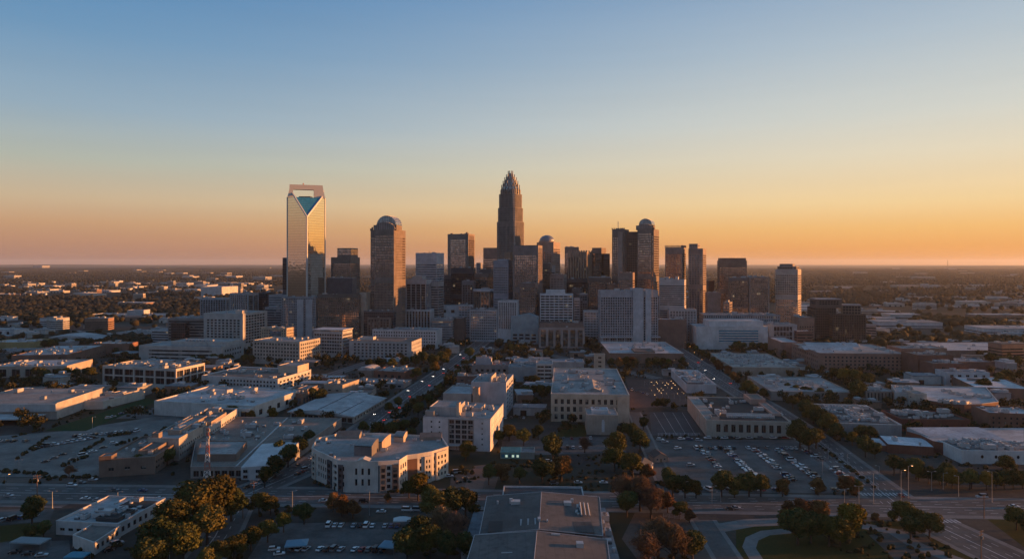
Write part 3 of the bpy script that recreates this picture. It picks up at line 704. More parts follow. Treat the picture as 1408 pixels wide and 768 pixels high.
box('the dark half of the paired blocks', 'dark left half of the two joined blocks before the dark bronze tower', 1001.5, 1029, d=1105, yt=381.5, dep=26, f=Fc(3, 3.9, .85, .85, 6, 1.5, .25, .6, sill=.08), wall=(0.168, 0.146, 0.142), glass='bronze', ac=2, pcol=(.35, .33, .32))
b = box('the framed half of the paired blocks', 'brown right half of the two joined blocks, with pale frame columns', 1030, 1058, d=1104, yt=380.5, dep=26, f=Fc(3, 3.9, .80, .85, 28, 2, .3, 2.0, sill=.08), wall=(0.305, 0.262, 0.244), glass='bronze', ac=3)
mb = MB(); A_, B_ = Vector(lsub(b, 0, 0, 0, 0)[0]), Vector(lsub(b, 1, 1, 0, 0)[0])
for s in np.linspace(0, 1, 9):
    p = A_.lerp(B_, s); mb.obox((p.x, p.y - .5), (1, 0), .35, .4, 0, 27)
part(b, mb, 'frame_columns', wallmat((.4, .34, .31)))
b = box('the white gridded tower', 'white gridded tower with a glowing right edge at the right end of the skyline', 1066, 1097, d=1115, yt=370, dep=26, rot=-34, f=Fc(3.4, 3.6, .78, .62, 9, 1.5, .4, .5), wall=(0.460, 0.400, 0.360), glass='bronze', ac=0, cat='skyscraper')
more(b, .08, .92, .08, .92, hgt(366, 1115), Fc(2.5, 4, .7, .6, .6, .6), wall=(0.300, 0.260, 0.240), wname='upper_storey')
more(b, .16, .74, .2, .8, hgt(362.5, 1115), z0=hgt(366, 1115) - 1, wall=(0.244, 0.220, 0.207), wname='plant_room')
box('the blank tan block', 'blank tan block between the ridged grey tower and the paired blocks', 973, 991, d=1130, yt=402, dep=24, f=PLAIN, wall=(0.300, 0.250, 0.230), ac=2)
box('the dark brick stub', 'dark brick stub behind the blank tan block', 974, 982, d=1250, yt=386, dep=20, f=PLAIN, wall=(0.110, 0.073, 0.067), ac=0)
box('the gold lit stub', 'short block with a glowing right face in front of the paired blocks', 994, 1003, d=1060, yt=415, dep=20, rot=-30, f=GRID, wall=(0.244, 0.207, 0.195), glass='bronze', ac=1)
# brown flats with a white top
b = box('the stepped dark flats', 'dark stepped apartment towers with a white top storey right of the white gridded tower', 1121.5, 1150, d=1000, yt=422.5, dep=34, rot=-4, f=Fc(3.2, 3.5, .86, .7, 3, 1.2, .5, .6), wall=(0.104, 0.095, 0.091), roof=R_DARK, glass='black', ac=0)
more(b, .12, 1.35, .2, 1.0, hgt(410.5, 1010), Fc(4, 3.6, .82, .7, 4, 3, .5, 4), wall=(0.122, 0.112, 0.107), wname='rear_tower', pcol=(.55, .54, .55), roof=R_WHITE)
tier(b, rectpts(1145, 1191, 985, 30, -4), 0, hgt(432, 985), Fc(3.2, 3.5, .80, .7, 3, 1.2, .5, .6, fin=.3), (.10, .092, .085), R_DARK, 'black', wname='front_wing', roofname='wing_roof')
tier(b, rectpts(1158, 1184, 1006, 26, -22), 60 * 0 + 40, hgt(418.5, 1006), Fc(4, 3.6, .82, .7, 4, 2, .5, .8), (.22, .19, .16), R_WHITE, 'black', wname='end_tower', pcol=(.6, .58, .56), roofname='tower_roof')

box('the plum mid rise', 'plum brown mid rise at the foot of the flat brown tower', 714, 736, d=1036, yt=389, dep=22, rot=-14, f=GRID, wall=(0.195, 0.152, 0.140), glass='bronze', ac=2)
box('the grey gridded mid rise', 'grey gridded mid rise in front of the domed tower', 756, 775, d=1098, yt=377, dep=24, rot=-16, f=GRIDW, wall=(0.244, 0.226, 0.220), glass='grey', ac=2)
box('the slim dark mid rise', 'slim dark mid rise behind the white grid office', 786, 799, d=1105, yt=396, dep=22, rot=-14, f=FINE, wall=(0.171, 0.152, 0.146), glass='bronze', ac=1)
box('the brick mid rise', 'brick brown mid rise left of the twin stone towers', 834, 850, d=1075, yt=390, dep=22, rot=-16, f=GRID, wall=(0.232, 0.152, 0.122), glass='bronze', ac=2)
box('the bronze mid rise', 'bronze glass mid rise left of the blue grey grid tower', 652, 672, d=1150, yt=376, dep=22, rot=-16, f=CURT, wall=(0.183, 0.159, 0.146), glass='bronze', ac=2)
box('the pale mid rise', 'pale banded mid rise between the lone vaulted tower and the white topped office', 557, 572, d=1130, yt=398, dep=22, rot=-14, f=BANDS, wall=(0.340, 0.330, 0.330), glass='blue', ac=2)
# ------------------------------------------------------------------ the belt of blocks in front of the towers
PUNCH = Fc(3.6, 3.6, .5, .5, 2.5, 1.6, .35, 1.0, sill=.3)
OFFW = (.44, .43, .42)
# left
b = box('the white lit office', 'white office whose right side glows orange, left of the tan lit office', 280, 334, d=950, yt=430.5, dep=60, rot=-12, f=[Fc(6.0, 4.0, .62, .62, 8, 8, .5, 4), Fc(7, 4.0, .80, .62, 8, 3, .5, 6), PLAIN, PLAIN], wall=OFFW, roof=R_MID, glass='dark', ac=5, indiv=60)
more(b, .8, .97, .02, .2, b.h + 4, wall=(.55, .5, .45))
b = box('the brown banded office', 'brown banded office left of the white lit office', 231, 291, d=985, yt=437, dep=40, f=BANDS, wall=(.27, .245, .235), roof=R_GREY, glass='dark', ac=4)
tier(b, rectpts(235, 254, 972, 20, -6), 0, hgt(443.5, 972), Fc(3, 3.6, .9, .8, 1, 1, .2, .3), DBRICK, R_DARK, 'black', wname='dark_wing', roofname='wing_roof')
b = box('the white ribbon block', 'low white block with long ribbon windows and many roof drums before the white lit office', 191, 305, y=496, yt=475.5, dep=50, rot=-8, f=[Fc(nx=1, fl=5.2, fw=.86, fh=.42, base=2, top=3.5, rec=.6, edge=6), Fc(6, 6, .5, .45, 5, 3, .4, 5), PLAIN, PLAIN], wall=OFFW, roof=R_MID, glass='dark', ac=4, indiv=30, name='office_building')
more(b, .30, .98, .3, .95, b.h + 4, wall=OFFW, roof=R_MID)
for i in range(9):
    q = bpy.data.objects.new('air_unit', ac_meshes()[2]); COL.objects.link(q); q.parent = b.roof
    p = Vector(lsub(b, .46 + i * .04, .46 + i * .04, .4, .4)[0]); q.location = (*p, b.zr); q.scale = (3, 3, 2)
box('the stone corner office', 'long beige stone office with square windows and a receding right flank', 347.5, 412, d=815, yt=468.5, dep=44, rot=-16, f=Fc(4.2, 4.3, .56, .56, 4.5, 2, .45, 1.5), wall=(.40, .375, .34), roof=R_MID, glass='dark', ac=6, indiv=100)
b = box('the tan lit office', 'small tan office with a dark glass middle and lit right face', 358.5, 394, d=900, yt=450.5, dep=18, rot=-14, f=[Fc(3.2, 4, .5, .6, 18, 2, .4, 1.2), Fc(3.4, 4, .5, .55, 18, 2, .4, 1.2), PLAIN, PLAIN], wall=(.47, .38, .29), roof=R_GREY, glass='dark', ac=6, indiv=40)
tier(b, sub(b.pts, .36, .80, -.03, .2), 14, b.h - 2.5, Fc(2.4, 3.8, .93, .9, .3, .3, .1, .2, sill=.04), (.2, .2, .2), R_DARK, 'blue', wname='glass_bay', parapet=0, roofname='bay_roof')
b = box('the slab roofed office', 'pale office under a thin floating roof slab beside the windowed grey hotel block', 431, 471, d=870, yt=455, dep=26, rot=-14, f=Fc(3.6, 4, .8, .6, 5, 3, .4, 1), wall=(.45, .44, .44), roof=R_GREY, glass='black', ac=2, indiv=40)
mb = MB(); mb.prism(lsub(b, -.03, 1.03, -.05, 1.02), b.h + 1.0, b.h + 2.2); part(b, mb, 'roof_slab', wallmat((.55, .54, .54)))
mb = MB()
for s in np.linspace(.05, .95, 6): mb.obox(lsub(b, s, s, .05, .05)[0], (1, 0), .5, .5, b.h - 1, b.h + 1.0)
part(b, mb, 'roof_support', wallmat((.3, .3, .3)))
b = box('the windowed grey block', 'grey block with five rows of windows, brown roof and sunlit right end', 480, 566, y=494, yt=468.5, dep=42, rot=-9, f=[Fc(nx=14, nz=5, fw=.52, fh=.56, base=2.5, top=2.5, rec=.5, edge=5, sill=.25, fin=.25), Fc(4.5, 4.2, .3, .5, 2.5, 2.5, .5, 1.5), PLAIN, PLAIN], wall=(.40, .395, .40), roof=R_BROWN, glass='black', ac=3, indiv=90, pcol=(.33, .25, .20))
more(b, .08, .30, .45, .7, b.h + 2.5, wall=(.5, .5, .5))
b = box('the white square windowed block', 'white block with small square windows and blank right end behind the windowed grey block', 512, 600, d=962, yt=453, dep=34, rot=-8, f=[Fc(3.6, 4.2, .55, .52, 3, 2, .4, 1), PLAIN, PLAIN, PLAIN], wall=(.55, .55, .57), roof=R_GREY, glass='black', ac=5, indiv=70)
box('the brown low office', 'brown low office behind the white square windowed block', 505, 536, d=982, yt=436, dep=24, f=[FINS, PLAIN, PLAIN, PLAIN], wall=(.19, .155, .14), ac=2)
box('the dark long shed', 'dark long flat block below the lone vaulted tower', 500, 541, d=990, yt=427, dep=14, f=CURT, wall=(.13, .13, .145), glass='black', ac=2)
box('the white finned block', 'low block with bright white fins right of the lone vaulted tower', 545.5, 592, d=1045, yt=425.5, dep=26, f=Fc(4.5, 4, .72, .95, 1.5, 2.5, .5, .8, sill=.02, fin=.7), wall=(.55, .56, .58), glass='black', ac=3)
b = box('the white stepped hall', 'white hall with blank panels and dark window slots behind the grey glass block', 592, 630, d=1100, yt=420, dep=30, f=Fc(12, 12, .42, .42, 3, 3, .5, 2), wall=(.58, .59, .61), glass='black', ac=2)
box('the white window block', 'pale gridded block stepping down right of the white stepped hall', 630, 651, d=1092, yt=418.5, dep=30, f=GRIDW, wall=(.46, .47, .49), glass='grey', ac=2)
box('the grey glass block', 'grey glass block with dark balconies before the white stepped hall', 593, 622, d=1010, yt=438, dep=30, f=BANDS, wall=(.26, .27, .28), glass='grey', ac=3)
box('the brown side block', 'dark brown blank block at the right of the grey glass block', 623, 637, d=1020, yt=437, dep=24, f=PLAIN, wall=(.13, .10, .09), ac=1)
box('the recessed grid block', 'wide block of recessed square bays in a pale frame below the eight sided tower', 645.5, 684, d=1042, yt=425, dep=30, rot=-8, f=Fc(3.4, 4.0, .74, .58, 2, 2.5, .9, 1.6), wall=(.40, .41, .43), glass='grey', ac=3, indiv=0, pcol=(.1, .1, .1))
box('the white fluted block', 'white fluted block with orange lit right end right of the recessed grid block', 684.5, 711, d=1035, yt=413, dep=26, rot=-16, f=Fc(3.0, 4.2, .55, .92, 20, 3, .5, .8, sill=.03, fin=.5), wall=(.55, .56, .58), glass='black', ac=4)
b = box('the blue grey hall', 'windowless blue grey hall with a sloping roof at the left of the brick podium', 702, 740, d=1010, yt=436, dep=26, f=[Fc(9, 5, .7, .6, 1, 24, .6, 2), PLAIN, PLAIN, PLAIN], wall=(.30, .36, .39), roof=R_GREY, glass='black', ac=2)
mb = MB(); q = lsub(b, 0, 1, 0, 1); mb.v = [(*q[0], b.h - .2), (*q[1], b.h - .2), (*q[2], b.h - .2), (*q[3], b.h - .2), (*[(a * .35 + c * .65) for a, c in zip(q[0], q[1])], b.h + 5), (*[(a * .35 + c * .65) for a, c in zip(q[3], q[2])], b.h + 5)]
mb.f = [(0, 1, 4), (1, 2, 5, 4), (2, 3, 5), (3, 0, 4, 5)]; mb.m = [0] * 4; part(b, mb, 'gable', wallmat((.30, .36, .39)))
b = box('the white grid office', 'bright white grid office with a pale roof hut, above the brick podium', 742.5, 788, d=1030, yt=404, dep=24, rot=-3, f=Fc(nx=7, fl=3.9, fw=.88, fh=.60, base=3, top=2, rec=.6, edge=.8), wall=(.62, .63, .65), glass='black', ac=0)
more(b, .18, .76, .15, .9, b.h + 6, wall=(.55, .60, .63), roof=R_WHITE)
tier(b, rectpts(789.5, 797, 1040, 18, -3), 0, hgt(410, 1040), BANDS, (.42, .44, .47), R_GREY, 'dark', wname='side_wing', roofname='wing_roof')
b = box('the brick podium', 'brown brick podium block with pale pilasters and a terraced top', 741, 804, y=478, yt=450, dep=32, rot=-3, f=Fc(nx=6, nz=1, fw=.66, fh=.96, base=1.5, top=3, rec=.7, edge=1.2, sill=.02, fin=.5), wall=(.36, .29, .27), glass='bronze', roof=R_DARK, ac=6, name='brick_building')
more(b, .02, .98, .18, .95, b.h + 6, BANDS, wall=(.24, .17, .15), roof=R_DARK, ac=4)
box('the small pale block', 'small pale block between the brick podium and the wide pale hotel', 802, 825, d=1030, yt=427, dep=20, f=GRIDW, wall=(.50, .51, .53), glass='grey', ac=1)
# wide pale hotel
b = box('the wide pale hotel', 'wide pale hotel with two blank vertical slabs, standing on a white roofed podium', 825.5, 905, d=958, yt=399, dep=22, rot=2, f=Fc(3.4, 3.6, .66, .66, 7, 6, .7, .6), wall=(.37, .37, .40), glass='dark', roof=R_GREY, ac=3, frame=M_LIGHTFRAME, cat='hotel', name='hotel_tower')
tier(b, sub(b.pts, .56, .735, -.10, .9), 0, hgt(396.3, 958), PLAIN, (.47, .47, .50), R_GREY, 'dark', wname='blank_slab', roofname='slab_roof', parapet=.5)
tier(b, sub(b.pts, .775, .875, -.12, .9), 0, hgt(397.5, 958), PLAIN, (.47, .47, .50), R_GREY, 'dark', wname='blank_slab', roofname='slab_roof', parapet=.5)
mb = MB(); mb.prism(lsub(b, .88, 1.03, -.22, .1), 15, 16.5); part(b, mb, 'canopy', wallmat((.42, .42, .45)))
mb = MB(); mb.prism(lsub(b, -.01, .56, -.22, .1), 15, 16.5)
for s in np.linspace(.02, .54, 5): mb.obox(lsub(b, s, s, -.18, -.18)[0], (1, 0), .8, .8, 0, 15)
part(b, mb, 'colonnade', wallmat((.42, .42, .45)))
b = box('the hotel podium', 'brick podium with a white roof at the foot of the wide pale hotel', 838, 940, y=499, yt=485, dep=118, rot=-2, f=[Fc(14, 8, .10, .25, 2, 2, .3, 2), PLAIN, PLAIN, PLAIN], wall=(.24, .15, .115), roof=R_WHITE, pcol=(.55, .54, .54), glass='dark', ac=10, name='brick_building')
more(b, .35, .62, .02, .3, b.h + 1.2, wall=(.17, .13, .11), roof=R_BROWN)
# right
b = box('the banded tower podium', 'pale low annex at the foot of the white banded tower', 920, 958, d=1000, yt=425, dep=24, f=FINS, wall=(.40, .41, .43), glass='grey', ac=2)
box('the low white roofed hall', 'low dark hall with a white roof right of the wide pale hotel', 903, 944, d=965, yt=439, dep=30, f=PLAIN, wall=(.2, .13, .11), roof=R_WHITE, ac=3)
b = box('the long grey hall', 'long grey hall with louvred front behind the white ribbon windowed hall', 967.5, 1073, d=1020, yt=432.5, dep=40, f=Fc(3.2, 5, .6, .7, 3, 1.5, .5, 1), wall=(.28, .29, .31), roof=R_MID, glass='grey', ac=12)
b = box('the white ribbon windowed hall', 'wide white hall with one large window of five glass ribbons', 957.5, 1056, d=947, yt=448.5, dep=44, rot=-2, f=PLAIN, wall=(.55, .55, .56), roof=R_WHITE, pcol=(.6, .6, .61), ac=3, name='exhibition_hall')
more(b, .19, .95, .10, .9, hgt(440, 960), Fc(9, 6, .55, .16, .6, 7, .4, 2, sill=.1), wall=(.6, .6, .61), glass='black', wname='upper_hall', roof=R_WHITE)
q = lsub(b, .315, .865, -.004, .01)
mb = MB(); mb.face([(*q[0], 9), (*q[1], 9), (*q[1], 27.5), (*q[0], 27.5)]); part(b, mb, 'window', GL_TEAL)
mb = MB(); q0, q1 = Vector(q[0]), Vector(q[1])
for k in range(6):
    mb.obox(((q0 + q1) / 2 + Vector((0, -.3))).to_tuple(), ((q1 - q0).normalized()), (q1 - q0).length / 2, .28, 9.2 + 3.5 * k, 10.7 + 3.5 * k)
part(b, mb, 'window_louvre', wallmat((.55, .57, .57)))
b = box('the framed glass block', 'dark glass block in a pale square frame right of the white ribbon windowed hall', 1057.5, 1096, d=962, yt=446, dep=30, rot=-2, f=[Fc(nx=6, nz=4, fw=.86, fh=.86, base=2, top=2.5, rec=.5, edge=6.5, sill=.07), PLAIN, PLAIN, PLAIN], wall=(.40, .42, .44), glass='dark', roof=R_MID, ac=5, indiv=30)
box('the brown shoulder block', 'brown brick block between the framed glass block and the dark stepped flats', 1098, 1120, d=985, yt=436, dep=30, rot=-2, f=Fc(3.2, 3.6, .55, .5, 3, 12, .3, 1), wall=(.26, .19, .155), roof=R_MID, ac=2)
box('the low brick annex', 'low brick annex with a pale roof in front of the brown brick block', 1096, 1117, d=950, yt=455, dep=20, rot=-2, f=BANDS, wall=(.22, .135, .11), roof=R_WHITE, ac=2)
b = box('the brick courthouse', 'long reddish stone block with four rows of square windows and a white ridged roof', 1126.5, 1249, y=510, yt=485.5, dep=95, rot=-5, f=[Fc(nx=19, nz=4, fw=.46, fh=.50, base=1.5, top=3.0, rec=.5, edge=5, sill=.3), PLAIN, PLAIN, Fc(6, 4.6, .4, .5, 2, 3, .4, 4)], wall=(.30, .185, .15), roof=R_MID, glass='black', ac=8, indiv=80, pcol=(.36, .26, .22), name='brick_building')
tier(b, rectpts(1074.5, 1100, 862, 60, -5), 0, hgt(470, 862), PLAIN, (.30, .185, .15), R_WHITE, 'black', wname='left_wing', roofname='wing_roof')
mb = MB(); z = b.h - .9
for (x0, x1, y0, y1, hh) in ((-.05, .55, .35, .62, 3.4), (.1, .75, .70, .95, 3.8), (.0, .2, .05, .3, 2.4)):
    q = lsub(b, x0, x1, y0, y1); n = len(mb.v)
    m0 = [(q[0][i] + q[3][i]) / 2 for i in (0, 1)]; m1 = [(q[1][i] + q[2][i]) / 2 for i in (0, 1)]
    mb.v += [(*q[0], z), (*q[1], z), (*q[2], z), (*q[3], z), (*m0, z + hh), (*m1, z + hh)]
    mb.f += [(n, n + 1, n + 5, n + 4), (n + 2, n + 3, n + 4, n + 5), (n + 3, n, n + 4), (n + 1, n + 2, n + 5)]; mb.m += [0] * 4
part(b, mb, 'white_ridge', roofmat(R_WHITE))
box('the lit end office', 'small office with a glowing right end just right of the dark stepped flats', 1190, 1205, d=1060, yt=446.5, dep=20, rot=-28, f=BANDS, wall=(.36, .31, .29), glass='dark', roof=R_WHITE, ac=1)
box('the white roof warehouse', 'large brick warehouse with a broad white roof at the right edge', 1297, 1440, d=870, yt=481, dep=90, rot=4, f=PLAIN, wall=(.24, .17, .14), roof=R_WHITE, ac=5, name='warehouse', cat='warehouse')
box('the brown mill', 'plain dark brick mill right of the reddish stone block', 1262, 1311, d=715, yt=488, dep=34, rot=-3, f=[Fc(12, 7, .14, .4, 3, 6, .4, 3), PLAIN, PLAIN, PLAIN], wall=(.16, .085, .07), roof=R_BROWN, ac=6, name='brick_building')
b = box('the brick mill', 'lower dark brick mill with two tall windows in front of the plain mill', 1283, 1332, d=690, yt=499.5, dep=26, rot=-3, f=[Fc(14, 9, .22, .7, 1.5, 2, .5, 3, sill=.1), PLAIN, PLAIN, PLAIN], wall=(.17, .09, .075), roof=R_BROWN, ac=4, name='brick_building', indiv=10)
b = box('the white corner store', 'small white building with a sunlit right end before the brick mills', 1300.5, 1361, d=668, yt=511.5, dep=20, rot=-5, f=[Fc(7, 5, .45, .55, 1.5, 1.5, .4, 2), PLAIN, PLAIN, PLAIN], wall=(.50, .50, .52), roof=R_GREY, glass='dark', ac=4, indiv=10)
box('the long tan shed', 'long low tan shed behind the brick mills', 1240, 1302, d=800, yt=478.5, dep=30, rot=2, f=PLAIN, wall=(.30, .21, .16), roof=R_MID, ac=5, name='warehouse', cat='warehouse')
box('the brick wing right', 'low brick range with a pale roof right of the plain brick mill', 1311, 1368, d=735, yt=497, dep=36, rot=-3, f=PLAIN, wall=(.16, .10, .085), roof=R_GREY, ac=4)

# left middle distance
b = box('the barrel roofed hall', 'pale barrel roofed hall among dark trees at far left', 49, 132, d=1000, yt=467, dep=46, rot=8, f=PLAIN, wall=(.30, .30, .31), roof=R_WHITE, ac=0, name='warehouse', cat='warehouse', parapet=0)
mb = MB(); q = [Vector(p) for p in lsub(b, -.02, 1.02, -.03, 1.03)]; n = 12
for i in range(n):
    t0, t1 = i / n, (i + 1) / n; h0, h1 = (b.h + 6 * math.sin(math.pi * t) for t in (t0, t1))
    a, c_, d_, e = q[0].lerp(q[1], t0), q[0].lerp(q[1], t1), q[3].lerp(q[2], t1), q[3].lerp(q[2], t0)
    mb.face([(*a, h0), (*c_, h1), (*d_, h1), (*e, h0)]); mb.face([(*a, b.h - .3), (*c_, b.h - .3), (*c_, h1), (*a, h0)])
part(b, mb, 'barrel_roof', roofmat(R_WHITE))
box('the long brick warehouse', 'long brick warehouse with a white cluttered roof at left', 16, 92, y=505, yt=487.5, dep=96, rot=7, f=[PLAIN, Fc(8, 6, .2, .2, 3, 5, .3, 3), PLAIN, PLAIN], wall=(.17, .12, .10), roof=R_WHITE, ac=16, name='warehouse', cat='warehouse')
b = box('the tan panelled works', 'pale roofed works with tan and dark wall panels at the left edge', -12, 92, y=519, yt=503, dep=50, rot=4, f=[Fc(14, 12, .62, .8, .5, 1.5, .4, 4, sill=.04), PLAIN, PLAIN, PLAIN], wall=(.42, .36, .31), roof=R_WHITE, glass='black', ac=10, indiv=12, name='warehouse', cat='warehouse')
box('the yellow banded depot', 'white roofed depot with a yellow wall band at the left edge', -14, 47, d=935, yt=470, dep=40, rot=6, f=PLAIN, wall=(.38, .30, .15), roof=R_WHITE, ac=6, name='warehouse', cat='warehouse')
box('the white plank shed', 'long pale low shed with dark loading bays below the barrel roofed hall', -6, 46, d=905, yt=481, dep=22, rot=6, f=[Fc(8, 5, .5, .5, .2, 2, .4, 2), PLAIN, PLAIN, PLAIN], wall=(.34, .35, .37), roof=R_GREY, ac=3, name='warehouse', cat='warehouse')
b = box('the long white market', 'long white market hall with a stepped entrance block in the left distance', 118, 232, d=1480, yt=433, dep=60, rot=-2, f=Fc(nx=1, fl=4, fw=.98, fh=.3, base=2, top=2, rec=.3), wall=(.48, .48, .50), roof=R_MID, ac=6)
more(b, .50, .70, .0, .4, b.h + 11, wall=(.5, .5, .52))
box('the white banded garage', 'white banded parking garage left of the brown banded office', 208, 232, d=1010, yt=454, dep=40, rot=-10, f=Fc(nx=1, fl=3.4, fw=.985, fh=.5, base=1, top=1, rec=1.2, edge=.3), wall=(.5, .5, .52), roof=R_MID, glass='black', ac=0, name='parking_garage', cat='garage')
box('the low white depot', 'low white depot with a cluttered roof left of the white banded garage', 160, 209, d=1090, yt=457, dep=50, rot=-6, f=PLAIN, wall=(.42, .42, .44), roof=R_MID, ac=10, name='warehouse', cat='warehouse')
box('the long low green roof shed', 'low shed with a pale green roof and orange lit end behind the long brick warehouse', 127, 172, d=905, yt=472, dep=26, rot=-8, f=PLAIN, wall=(.28, .15, .11), roof=(.36, .42, .41), ac=3, name='warehouse', cat='warehouse')
box('the lit white depot', 'white depot with an orange lit end by the far woods behind the grey pilaster office', 276, 305, d=2420, yt=394, dep=90, rot=-14, f=PLAIN, wall=(.52, .51, .52), roof=R_WHITE, ac=0, name='warehouse', cat='warehouse')
# ------------------------------------------------------------------ nearer blocks
b = box('the two storey grid office', 'pale open gridded office with a sunlit right side, left of the long white office', 141, 242, y=531, yt=504.5, dep=40, rot=-14, f=Fc(11, 6.2, .88, .84, 4.6, 1.7, 1.2, .7, sill=.05), wall=(.50, .47, .44), roof=R_MID, pcol=(.55, .49, .43), glass='black', ac=12, indiv=60)
b = box('the long white office', 'long white three storey office with small square windows and a lit wedge on the roof', 277.5, 382, y=535, yt=518, dep=58, rot=-14, f=[Fc(nx=22, nz=3, fw=.55, fh=.52, base=1.0, top=1.8, rec=.4, edge=2, sill=.25), Fc(nx=9, nz=3, fw=.6, fh=.5, base=1.0, top=1.8, rec=.4, edge=1.5), PLAIN, PLAIN], wall=(.50, .50, .50), roof=R_BROWN, pcol=(.6, .6, .62), glass='black', ac=10, indiv=100)
q = sub(b.pts, .0, .255, -.006, .1); tier(b, q, .5, b.h - .5, PLAIN, (.50, .50, .50), R_BROWN, 'dark', wname='blank_bay', parapet=0, roofname='bay_roof')
more(b, .72, .98, .62, .97, b.h + 6.5, wall=(.52, .44, .36), roof=R_MID)
fc = bpy.data.curves.new('lettering', 'FONT'); fc.body = 'nc3'; fc.size = 4.2; fc.extrude = .05; ft = bpy.data.objects.new('lettering', fc); COL.objects.link(ft); bpy.context.view_layer.update()
me_ = bpy.data.meshes.new_from_object(ft); bpy.data.objects.remove(ft); fo = bpy.data.objects.new('lettering', me_); COL.objects.link(fo); fo.parent = b.root; me_.materials.clear(); me_.materials.append(plainmat('dark_lettering', (.08, .08, .09), .6))
A_, B_ = Vector(b.pts[0]), Vector(b.pts[1]); u_ = (B_ - A_).normalized(); p_ = A_ + u_ * 2.5 - Vector((-u_.y, u_.x)) * .75
fo.location = (p_.x - b.org.x, p_.y - b.org.y, 2.2); fo.rotation_euler = (R(90), 0, math.atan2(u_.y, u_.x))
b = box('the white roofed showroom', 'low white roofed showroom with three dark doors at its right', 212, 350, y=570, yt=554, dep=66, rot=-13, f=[PLAIN, Fc(12, 8, .35, .55, 1, 2.5, .4, 2), PLAIN, PLAIN], wall=(.52, .50, .48), roof=R_WHITE, glass='black', ac=12, indiv=8, name='showroom')
tier(b, sub(b.pts, .66, .995, -.10, .0), 0, b.h - .8, [Fc(nx=4, nz=1, fw=.78, fh=.86, base=.4, top=1.2, rec=.8, edge=1.0, sill=.03), PLAIN, PLAIN, PLAIN], (.55, .53, .50), R_WHITE, 'black', wname='door_bay', indiv=4, roofname='bay_roof')
b = box('the dark glazed shop', 'small brown shop with a dark glazed corner between the showroom and the gabled white hall', 384, 416, y=555.5, yt=540, dep=40, rot=-12, f=Fc(4.5, 8, .8, .75, .6, 2.5, .4, 1.2, sill=.05), wall=(.23, .165, .13), roof=R_BROWN, glass='blue', ac=7, indiv=16, name='shop')
more(b, .5, .95, .25, .7, b.h + 2, wall=(.30, .24, .2))
# gabled white hall
A_, B_, C_ = G(399, 575), G(486, 582), G(529, 556)
pts = [tuple(A_.xy), tuple(B_.xy), tuple(C_.xy), tuple((A_ + C_ - B_).xy)]
b = start('gabled_hall', 'large hall under a low white gable roof with dark seams', pts, 'the gabled white hall'); b.h = 5.5; b.wall = (.36, .33, .30)
tier(b, pts, 0, b.h, [Fc(5, 5, .82, .7, .3, .6, .5, .8, sill=.05), Fc(6, 5, .4, .5, 1, 1, .4, 1), PLAIN, PLAIN], b.wall, R_WHITE, 'black', parapet=0, indiv=24)
q = [Vector(p) for p in lsub(b, -.03, 1.03, -.03, 1.02)]; m0, m1 = q[0].lerp(q[1], .47), q[3].lerp(q[2], .47)
mb = MB(); z0, z1 = b.h - .1, b.h + 3.4
mb.face([(*q[0], z0 + .3), (*m0, z1), (*m1, z1), (*q[3], z0 + .3)]); mb.face([(*m0, z1), (*q[1], z0 + .3), (*q[2], z0 + .3), (*m1, z1)])
for a, c_, za, zb in ((q[0], m0, z0, z1), (m0, q[1], z1, z0)):
    mb.face([(*a, z0 - .3), (*c_, z0 - .3), (*c_, zb if zb == z1 else z0 + .3), (*a, za if za == z1 else z0 + .3)], 1)
mb.face([(*q[3], z0 - .3), (*q[2], z0 - .3), (*q[2], z0 + .3), (*m1, z1), (*q[3], z0 + .3)], 1)
part(b, mb, 'gable_roof', [roofmat(R_WHITE), wallmat((.5, .5, .5))])
mb = MB()
for t0, t1, t2 in ((.0, .0, 1), (.47, .47, 1), (.78, .80, .66)):
    a, c_ = q[0].lerp(q[1], t0), q[3].lerp(q[2], t1); zz = lambda t: z0 + .38 + (z1 - z0 - .3) * (t / .47 if t <= .47 else (1 - t) / .53)
    mb.bar((*a, zz(t0)), (*a.lerp(c_, t2), zz(t1)), .28, 0, 4)
part(b, mb, 'roof_seam', wallmat(DGREY))
b = box('the tan box', 'plain tan box with a sunlit right face behind the gabled white hall', 445, 471, y=546, yt=528, dep=30, rot=-16, f=[Fc(9, 7, .4, .2, 5, 2, .3, 2), PLAIN, PLAIN, PLAIN], wall=(.40, .34, .28), roof=R_BROWN, ac=2)
b = box('the brick store', 'low brick store with a pale pinkish roof by the avenue', 514, 556, y=522, yt=510, dep=36, rot=-16, f=[Fc(8, 5, .4, .5, 1, 2, .4, 2), PLAIN, PLAIN, PLAIN], wall=(.20, .10, .075), roof=R_MID, ac=4, indiv=8, name='shop')
b = box('the drum roofed plant', 'small plant building with a pale vaulted roof left of the brick store', 492, 512, d=715, yt=509, dep=24, rot=-12, f=PLAIN, wall=(.30, .24, .2), roof=R_MID, ac=2, parapet=0)
c_ = Vector(lsub(b, .5, .5, 0, 0)[0]); A_, B_ = Vector(b.pts[0]), Vector(b.pts[1])
vault(b, c_.x, c_.y, (B_ - A_), (B_ - A_).length / 2, 22, b.h, 3.2, 'vaulted_roof', roofmat(R_WHITE), 10)
b = box('the long flat white roof', 'long low shed with a flat white roof left of the brick store', 402, 470, d=690, yt=519, dep=22, rot=-4, f=PLAIN, wall=(.25, .16, .13), roof=R_WHITE, ac=4)
box('the twin roofed stores', 'pair of low stores with grey roofs left of the avenue', 483, 522, y=534, yt=526, dep=30, rot=-8, f=PLAIN, wall=(.24, .2, .18), roof=R_GREY, ac=4, name='shop')
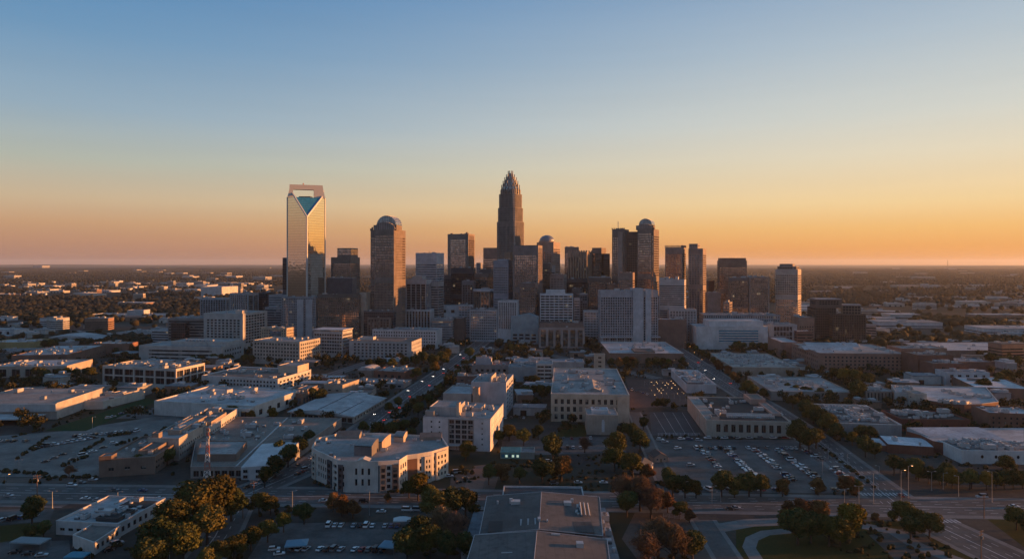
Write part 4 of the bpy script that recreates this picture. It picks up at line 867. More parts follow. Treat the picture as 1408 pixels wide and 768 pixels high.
box('the avenue corner store', 'low grey roofed store at the avenue below the brick store', 525, 555, y=533, yt=527, dep=26, rot=-8, f=[Fc(6, 4, .5, .5, .6, 1, .3, 1), PLAIN, PLAIN, PLAIN], wall=(.26, .25, .25), roof=R_MID, ac=3, name='shop')
# big-box at far left
b = box('the big flat warehouse', 'big flat roofed warehouse with a sunlit right wall at the left edge', -60, 78, y=577, yt=554, dep=62, rot=2, f=PLAIN, wall=(.42, .39, .37), roof=(.36, .31, .28), ac=3, name='warehouse', cat='warehouse', parapet=.4)
mb = MB(); q = lsub(b, -.02, 1.004, -.03, .0); mb.prism(q, 6.2, b.h - .5); part(b, mb, 'loading_fascia', wallmat((.44, .43, .43)))
mb = MB(); q = lsub(b, .3, .92, -.33, -.05); mb.prism(q, 4.2, 4.9)
for s in (.35, .6, .9): mb.obox(lsub(b, s, s, -.31, -.31)[0], (1, 0), .25, .25, 0, 4.2)
part(b, mb, 'loading_canopy', wallmat((.48, .47, .47)))
A_, B_, C_ = G(98, 563), G(142, 562), G(199, 547.5)
pts = [tuple(A_.xy), tuple(B_.xy), tuple(C_.xy), tuple((C_ + A_ - B_).xy)]
b = start('warehouse', 'lower warehouse wing with a pale right wall half in sun, beside the big flat warehouse', pts, 'the pale walled wing', 'warehouse'); b.h = 6.6; b.wall = (.5, .47, .42)
tier(b, pts, 0, b.h, PLAIN, b.wall, (.36, .31, .28), 'dark', parapet=.5, ac=4)
more(b, .3, .9, .55, .9, b.h + 1.6, wall=(.45, .4, .36), roof=R_BROWN)
# long stepped school by the mast
A_, B_, C_ = G(136, 656), G(213, 651), G(262, 617)
pts = [tuple(A_.xy), tuple(B_.xy), tuple(C_.xy), tuple((C_ + A_ - B_).xy)]
b = start('brick_building', 'low brown front block of the long range left of the lattice mast', pts, 'the brown front block'); b.h = 10.0; b.wall = (.19, .14, .115)
tier(b, pts, 0, b.h, [Fc(8, 8, .35, .35, 2, 3, .4, 2), Fc(3, 4, .6, .5, 1.5, 2, .4, 1), PLAIN, PLAIN], b.wall, R_BROWN, 'dark', parapet=1.0, ac=5, indiv=60)
more(b, .0, .22, .0, .12, b.h + 1.8); more(b, .55, .85, .2, .75, b.h + 1.5, wall=(.25, .19, .155), roof=R_BROWN)
A_, B_, C_ = G(203, 632), G(246, 633), G(300, 598)
pts = [tuple(A_.xy), tuple(B_.xy), tuple(C_.xy), tuple((C_ + A_ - B_).xy)]
b = start('brick_building', 'pale roofed middle block of the long range, its right wall sunlit', pts, 'the pale roofed middle block'); b.h = 13.6; b.wall = (.42, .38, .34)
tier(b, pts, 0, b.h, [PLAIN, Fc(3.2, 4, .5, .4, 1.5, 4.5, .4, 1), PLAIN, PLAIN], b.wall, R_WHITE, 'dark', parapet=1.2, ac=9, indiv=60)
more(b, .1, .32, .02, .1, b.h + 2.5, wall=(.25, .2, .17)); more(b, .35, .75, .2, .8, b.h + 1.8, wall=(.3, .25, .21), roof=R_MID)
A_, B_, C_ = G(241, 610), G(287, 611), G(327, 583)
pts = [tuple(A_.xy), tuple(B_.xy), tuple(C_.xy), tuple((C_ + A_ - B_).xy)]
b = start('brick_building', 'dark roofed rear block of the long range with white window bands', pts, 'the dark roofed rear block'); b.h = 12.0; b.wall = (.5, .48, .46)
tier(b, pts, 0, b.h, [PLAIN, Fc(3.2, 4, .6, .45, 1.5, 3, .4, 1), PLAIN, PLAIN], b.wall, R_DARK, 'dark', parapet=1.2, ac=3, indiv=60)
more(b, .55, .98, .1, .6, b.h + 2.0, wall=(.38, .30, .24), roof=R_BROWN)
# big flat roof left of the apartments
pts = [tuple(G(262, 657).xy), tuple(G(374, 656).xy), tuple(G(470, 586).xy), tuple(G(275, 584).xy)]
b = start('flat_roofed_mall', 'wide flat roofed hall with a grey brown roof left of the faceted apartment block', pts, 'the flat roofed hall'); b.h = 6.5; b.wall = (.30, .27, .25)
tier(b, pts, 0, b.h, [Fc(4, 5, .8, .75, .5, 1.5, .5, 1, sill=.05), PLAIN, PLAIN, PLAIN], b.wall, (.25, .22, .195), 'black', parapet=.7, ac=16, indiv=30)
more(b, .06, .50, .10, .34, b.h + 3.4, wall=(.20, .15, .125), roof=R_MID)
q = lsub(b, .64, 1.0, -.03, .34); mb = MB(); n = len(mb.v)
mb.v = [(*q[0], 0), (*q[1], 0), (*q[2], 0), (*q[3], 0), (*q[0], b.h + .4), (*q[1], b.h + 1.4), (*q[2], b.h + 3.2), (*q[3], b.h + 1.6)]
mb.f = [(0, 1, 5, 4), (1, 2, 6, 5), (2, 3, 7, 6), (3, 0, 4, 7), (4, 5, 6, 7)]; mb.m = [0] * 5; part(b, mb, 'white_corner_block', wallmat((.55, .55, .56)))
for i in range(2):
    for k in range(2):
        q_ = bpy.data.objects.new('window', winmesh('dark', M_FRAME, True)); COL.objects.link(q_); q_.parent = b.root
        p = lsub(b, .70 + .16 * i, .7, -.034, 0)[0]; q_.location = (*p, 1.0 + 3.0 * k); q_.scale = (2.4, 1, 1.7); q_.rotation_euler = (0, 0, math.atan2(pts[1][1] - pts[0][1], pts[1][0] - pts[0][0]))
mb = MB(); a_, c_ = Vector(lsub(b, .55, .55, .0, 0)[0]), Vector(lsub(b, .62, .62, 1, 1)[0])
mb.bar((*a_, b.h - .5), (*c_, b.h - .5), .6, 0, 4); part(b, mb, 'roof_duct', M_AC)

# faceted apartment block
pts = [G(428.5, 655), G(436, 660), G(450, 667), G(465, 675.5), G(477, 676.5), G(520, 677), G(549, 675), G(560, 667), G(574, 665), G(594, 661), G(616.5, 653)]
pts = [tuple(p.xy) for p in pts]
back = [tuple(G(607, 637).xy), tuple(G(556, 634).xy), tuple(G(520, 632).xy), tuple(G(470, 631).xy), tuple(G(436, 640).xy)]
b = start('apartment_block', 'cream faceted apartment block with a small pediment and a sunlit right wing', pts + back, 'the faceted apartment block', 'apartments'); b.h = 16.5
W3 = Fc(2.8, 3.5, .52, .60, 2.0, 2.4, .4, .7, sill=.22); DK = Fc(nx=2, nz=4, fw=.62, fh=.6, base=1.5, top=2.2, rec=.9, edge=.7, sill=.12)
fs = [DK, W3, DK, W3, Fc(nx=3, nz=2, fw=.36, fh=.62, base=2.5, top=2.8, rec=.4, edge=3.2, sill=.2), Fc(nx=3, nz=4, fw=.55, fh=.68, base=1.5, top=2.2, rec=.9, edge=.5, sill=.1), W3, PLAIN, W3, W3, PLAIN] + [PLAIN] * 5
tier(b, pts + back, 0, b.h, fs, (.56, .53, .49), R_MID, 'dark', parapet=1.3, indiv=100, pcol=(.60, .57, .53), ac=0)
def dark_panel(i, s0, s1, mat, z0=.5, z1=14.0):
    A, B = Vector(loc(b, pts[i])), Vector(loc(b, pts[i + 1])); u = (B - A).normalized(); n = Vector((u.y, -u.x)); mb = MB()
    c = A.lerp(B, (s0 + s1) / 2) + n * .12; mb.obox(c, u, (B - A).length * (s1 - s0) / 2, .15, z0, z1); part(b, mb, 'dark_cladding', mat)
dark_panel(7, .05, .98, wallmat((.16, .085, .06)))
dark_panel(5, .0, .05, wallmat(DGREY)); dark_panel(5, .96, 1.0, wallmat((.58, .54, .47)), .2, 15)
def bay(i, s0, s1, out, wall, f, zt=14.4):
    A, B = Vector(pts[i]), Vector(pts[i + 1]); u = (B - A).normalized(); n = Vector((u.y, -u.x))
    a, c = A.lerp(B, s0), A.lerp(B, s1)
    tier(b, [tuple(a + n * out), tuple(c + n * out), tuple(c - n * .3), tuple(a - n * .3)], 0, zt, [f, PLAIN, PLAIN, PLAIN], wall, R_MID, 'dark', parapet=.3, wname='projecting_bay', indiv=12, roofname='bay_roof')
BAL = Fc(nx=1, nz=4, fw=.78, fh=.66, base=1.2, top=1.0, rec=.7, edge=.2, sill=.1)
bay(2, .1, .45, .9, DGREY, BAL); bay(3, .05, .55, .9, DGREY, BAL); bay(0, .2, .8, .7, (.55, .5, .44), BAL); bay(5, .66, .94, .9, DGREY, BAL); bay(5, .10, .36, .9, (.2, .19, .18), BAL); bay(8, .45, .9, 1.0, (.60, .55, .47), Fc(nx=2, nz=4, fw=.5, fh=.55, base=1.2, top=1.4, rec=.3, edge=.3)); bay(9, .2, .85, 1.0, (.60, .55, .47), Fc(nx=3, nz=4, fw=.5, fh=.55, base=1.2, top=1.4, rec=.3, edge=.3), 15.2)
# pediment, roof humps, roof house with a curved cap
A, B = Vector(loc(b, pts[5 - 1 + 0])), Vector(loc(b, pts[5])); u = (B - A).normalized(); v = Vector((-u.y, u.x)); mb = MB()
c = A.lerp(B, .52); hw = (B - A).length * .20
P = lambda s, q, z: (c.x + u.x * s + v.x * q, c.y + u.y * s + v.y * q, z)
mb.face([P(-hw, -.3, b.h), P(hw, -.3, b.h), P(0, -.3, b.h + 1.3)]); mb.face([P(-hw, -.3, b.h), P(0, -.3, b.h + 1.3), P(0, 5, b.h + 1.3), P(-hw, 5, b.h)]); mb.face([P(0, -.3, b.h + 1.3), P(hw, -.3, b.h), P(hw, 5, b.h), P(0, 5, b.h + 1.3)])
mb.face([P(hw, 5, b.h), P(-hw, 5, b.h), P(0, 5, b.h + 1.3)])
part(b, mb, 'pediment', wallmat((.5, .46, .41)))
def hump(px, py, wd, dp, hh, rot, wall, cap, name='roof_house', curved=True):
    p = G(px, py, b.h - 1); u = Vector((math.cos(R(rot)), math.sin(R(rot)))); v = Vector((-u.y, u.x)); c = Vector((p.x - b.org.x, p.y - b.org.y)); mb = MB()
    mb.obox(c + v * dp / 2, u, wd / 2, dp / 2, b.h - 1.4, b.h - 1.4 + hh, 0)
    n = 8
    for i in range(n):
        t0, t1 = i / n, (i + 1) / n; f_ = (lambda t: 2.2 * math.sin(math.pi * (.12 + .88 * t) * .62)) if curved else (lambda t: 1.5 * t)
        q = lambda t, w_: (c.x + v.x * (dp * t) + u.x * w_ * wd / 2, c.y + v.y * dp * t + u.y * w_ * wd / 2, b.h - 1.38 + hh + f_(t))
        mb.face([q(t0, -1), q(t0, 1), q(t1, 1), q(t1, -1)], 1)
        for w_ in (-1, 1):
            z = b.h - 1.4 + hh; a0, a1 = q(t0, w_), q(t1, w_); mb.face([(a0[0], a0[1], z), (a1[0], a1[1], z), a1, a0], 0)
    q = lambda w_, z: (c.x + v.x * dp + u.x * w_ * wd / 2, c.y + v.y * dp + u.y * w_ * wd / 2, z)
    mb.face([q(1, b.h - 1.4 + hh), q(-1, b.h - 1.4 + hh), q(-1, b.h - 1.38 + hh + f_(1)), q(1, b.h - 1.38 + hh + f_(1))], 0)
    part(b, mb, name, [wallmat(wall), roofmat(cap)])
hump(499, 625.5, 10, 11, 5.0, -8, (.16, .15, .155), R_MID); hump(515, 617, 9, 12, 4.2, -14, (.45, .36, .28), R_MID)
hump(548, 607, 6, 7, 3.0, -10, (.45, .37, .3), R_MID, 'roof_hatch'); hump(478, 602, 14, 6, 2.0, 0, (.3, .27, .25), R_BROWN, 'roof_plant', False); hump(592, 604, 13, 5, 2.0, 4, (.3, .24, .2), R_BROWN, 'roof_plant', False)
ro = b.roof
for (px, py) in ((446, 605), (452, 609), (463, 597), (470, 596), (492, 597), (500, 599), (455, 625), (460, 629), (466, 633), (527, 620), (532, 618), (547, 632), (482, 612), (570, 605), (580, 607), (603, 607), (437, 607), (587, 603)):
    p = G(px, py, b.h - 1.3); q = bpy.data.objects.new('air_unit', ac_meshes()[rnd.choice((0, 2, 3))]); COL.objects.link(q); q.parent = ro
    q.location = (p.x - b.org.x, p.y - b.org.y, b.h - 1.3); s_ = rnd.uniform(.7, 1.1); q.scale = (s_, s_, s_); q.rotation_euler = (0, 0, rnd.uniform(-.3, .3))

# white hotel with a recessed dark middle
b = box('the white five storey block', 'white five storey block with a recessed grid of dark balconies and bright right wall', 582, 674.5, y=616, yt=573.5, dep=48, rot=-9, f=[PLAIN, Fc(5, 4, .18, .3, 3, 3, .3, 3), PLAIN, PLAIN], wall=(.58, .56, .57), roof=R_MID, ac=8, pcol=(.36, .33, .33), name='apartment_block', cat='apartments')
A, B = Vector(b.pts[0]), Vector(b.pts[1]); u = (B - A).normalized(); v = Vector((-u.y, u.x)); Wd = (B - A).length
def fpart(s0, s1, out, z0, z1, f, wall, nm):
    a, c = A + u * Wd * s0, A + u * Wd * s1
    tier(b, [tuple(a - v * out), tuple(c - v * out), tuple(c + v * .4), tuple(a + v * .4)], z0, z1, [f, PLAIN, PLAIN, PLAIN], wall, R_MID, 'dark', parapet=0, wname=nm, indiv=30, roofname='ledge')
fpart(0, .375, .8, 0, b.h - .9, Fc(nx=2, nz=5, fw=.22, fh=.34, base=2.6, top=.6, rec=.4, edge=3, sill=.35), (.58, .56, .57), 'front_wall')
fpart(.375, .76, .62, 3.6, b.h - .9, Fc(nx=4, nz=5, fw=.78, fh=.78, base=.3, top=.3, rec=.5, edge=.3, sill=.12), (.33, .31, .30), 'balcony_grid')
fpart(.76, 1.0, .8, 0, b.h - .9, Fc(nx=1, nz=5, fw=.2, fh=.34, base=2.6, top=.6, rec=.4, edge=3, sill=.35), (.58, .56, .57), 'front_wall')
mb = MB()
for s in (.40, .5, .6, .7): mb.obox(loc(b, A + u * Wd * s - v * .2), u, .35, .35, 0, 3.6)
mb.obox(loc(b, A + u * Wd * .55 - v * 1.5), u, Wd * .24, 2.2, 3.2, 3.7); part(b, mb, 'entrance_canopy', wallmat((.42, .41, .41)))
more(b, .04, .47, .18, .62, b.h + 4.6, wall=(.40, .38, .37), roof=R_MID)
more(b, .02, .15, .03, .12, b.h + 3.2, wall=(.3, .27, .25), roof=R_MID)
more(b, .455, .50, .14, .24, b.h + 7.8, wall=(.5, .42, .34), wname='chimney', parapet=0)
more(b, .60, .75, .5, .8, b.h + 1.4, wall=(.4, .38, .36))
# blank stepped block behind it
b = box('the blank grey block', 'windowless grey block with louvred right end behind the white five storey block', 648, 696, y=571, yt=525, dep=40, rot=-8, f=[PLAIN, Fc(nx=3, nz=7, fw=.7, fh=.55, base=2, top=3, rec=.6, edge=1.5), PLAIN, PLAIN], wall=(.46, .46, .48), roof=R_MID, ac=6, indiv=30)
tier(b, rectpts(609, 648, 528, 34, -8), 0, hgt(540, 528), PLAIN, (.36, .33, .31), R_WHITE, 'dark', wname='lower_block', roofname='lower_roof')
more(b, .53, .57, .05, .6, b.h + 4.0, wall=(.5, .44, .38), wname='roof_wall', parapet=0)
tier(b, rectpts(650, 658, 524, 6, -8), 0, hgt(533, 524), PLAIN, (.42, .3, .23), R_BROWN, 'dark', wname='stair_tower', roofname='stair_roof')
# courthouse
b = box('the cream courthouse', 'large cream stone building with three rows of tall windows and a wide flat grey roof', 757.5, 865.5, y=579, yt=541.5, dep=128, rot=-4.5, f=[Fc(nx=12, nz=3, fw=.50, fh=.66, base=1.0, top=3.0, rec=.5, edge=1.6, sill=.16, ledge=.18), Fc(9, 6, .2, .4, 3, 4, .4, 6), PLAIN, PLAIN], wall=(.50, .42, .33), roof=R_MID, glass='dark', pcol=(.56, .50, .44), ac=16, indiv=60, name='courthouse', cat='courthouse')
tier(b, sub(b.pts, .845, .998, -.012, .02), 0, b.h - 1.0, PLAIN, (.50, .42, .33), R_MID, 'dark', wname='blank_bay', parapet=0, roofname='bay_roof')
mb = MB(); a_, c_ = Vector(lsub(b, -.01, 0, .50, 0)[0]), Vector(lsub(b, 1.01, 0, .50, 0)[0]); mb.bar((*a_, b.h - .9), (*c_, b.h - .9), .7, 0, 4); part(b, mb, 'roof_step', wallmat((.25, .24, .235)))
A, B = Vector(loc(b, b.pts[0])), Vector(loc(b, b.pts[1])); u = (B - A).normalized(); v = Vector((-u.y, u.x)); mb = MB()
c = A + u * (B - A).length * .56 + v * 14; P = lambda s, q, z: (c.x + u.x * s + v.x * q, c.y + u.y * s + v.y * q, z); zr = b.h - .9
mb.face([P(-6, 0, zr), P(6, 0, zr), P(6, 0, zr + .6), P(0, 0, zr + 3.2), P(-6, 0, zr + .6)]); mb.face([P(-6, 0, zr + .6), P(0, 0, zr + 3.2), P(0, 40, zr + 3.2), P(-6, 40, zr + .6)]); mb.face([P(0, 0, zr + 3.2), P(6, 0, zr + .6), P(6, 40, zr + .6), P(0, 40, zr + 3.2)])
mb.face([P(-6, 0, zr), P(-6, 0, zr + .6), P(-6, 40, zr + .6), P(-6, 40, zr)]); mb.face([P(6, 40, zr), P(6, 40, zr + .6), P(6, 0, zr + .6), P(6, 0, zr)]); mb.face([P(6, 40, zr), P(-6, 40, zr), P(-6, 40, zr + .6), P(0, 40, zr + 3.2), P(6, 40, zr + .6)])
part(b, mb, 'roof_lantern', roofmat(R_MID))
b2 = box('the little chapel block', 'small windowless tan block with a tall pale arched panel in front of the cream courthouse', 807, 850, y=597, yt=570, dep=24, rot=-3, f=PLAIN, wall=(.36, .31, .26), roof=R_MID, ac=2, name='chapel', cat='chapel')
more(b2, .18, .72, .35, .8, b2.h + 1.6, wall=(.5, .52, .55), roof=R_WHITE)
mb = MB(); A, B = Vector(loc(b2, b2.pts[0])), Vector(loc(b2, b2.pts[1])); u = (B - A).normalized(); c = A.lerp(B, .52) - Vector((-u.y, u.x)) * .08; mb.obox(c, u, .95, .1, 2.0, 9.4); mb.obox(c, u, .6, .1, 9.4, 10.6); part(b2, mb, 'arched_panel', wallmat((.52, .54, .56)))
box('the louvred tower', 'squat tan tower with a dark louvre behind the cream courthouse', 817.5, 832, d=700, yt=487, dep=10, rot=-3, f=[Fc(nx=1, nz=3, fw=.5, fh=.4, base=12, top=1, rec=.5, edge=2), PLAIN, PLAIN, PLAIN], wall=(.46, .38, .30), roof=R_GREY, glass='black', ac=0, name='stair_tower_building', indiv=3)
box('the long blue roof', 'long low hall with a grey blue roof behind the cream courthouse', 706, 803, d=745, yt=497, dep=26, rot=-3, f=[PLAIN, PLAIN, PLAIN, PLAIN], wall=(.38, .38, .38), roof=(.30, .34, .38), ac=4)
box('the white garage', 'pale open parking garage with two decks left of the cream courthouse', 737, 760, d=690, yt=500, dep=26, rot=-3, f=Fc(nx=2, fl=3.4, fw=.9, fh=.5, base=1.5, top=1.2, rec=1.5, edge=.5), wall=(.50, .47, .44), roof=R_MID, glass='black', ac=0, name='parking_garage', cat='garage', indiv=14)
box('the grey blank hall', 'blank grey hall left of the pale open garage', 699, 737, d=690, yt=504, dep=24, rot=-3, f=PLAIN, wall=(.28, .31, .33), roof=R_GREY, ac=2)
b = box('the red terrace block', 'low block with red awnings and pale chimneys right of the avenue', 649, 700, d=705, yt=501.5, dep=28, rot=-3, f=[Fc(6, 6, .5, .5, 1.5, 3, .4, 2), PLAIN, PLAIN, PLAIN], wall=(.30, .26, .25), roof=(.26, .14, .13), ac=3, indiv=10)
more(b, .08, .5, .3, .7, b.h + 5.5, wall=(.34, .36, .40), roof=R_GREY)
mb = MB()
for i in range(9): mb.cyl(lsub(b, .10 + .045 * i, 0, .35, 0)[0], .6, .5, b.h + 5, b.h + 7.5, 8)
part(b, mb, 'vent_stack', wallmat((.5, .36, .34)))
box('the brick back house', 'small brick house with a grey roof left of the blank grey block', 628, 648, d=600, yt=531, dep=16, rot=-6, f=PLAIN, wall=(.2, .1, .08), roof=R_GREY, ac=2)
box('the brick row', 'low brick row above the blank grey block', 628, 690, d=640, yt=517, dep=18, rot=-4, f=[Fc(6, 4, .4, .4, 1, 2, .3, 2), PLAIN, PLAIN, PLAIN], wall=(.2, .12, .1), roof=R_BROWN, ac=4, indiv=12)
# glass pavilion
b = box('the green glass pavilion', 'small pavilion with a green glass roof and lit windows beside the big round tree', 688, 716, y=630, yt=621, dep=12, rot=-2, f=Fc(2.2, 3, .86, .7, .4, .5, .2, .3, sill=.1), wall=(.18, .34, .32), roof=(.10, .26, .25), glass='teal', ac=0, name='pavilion', cat='pavilion', parapet=.3, indiv=8)
mb = MB(); A, B = Vector(loc(b, b.pts[0])), Vector(loc(b, b.pts[1]))
for s in (.3, .62, .85): p = A.lerp(B, s); mb.obox(p - Vector((0, .25)), (1, 0), .7, .06, 1.0, 2.4)
part(b, mb, 'lit_window', plainmat('lit_window', (.8, .8, .6), .4, 0, (.75, 1, .75), .25))
tier(b, rectpts(716.4, 735, 418, 12, -2), 0, 4.2, PLAIN, (.26, .30, .28), R_GREY, 'dark', wname='shed_wing', roofname='wing_roof')
# right-hand near blocks
b = box('the dark roofed arsenal', 'wide tan building with a black roof and nine tall dark windows beside the car park', 971.5, 1088, y=600, yt=578, dep=84, rot=-5.6, f=[Fc(nx=9, nz=1, fw=.56, fh=.62, base=1.6, top=1.2, rec=.5, edge=5.5, sill=.2), PLAIN, PLAIN, Fc(nx=8, nz=1, fw=.12, fh=.8, base=1, top=1, rec=.6, edge=3, sill=.1)], wall=(.38, .34, .29), roof=R_DARK, glass='dark', pcol=(.45, .41, .36), ac=14, indiv=30)
more(b, .005, .15, .05, .99, b.h - .3, z0=b.h - 1, wall=(.42, .36, .31), roof=(.36, .32, .29), parapet=0)
more(b, .78, .98, .72, .98, b.h + 3.2, wall=(.42, .29, .24), roof=R_BROWN); more(b, .88, .99, .25, .71, b.h + 1.0, wall=(.42, .29, .24), roof=(.33, .26, .23))
more(b, .07, .16, .02, .12, b.h + 2.0, wall=(.3, .28, .26), roof=R_DARK)
mb = MB(); A, B = Vector(lsub(b, .30, 0, .16, 0)[0]), Vector(lsub(b, .86, 0, .16, 0)[0])
for i in range(26):
    p = A.lerp(B, i / 25); mb.obox(p, (1, 0), .35, 1.0, b.h - .9, b.h + .9)
mb.obox(A.lerp(B, .5) + Vector((0, 3)), (B - A).normalized(), (B - A).length / 2, .25, b.h - .9, b.h + 1.6); part(b, mb, 'roof_louvres', wallmat((.5, .5, .5)))
b = box('the white roofed box', 'white box with a cluttered white roof above the black roofed building', 944, 985, y=540, yt=528, dep=88, rot=-4, f=PLAIN, wall=(.46, .47, .49), roof=R_WHITE, ac=22)
more(b, .05, .6, .04, .4, b.h + 1.0, wall=(.15, .15, .16), roof=R_MID)
b = box('the cluttered roof hall', 'low tan hall with a cluttered pale roof right of the tree lined street', 1007, 1100, y=516, yt=504.5, dep=115, rot=-4, f=PLAIN, wall=(.36, .30, .25), roof=(.42, .37, .33), ac=40)
box('the pale roofed hall', 'low grey hall with a broad pale roof in front of the cluttered roof hall', 1060, 1173, y=550, yt=538, dep=80, rot=-5, f=PLAIN, wall=(.30, .28, .26), roof=R_MID, ac=14)
b = box('the speckled roof hall', 'low grey hall with a speckled dark roof edged in white, right of the street', 1150, 1240, y=598, yt=582, dep=66, rot=-8, f=[PLAIN, PLAIN, PLAIN, Fc(5, 6, .6, .6, 1, 1.5, .4, 2)], wall=(.34, .34, .34), roof=(.15, .145, .14), pcol=(.6, .6, .6), ac=34)
box('the red brick hall', 'low red brick hall joined to the right of the speckled roof hall', 1240, 1334, y=592, yt=576, dep=30, rot=-3, f=PLAIN, wall=(.19, .065, .05), roof=R_DARK, ac=16)
b = box('the ribbed beige block', 'beige ribbed block beside the isolated round tree', 1190, 1232, y=554, yt=537.5, dep=26, rot=-2, f=Fc(3, 9, .4, .9, .5, 1, .6, 1, sill=.05), wall=(.27, .24, .215), roof=R_MID, glass='black', ac=3)
b = box('the grey stucco tower', 'tall blank grey stucco block with a pale right face', 1232, 1262, y=560, yt=540, dep=40, rot=-24, f=PLAIN, wall=(.40, .40, .39), roof=R_MID, ac=4)
tier(b, rectpts(1258, 1274.5, 552, 14, -4), 0, hgt(541, 552), Fc(nx=1, nz=3, fw=.16, fh=.3, base=2, top=2, rec=.3, edge=1), (.43, .41, .37), R_MID, 'dark', wname='pale_face', indiv=3, roofname='face_roof')
# curved brick block
pts = [G(1272, 567), G(1300, 571.5), G(1326, 574), G(1350, 573), G(1373, 570)]
pts = [tuple(p.xy) for p in pts] + [tuple(G(1356, 548).xy), tuple(G(1245, 545).xy)]
b = start('brick_building', 'curved red brick building with arched dark windows and a white cluttered roof', pts, 'the curved brick building'); b.h = 10.5
tier(b, pts, 0, b.h, [Fc(nx=1, nz=3, fw=.9, fh=.35, base=1, top=1.5, rec=.4, edge=1), Fc(5, 8, .4, .6, .6, 2, .5, 1, sill=.05), Fc(5, 8, .4, .6, .6, 2, .5, 1, sill=.05), PLAIN, PLAIN, PLAIN, PLAIN], (.20, .095, .07), R_WHITE, 'black', parapet=.9, pcol=(.5, .49, .48), ac=18, indiv=30)
for (px, py) in ((1310, 541), (1320, 543), (1330, 546), (1345, 545), (1355, 547), (1300, 538)):
    p = G(px, py, b.h - .9); q = bpy.data.objects.new('air_unit', ac_meshes()[1]); COL.objects.link(q); q.parent = b.roof
    q.location = (p.x - b.org.x, p.y - b.org.y, b.h - .9); q.scale = (1.2, 1.3, 1)
b = box('the white top brick hall', 'brick hall with a clean bright white roof at the right edge', 1340, 1420, d=610, yt=533, dep=70, rot=-16, f=PLAIN, wall=(.19, .115, .09), roof=(.66, .66, .67), ac=0)
mb = MB()
for i in range(7): mb.obox(lsub(b, .22 + .035 * i, 0, .62, 0)[0], (1, 0), 1.0, 2.2, b.h - .9, b.h + 1.0)
part(b, mb, 'roof_plant', M_ACD)
b = box('the white porthole hall', 'low white walled hall with four round dark windows and a grey roof', 1322, 1440, y=637, yt=619, dep=24, rot=-3, f=PLAIN, wall=(.60, .60, .60), roof=(.2, .2, .2), ac=30, parapet=.6)
A, B = Vector(loc(b, b.pts[0])), Vector(loc(b, b.pts[1])); u = (B - A).normalized(); v = Vector((-u.y, u.x))
for px in (1350.5, 1369.5, 1383.5, 1400):
    s = ((px - 704) / F * b.pts[0][1] - b.pts[0][0]) / (u.x - (px - 704) / F * u.y); c = A + u * s - v * .06; mb = MB(); n = 14
    mb.face([(c.x + u.x * .85 * math.cos(2 * math.pi * i / n), c.y + u.y * .85 * math.cos(2 * math.pi * i / n), 4.4 + 1.0 * math.sin(2 * math.pi * i / n)) for i in range(n)]); mb.bar((c.x, c.y, 3.3), (c.x, c.y, 5.5), .05); part(b, mb, 'round_window', GL_BLACK)
pts = [tuple(G(1283, 622).xy), tuple(G(1322, 630).xy), tuple(G(1408, 629).xy), tuple(G(1408, 603).xy), tuple(G(1246, 603).xy)]
b = start('white_gabled_hall', 'red brick hall under a broad pale grey low gable roof above the porthole hall', pts, 'the pale gabled hall'); b.h = 7.5; b.wall = (.19, .075, .055)
tier(b, pts, 0, b.h, PLAIN, b.wall, R_WHITE, 'dark', parapet=0)
mb = MB(); q = [Vector(loc(b, p)) for p in ((G(1280, 601, 7.6)).xy, G(1384, 604.5, 7.6).xy, G(1345, 587.5, 9.5).xy, G(1247, 588, 9.5).xy, G(1391, 604, 7.6).xy)]
zz = [7.6, 7.6, 10.0, 10.0, 7.6]; mb.face([(*q[i], zz[i]) for i in (0, 1, 2, 3)]); mb.face([(*q[1], 7.6), (*q[4], 7.6), (*q[2], 10.0)])
mb.face([(*q[0], 7.6), (*q[3], 10.0), (*q[3], 7.4), (*q[0], 7.2)]); mb.face([(*q[0], 7.2), (*q[1], 7.2), (*q[1], 7.6), (*q[0], 7.6)], 1)
part(b, mb, 'gable_roof', [roofmat((.44, .46, .49)), wallmat((.5, .5, .5))])
b = box('the white porch roof', 'low brick annex with a bright white lean-to roof at the roadside trees', 1221, 1284, y=622, yt=612, dep=22, rot=-16, f=PLAIN, wall=(.19, .075, .055), roof=(.62, .64, .67), ac=1, parapet=0)
box('the white side porch', 'smaller white roofed porch left of the bright lean-to roof', 1195, 1228, d=438, h=3.6, dep=18, rot=-14, f=PLAIN, wall=(.2, .1, .08), roof=(.62, .64, .67), ac=0, parapet=0)
box('the edge brick block', 'brick block with pale roof at the right edge above the porthole hall', 1360, 1430, y=592, yt=568, dep=26, rot=-10, f=[Fc(4, 4, .35, .5, 1, 2, .4, 1), PLAIN, PLAIN, PLAIN], wall=(.20, .11, .085), roof=R_WHITE, ac=6, indiv=20)
# bottom left shop
b = box('the white corner shop', 'white flat roofed shop in the bottom left corner with a muralled side wall', 77, 163, d=302, yt=717, dep=33, rot=-7, f=[Fc(4, 3, .6, .4, 1.0, 2, .3, 1), Fc(4, 4, .5, .55, .6, 1.4, .3, 1), PLAIN, PLAIN], wall=(.46, .46, .46), roof=R_WHITE, glass='dark', ac=9, indiv=24, name='shop')
tier(b, [tuple(G(100, 752).xy), tuple(G(129.5, 763).xy), tuple(G(166, 738).xy), tuple(G(132, 733).xy)], 0, 5.4, [PLAIN, Fc(3.5, 4, .55, .6, .6, 1.2, .3, .8), PLAIN, PLAIN], (.5, .49, .47), R_BROWN, 'dark', wname='front_wing', roofname='wing_roof', indiv=8, parapet=.6)
more(b, .55, .9, .1, .45, b.h + .9, wall=(.06, .06, .06), roof=R_DARK); more(b, .5, .97, .62, .85, b.h + .1, wall=(.06, .06, .06), roof=R_DARK, parapet=0)
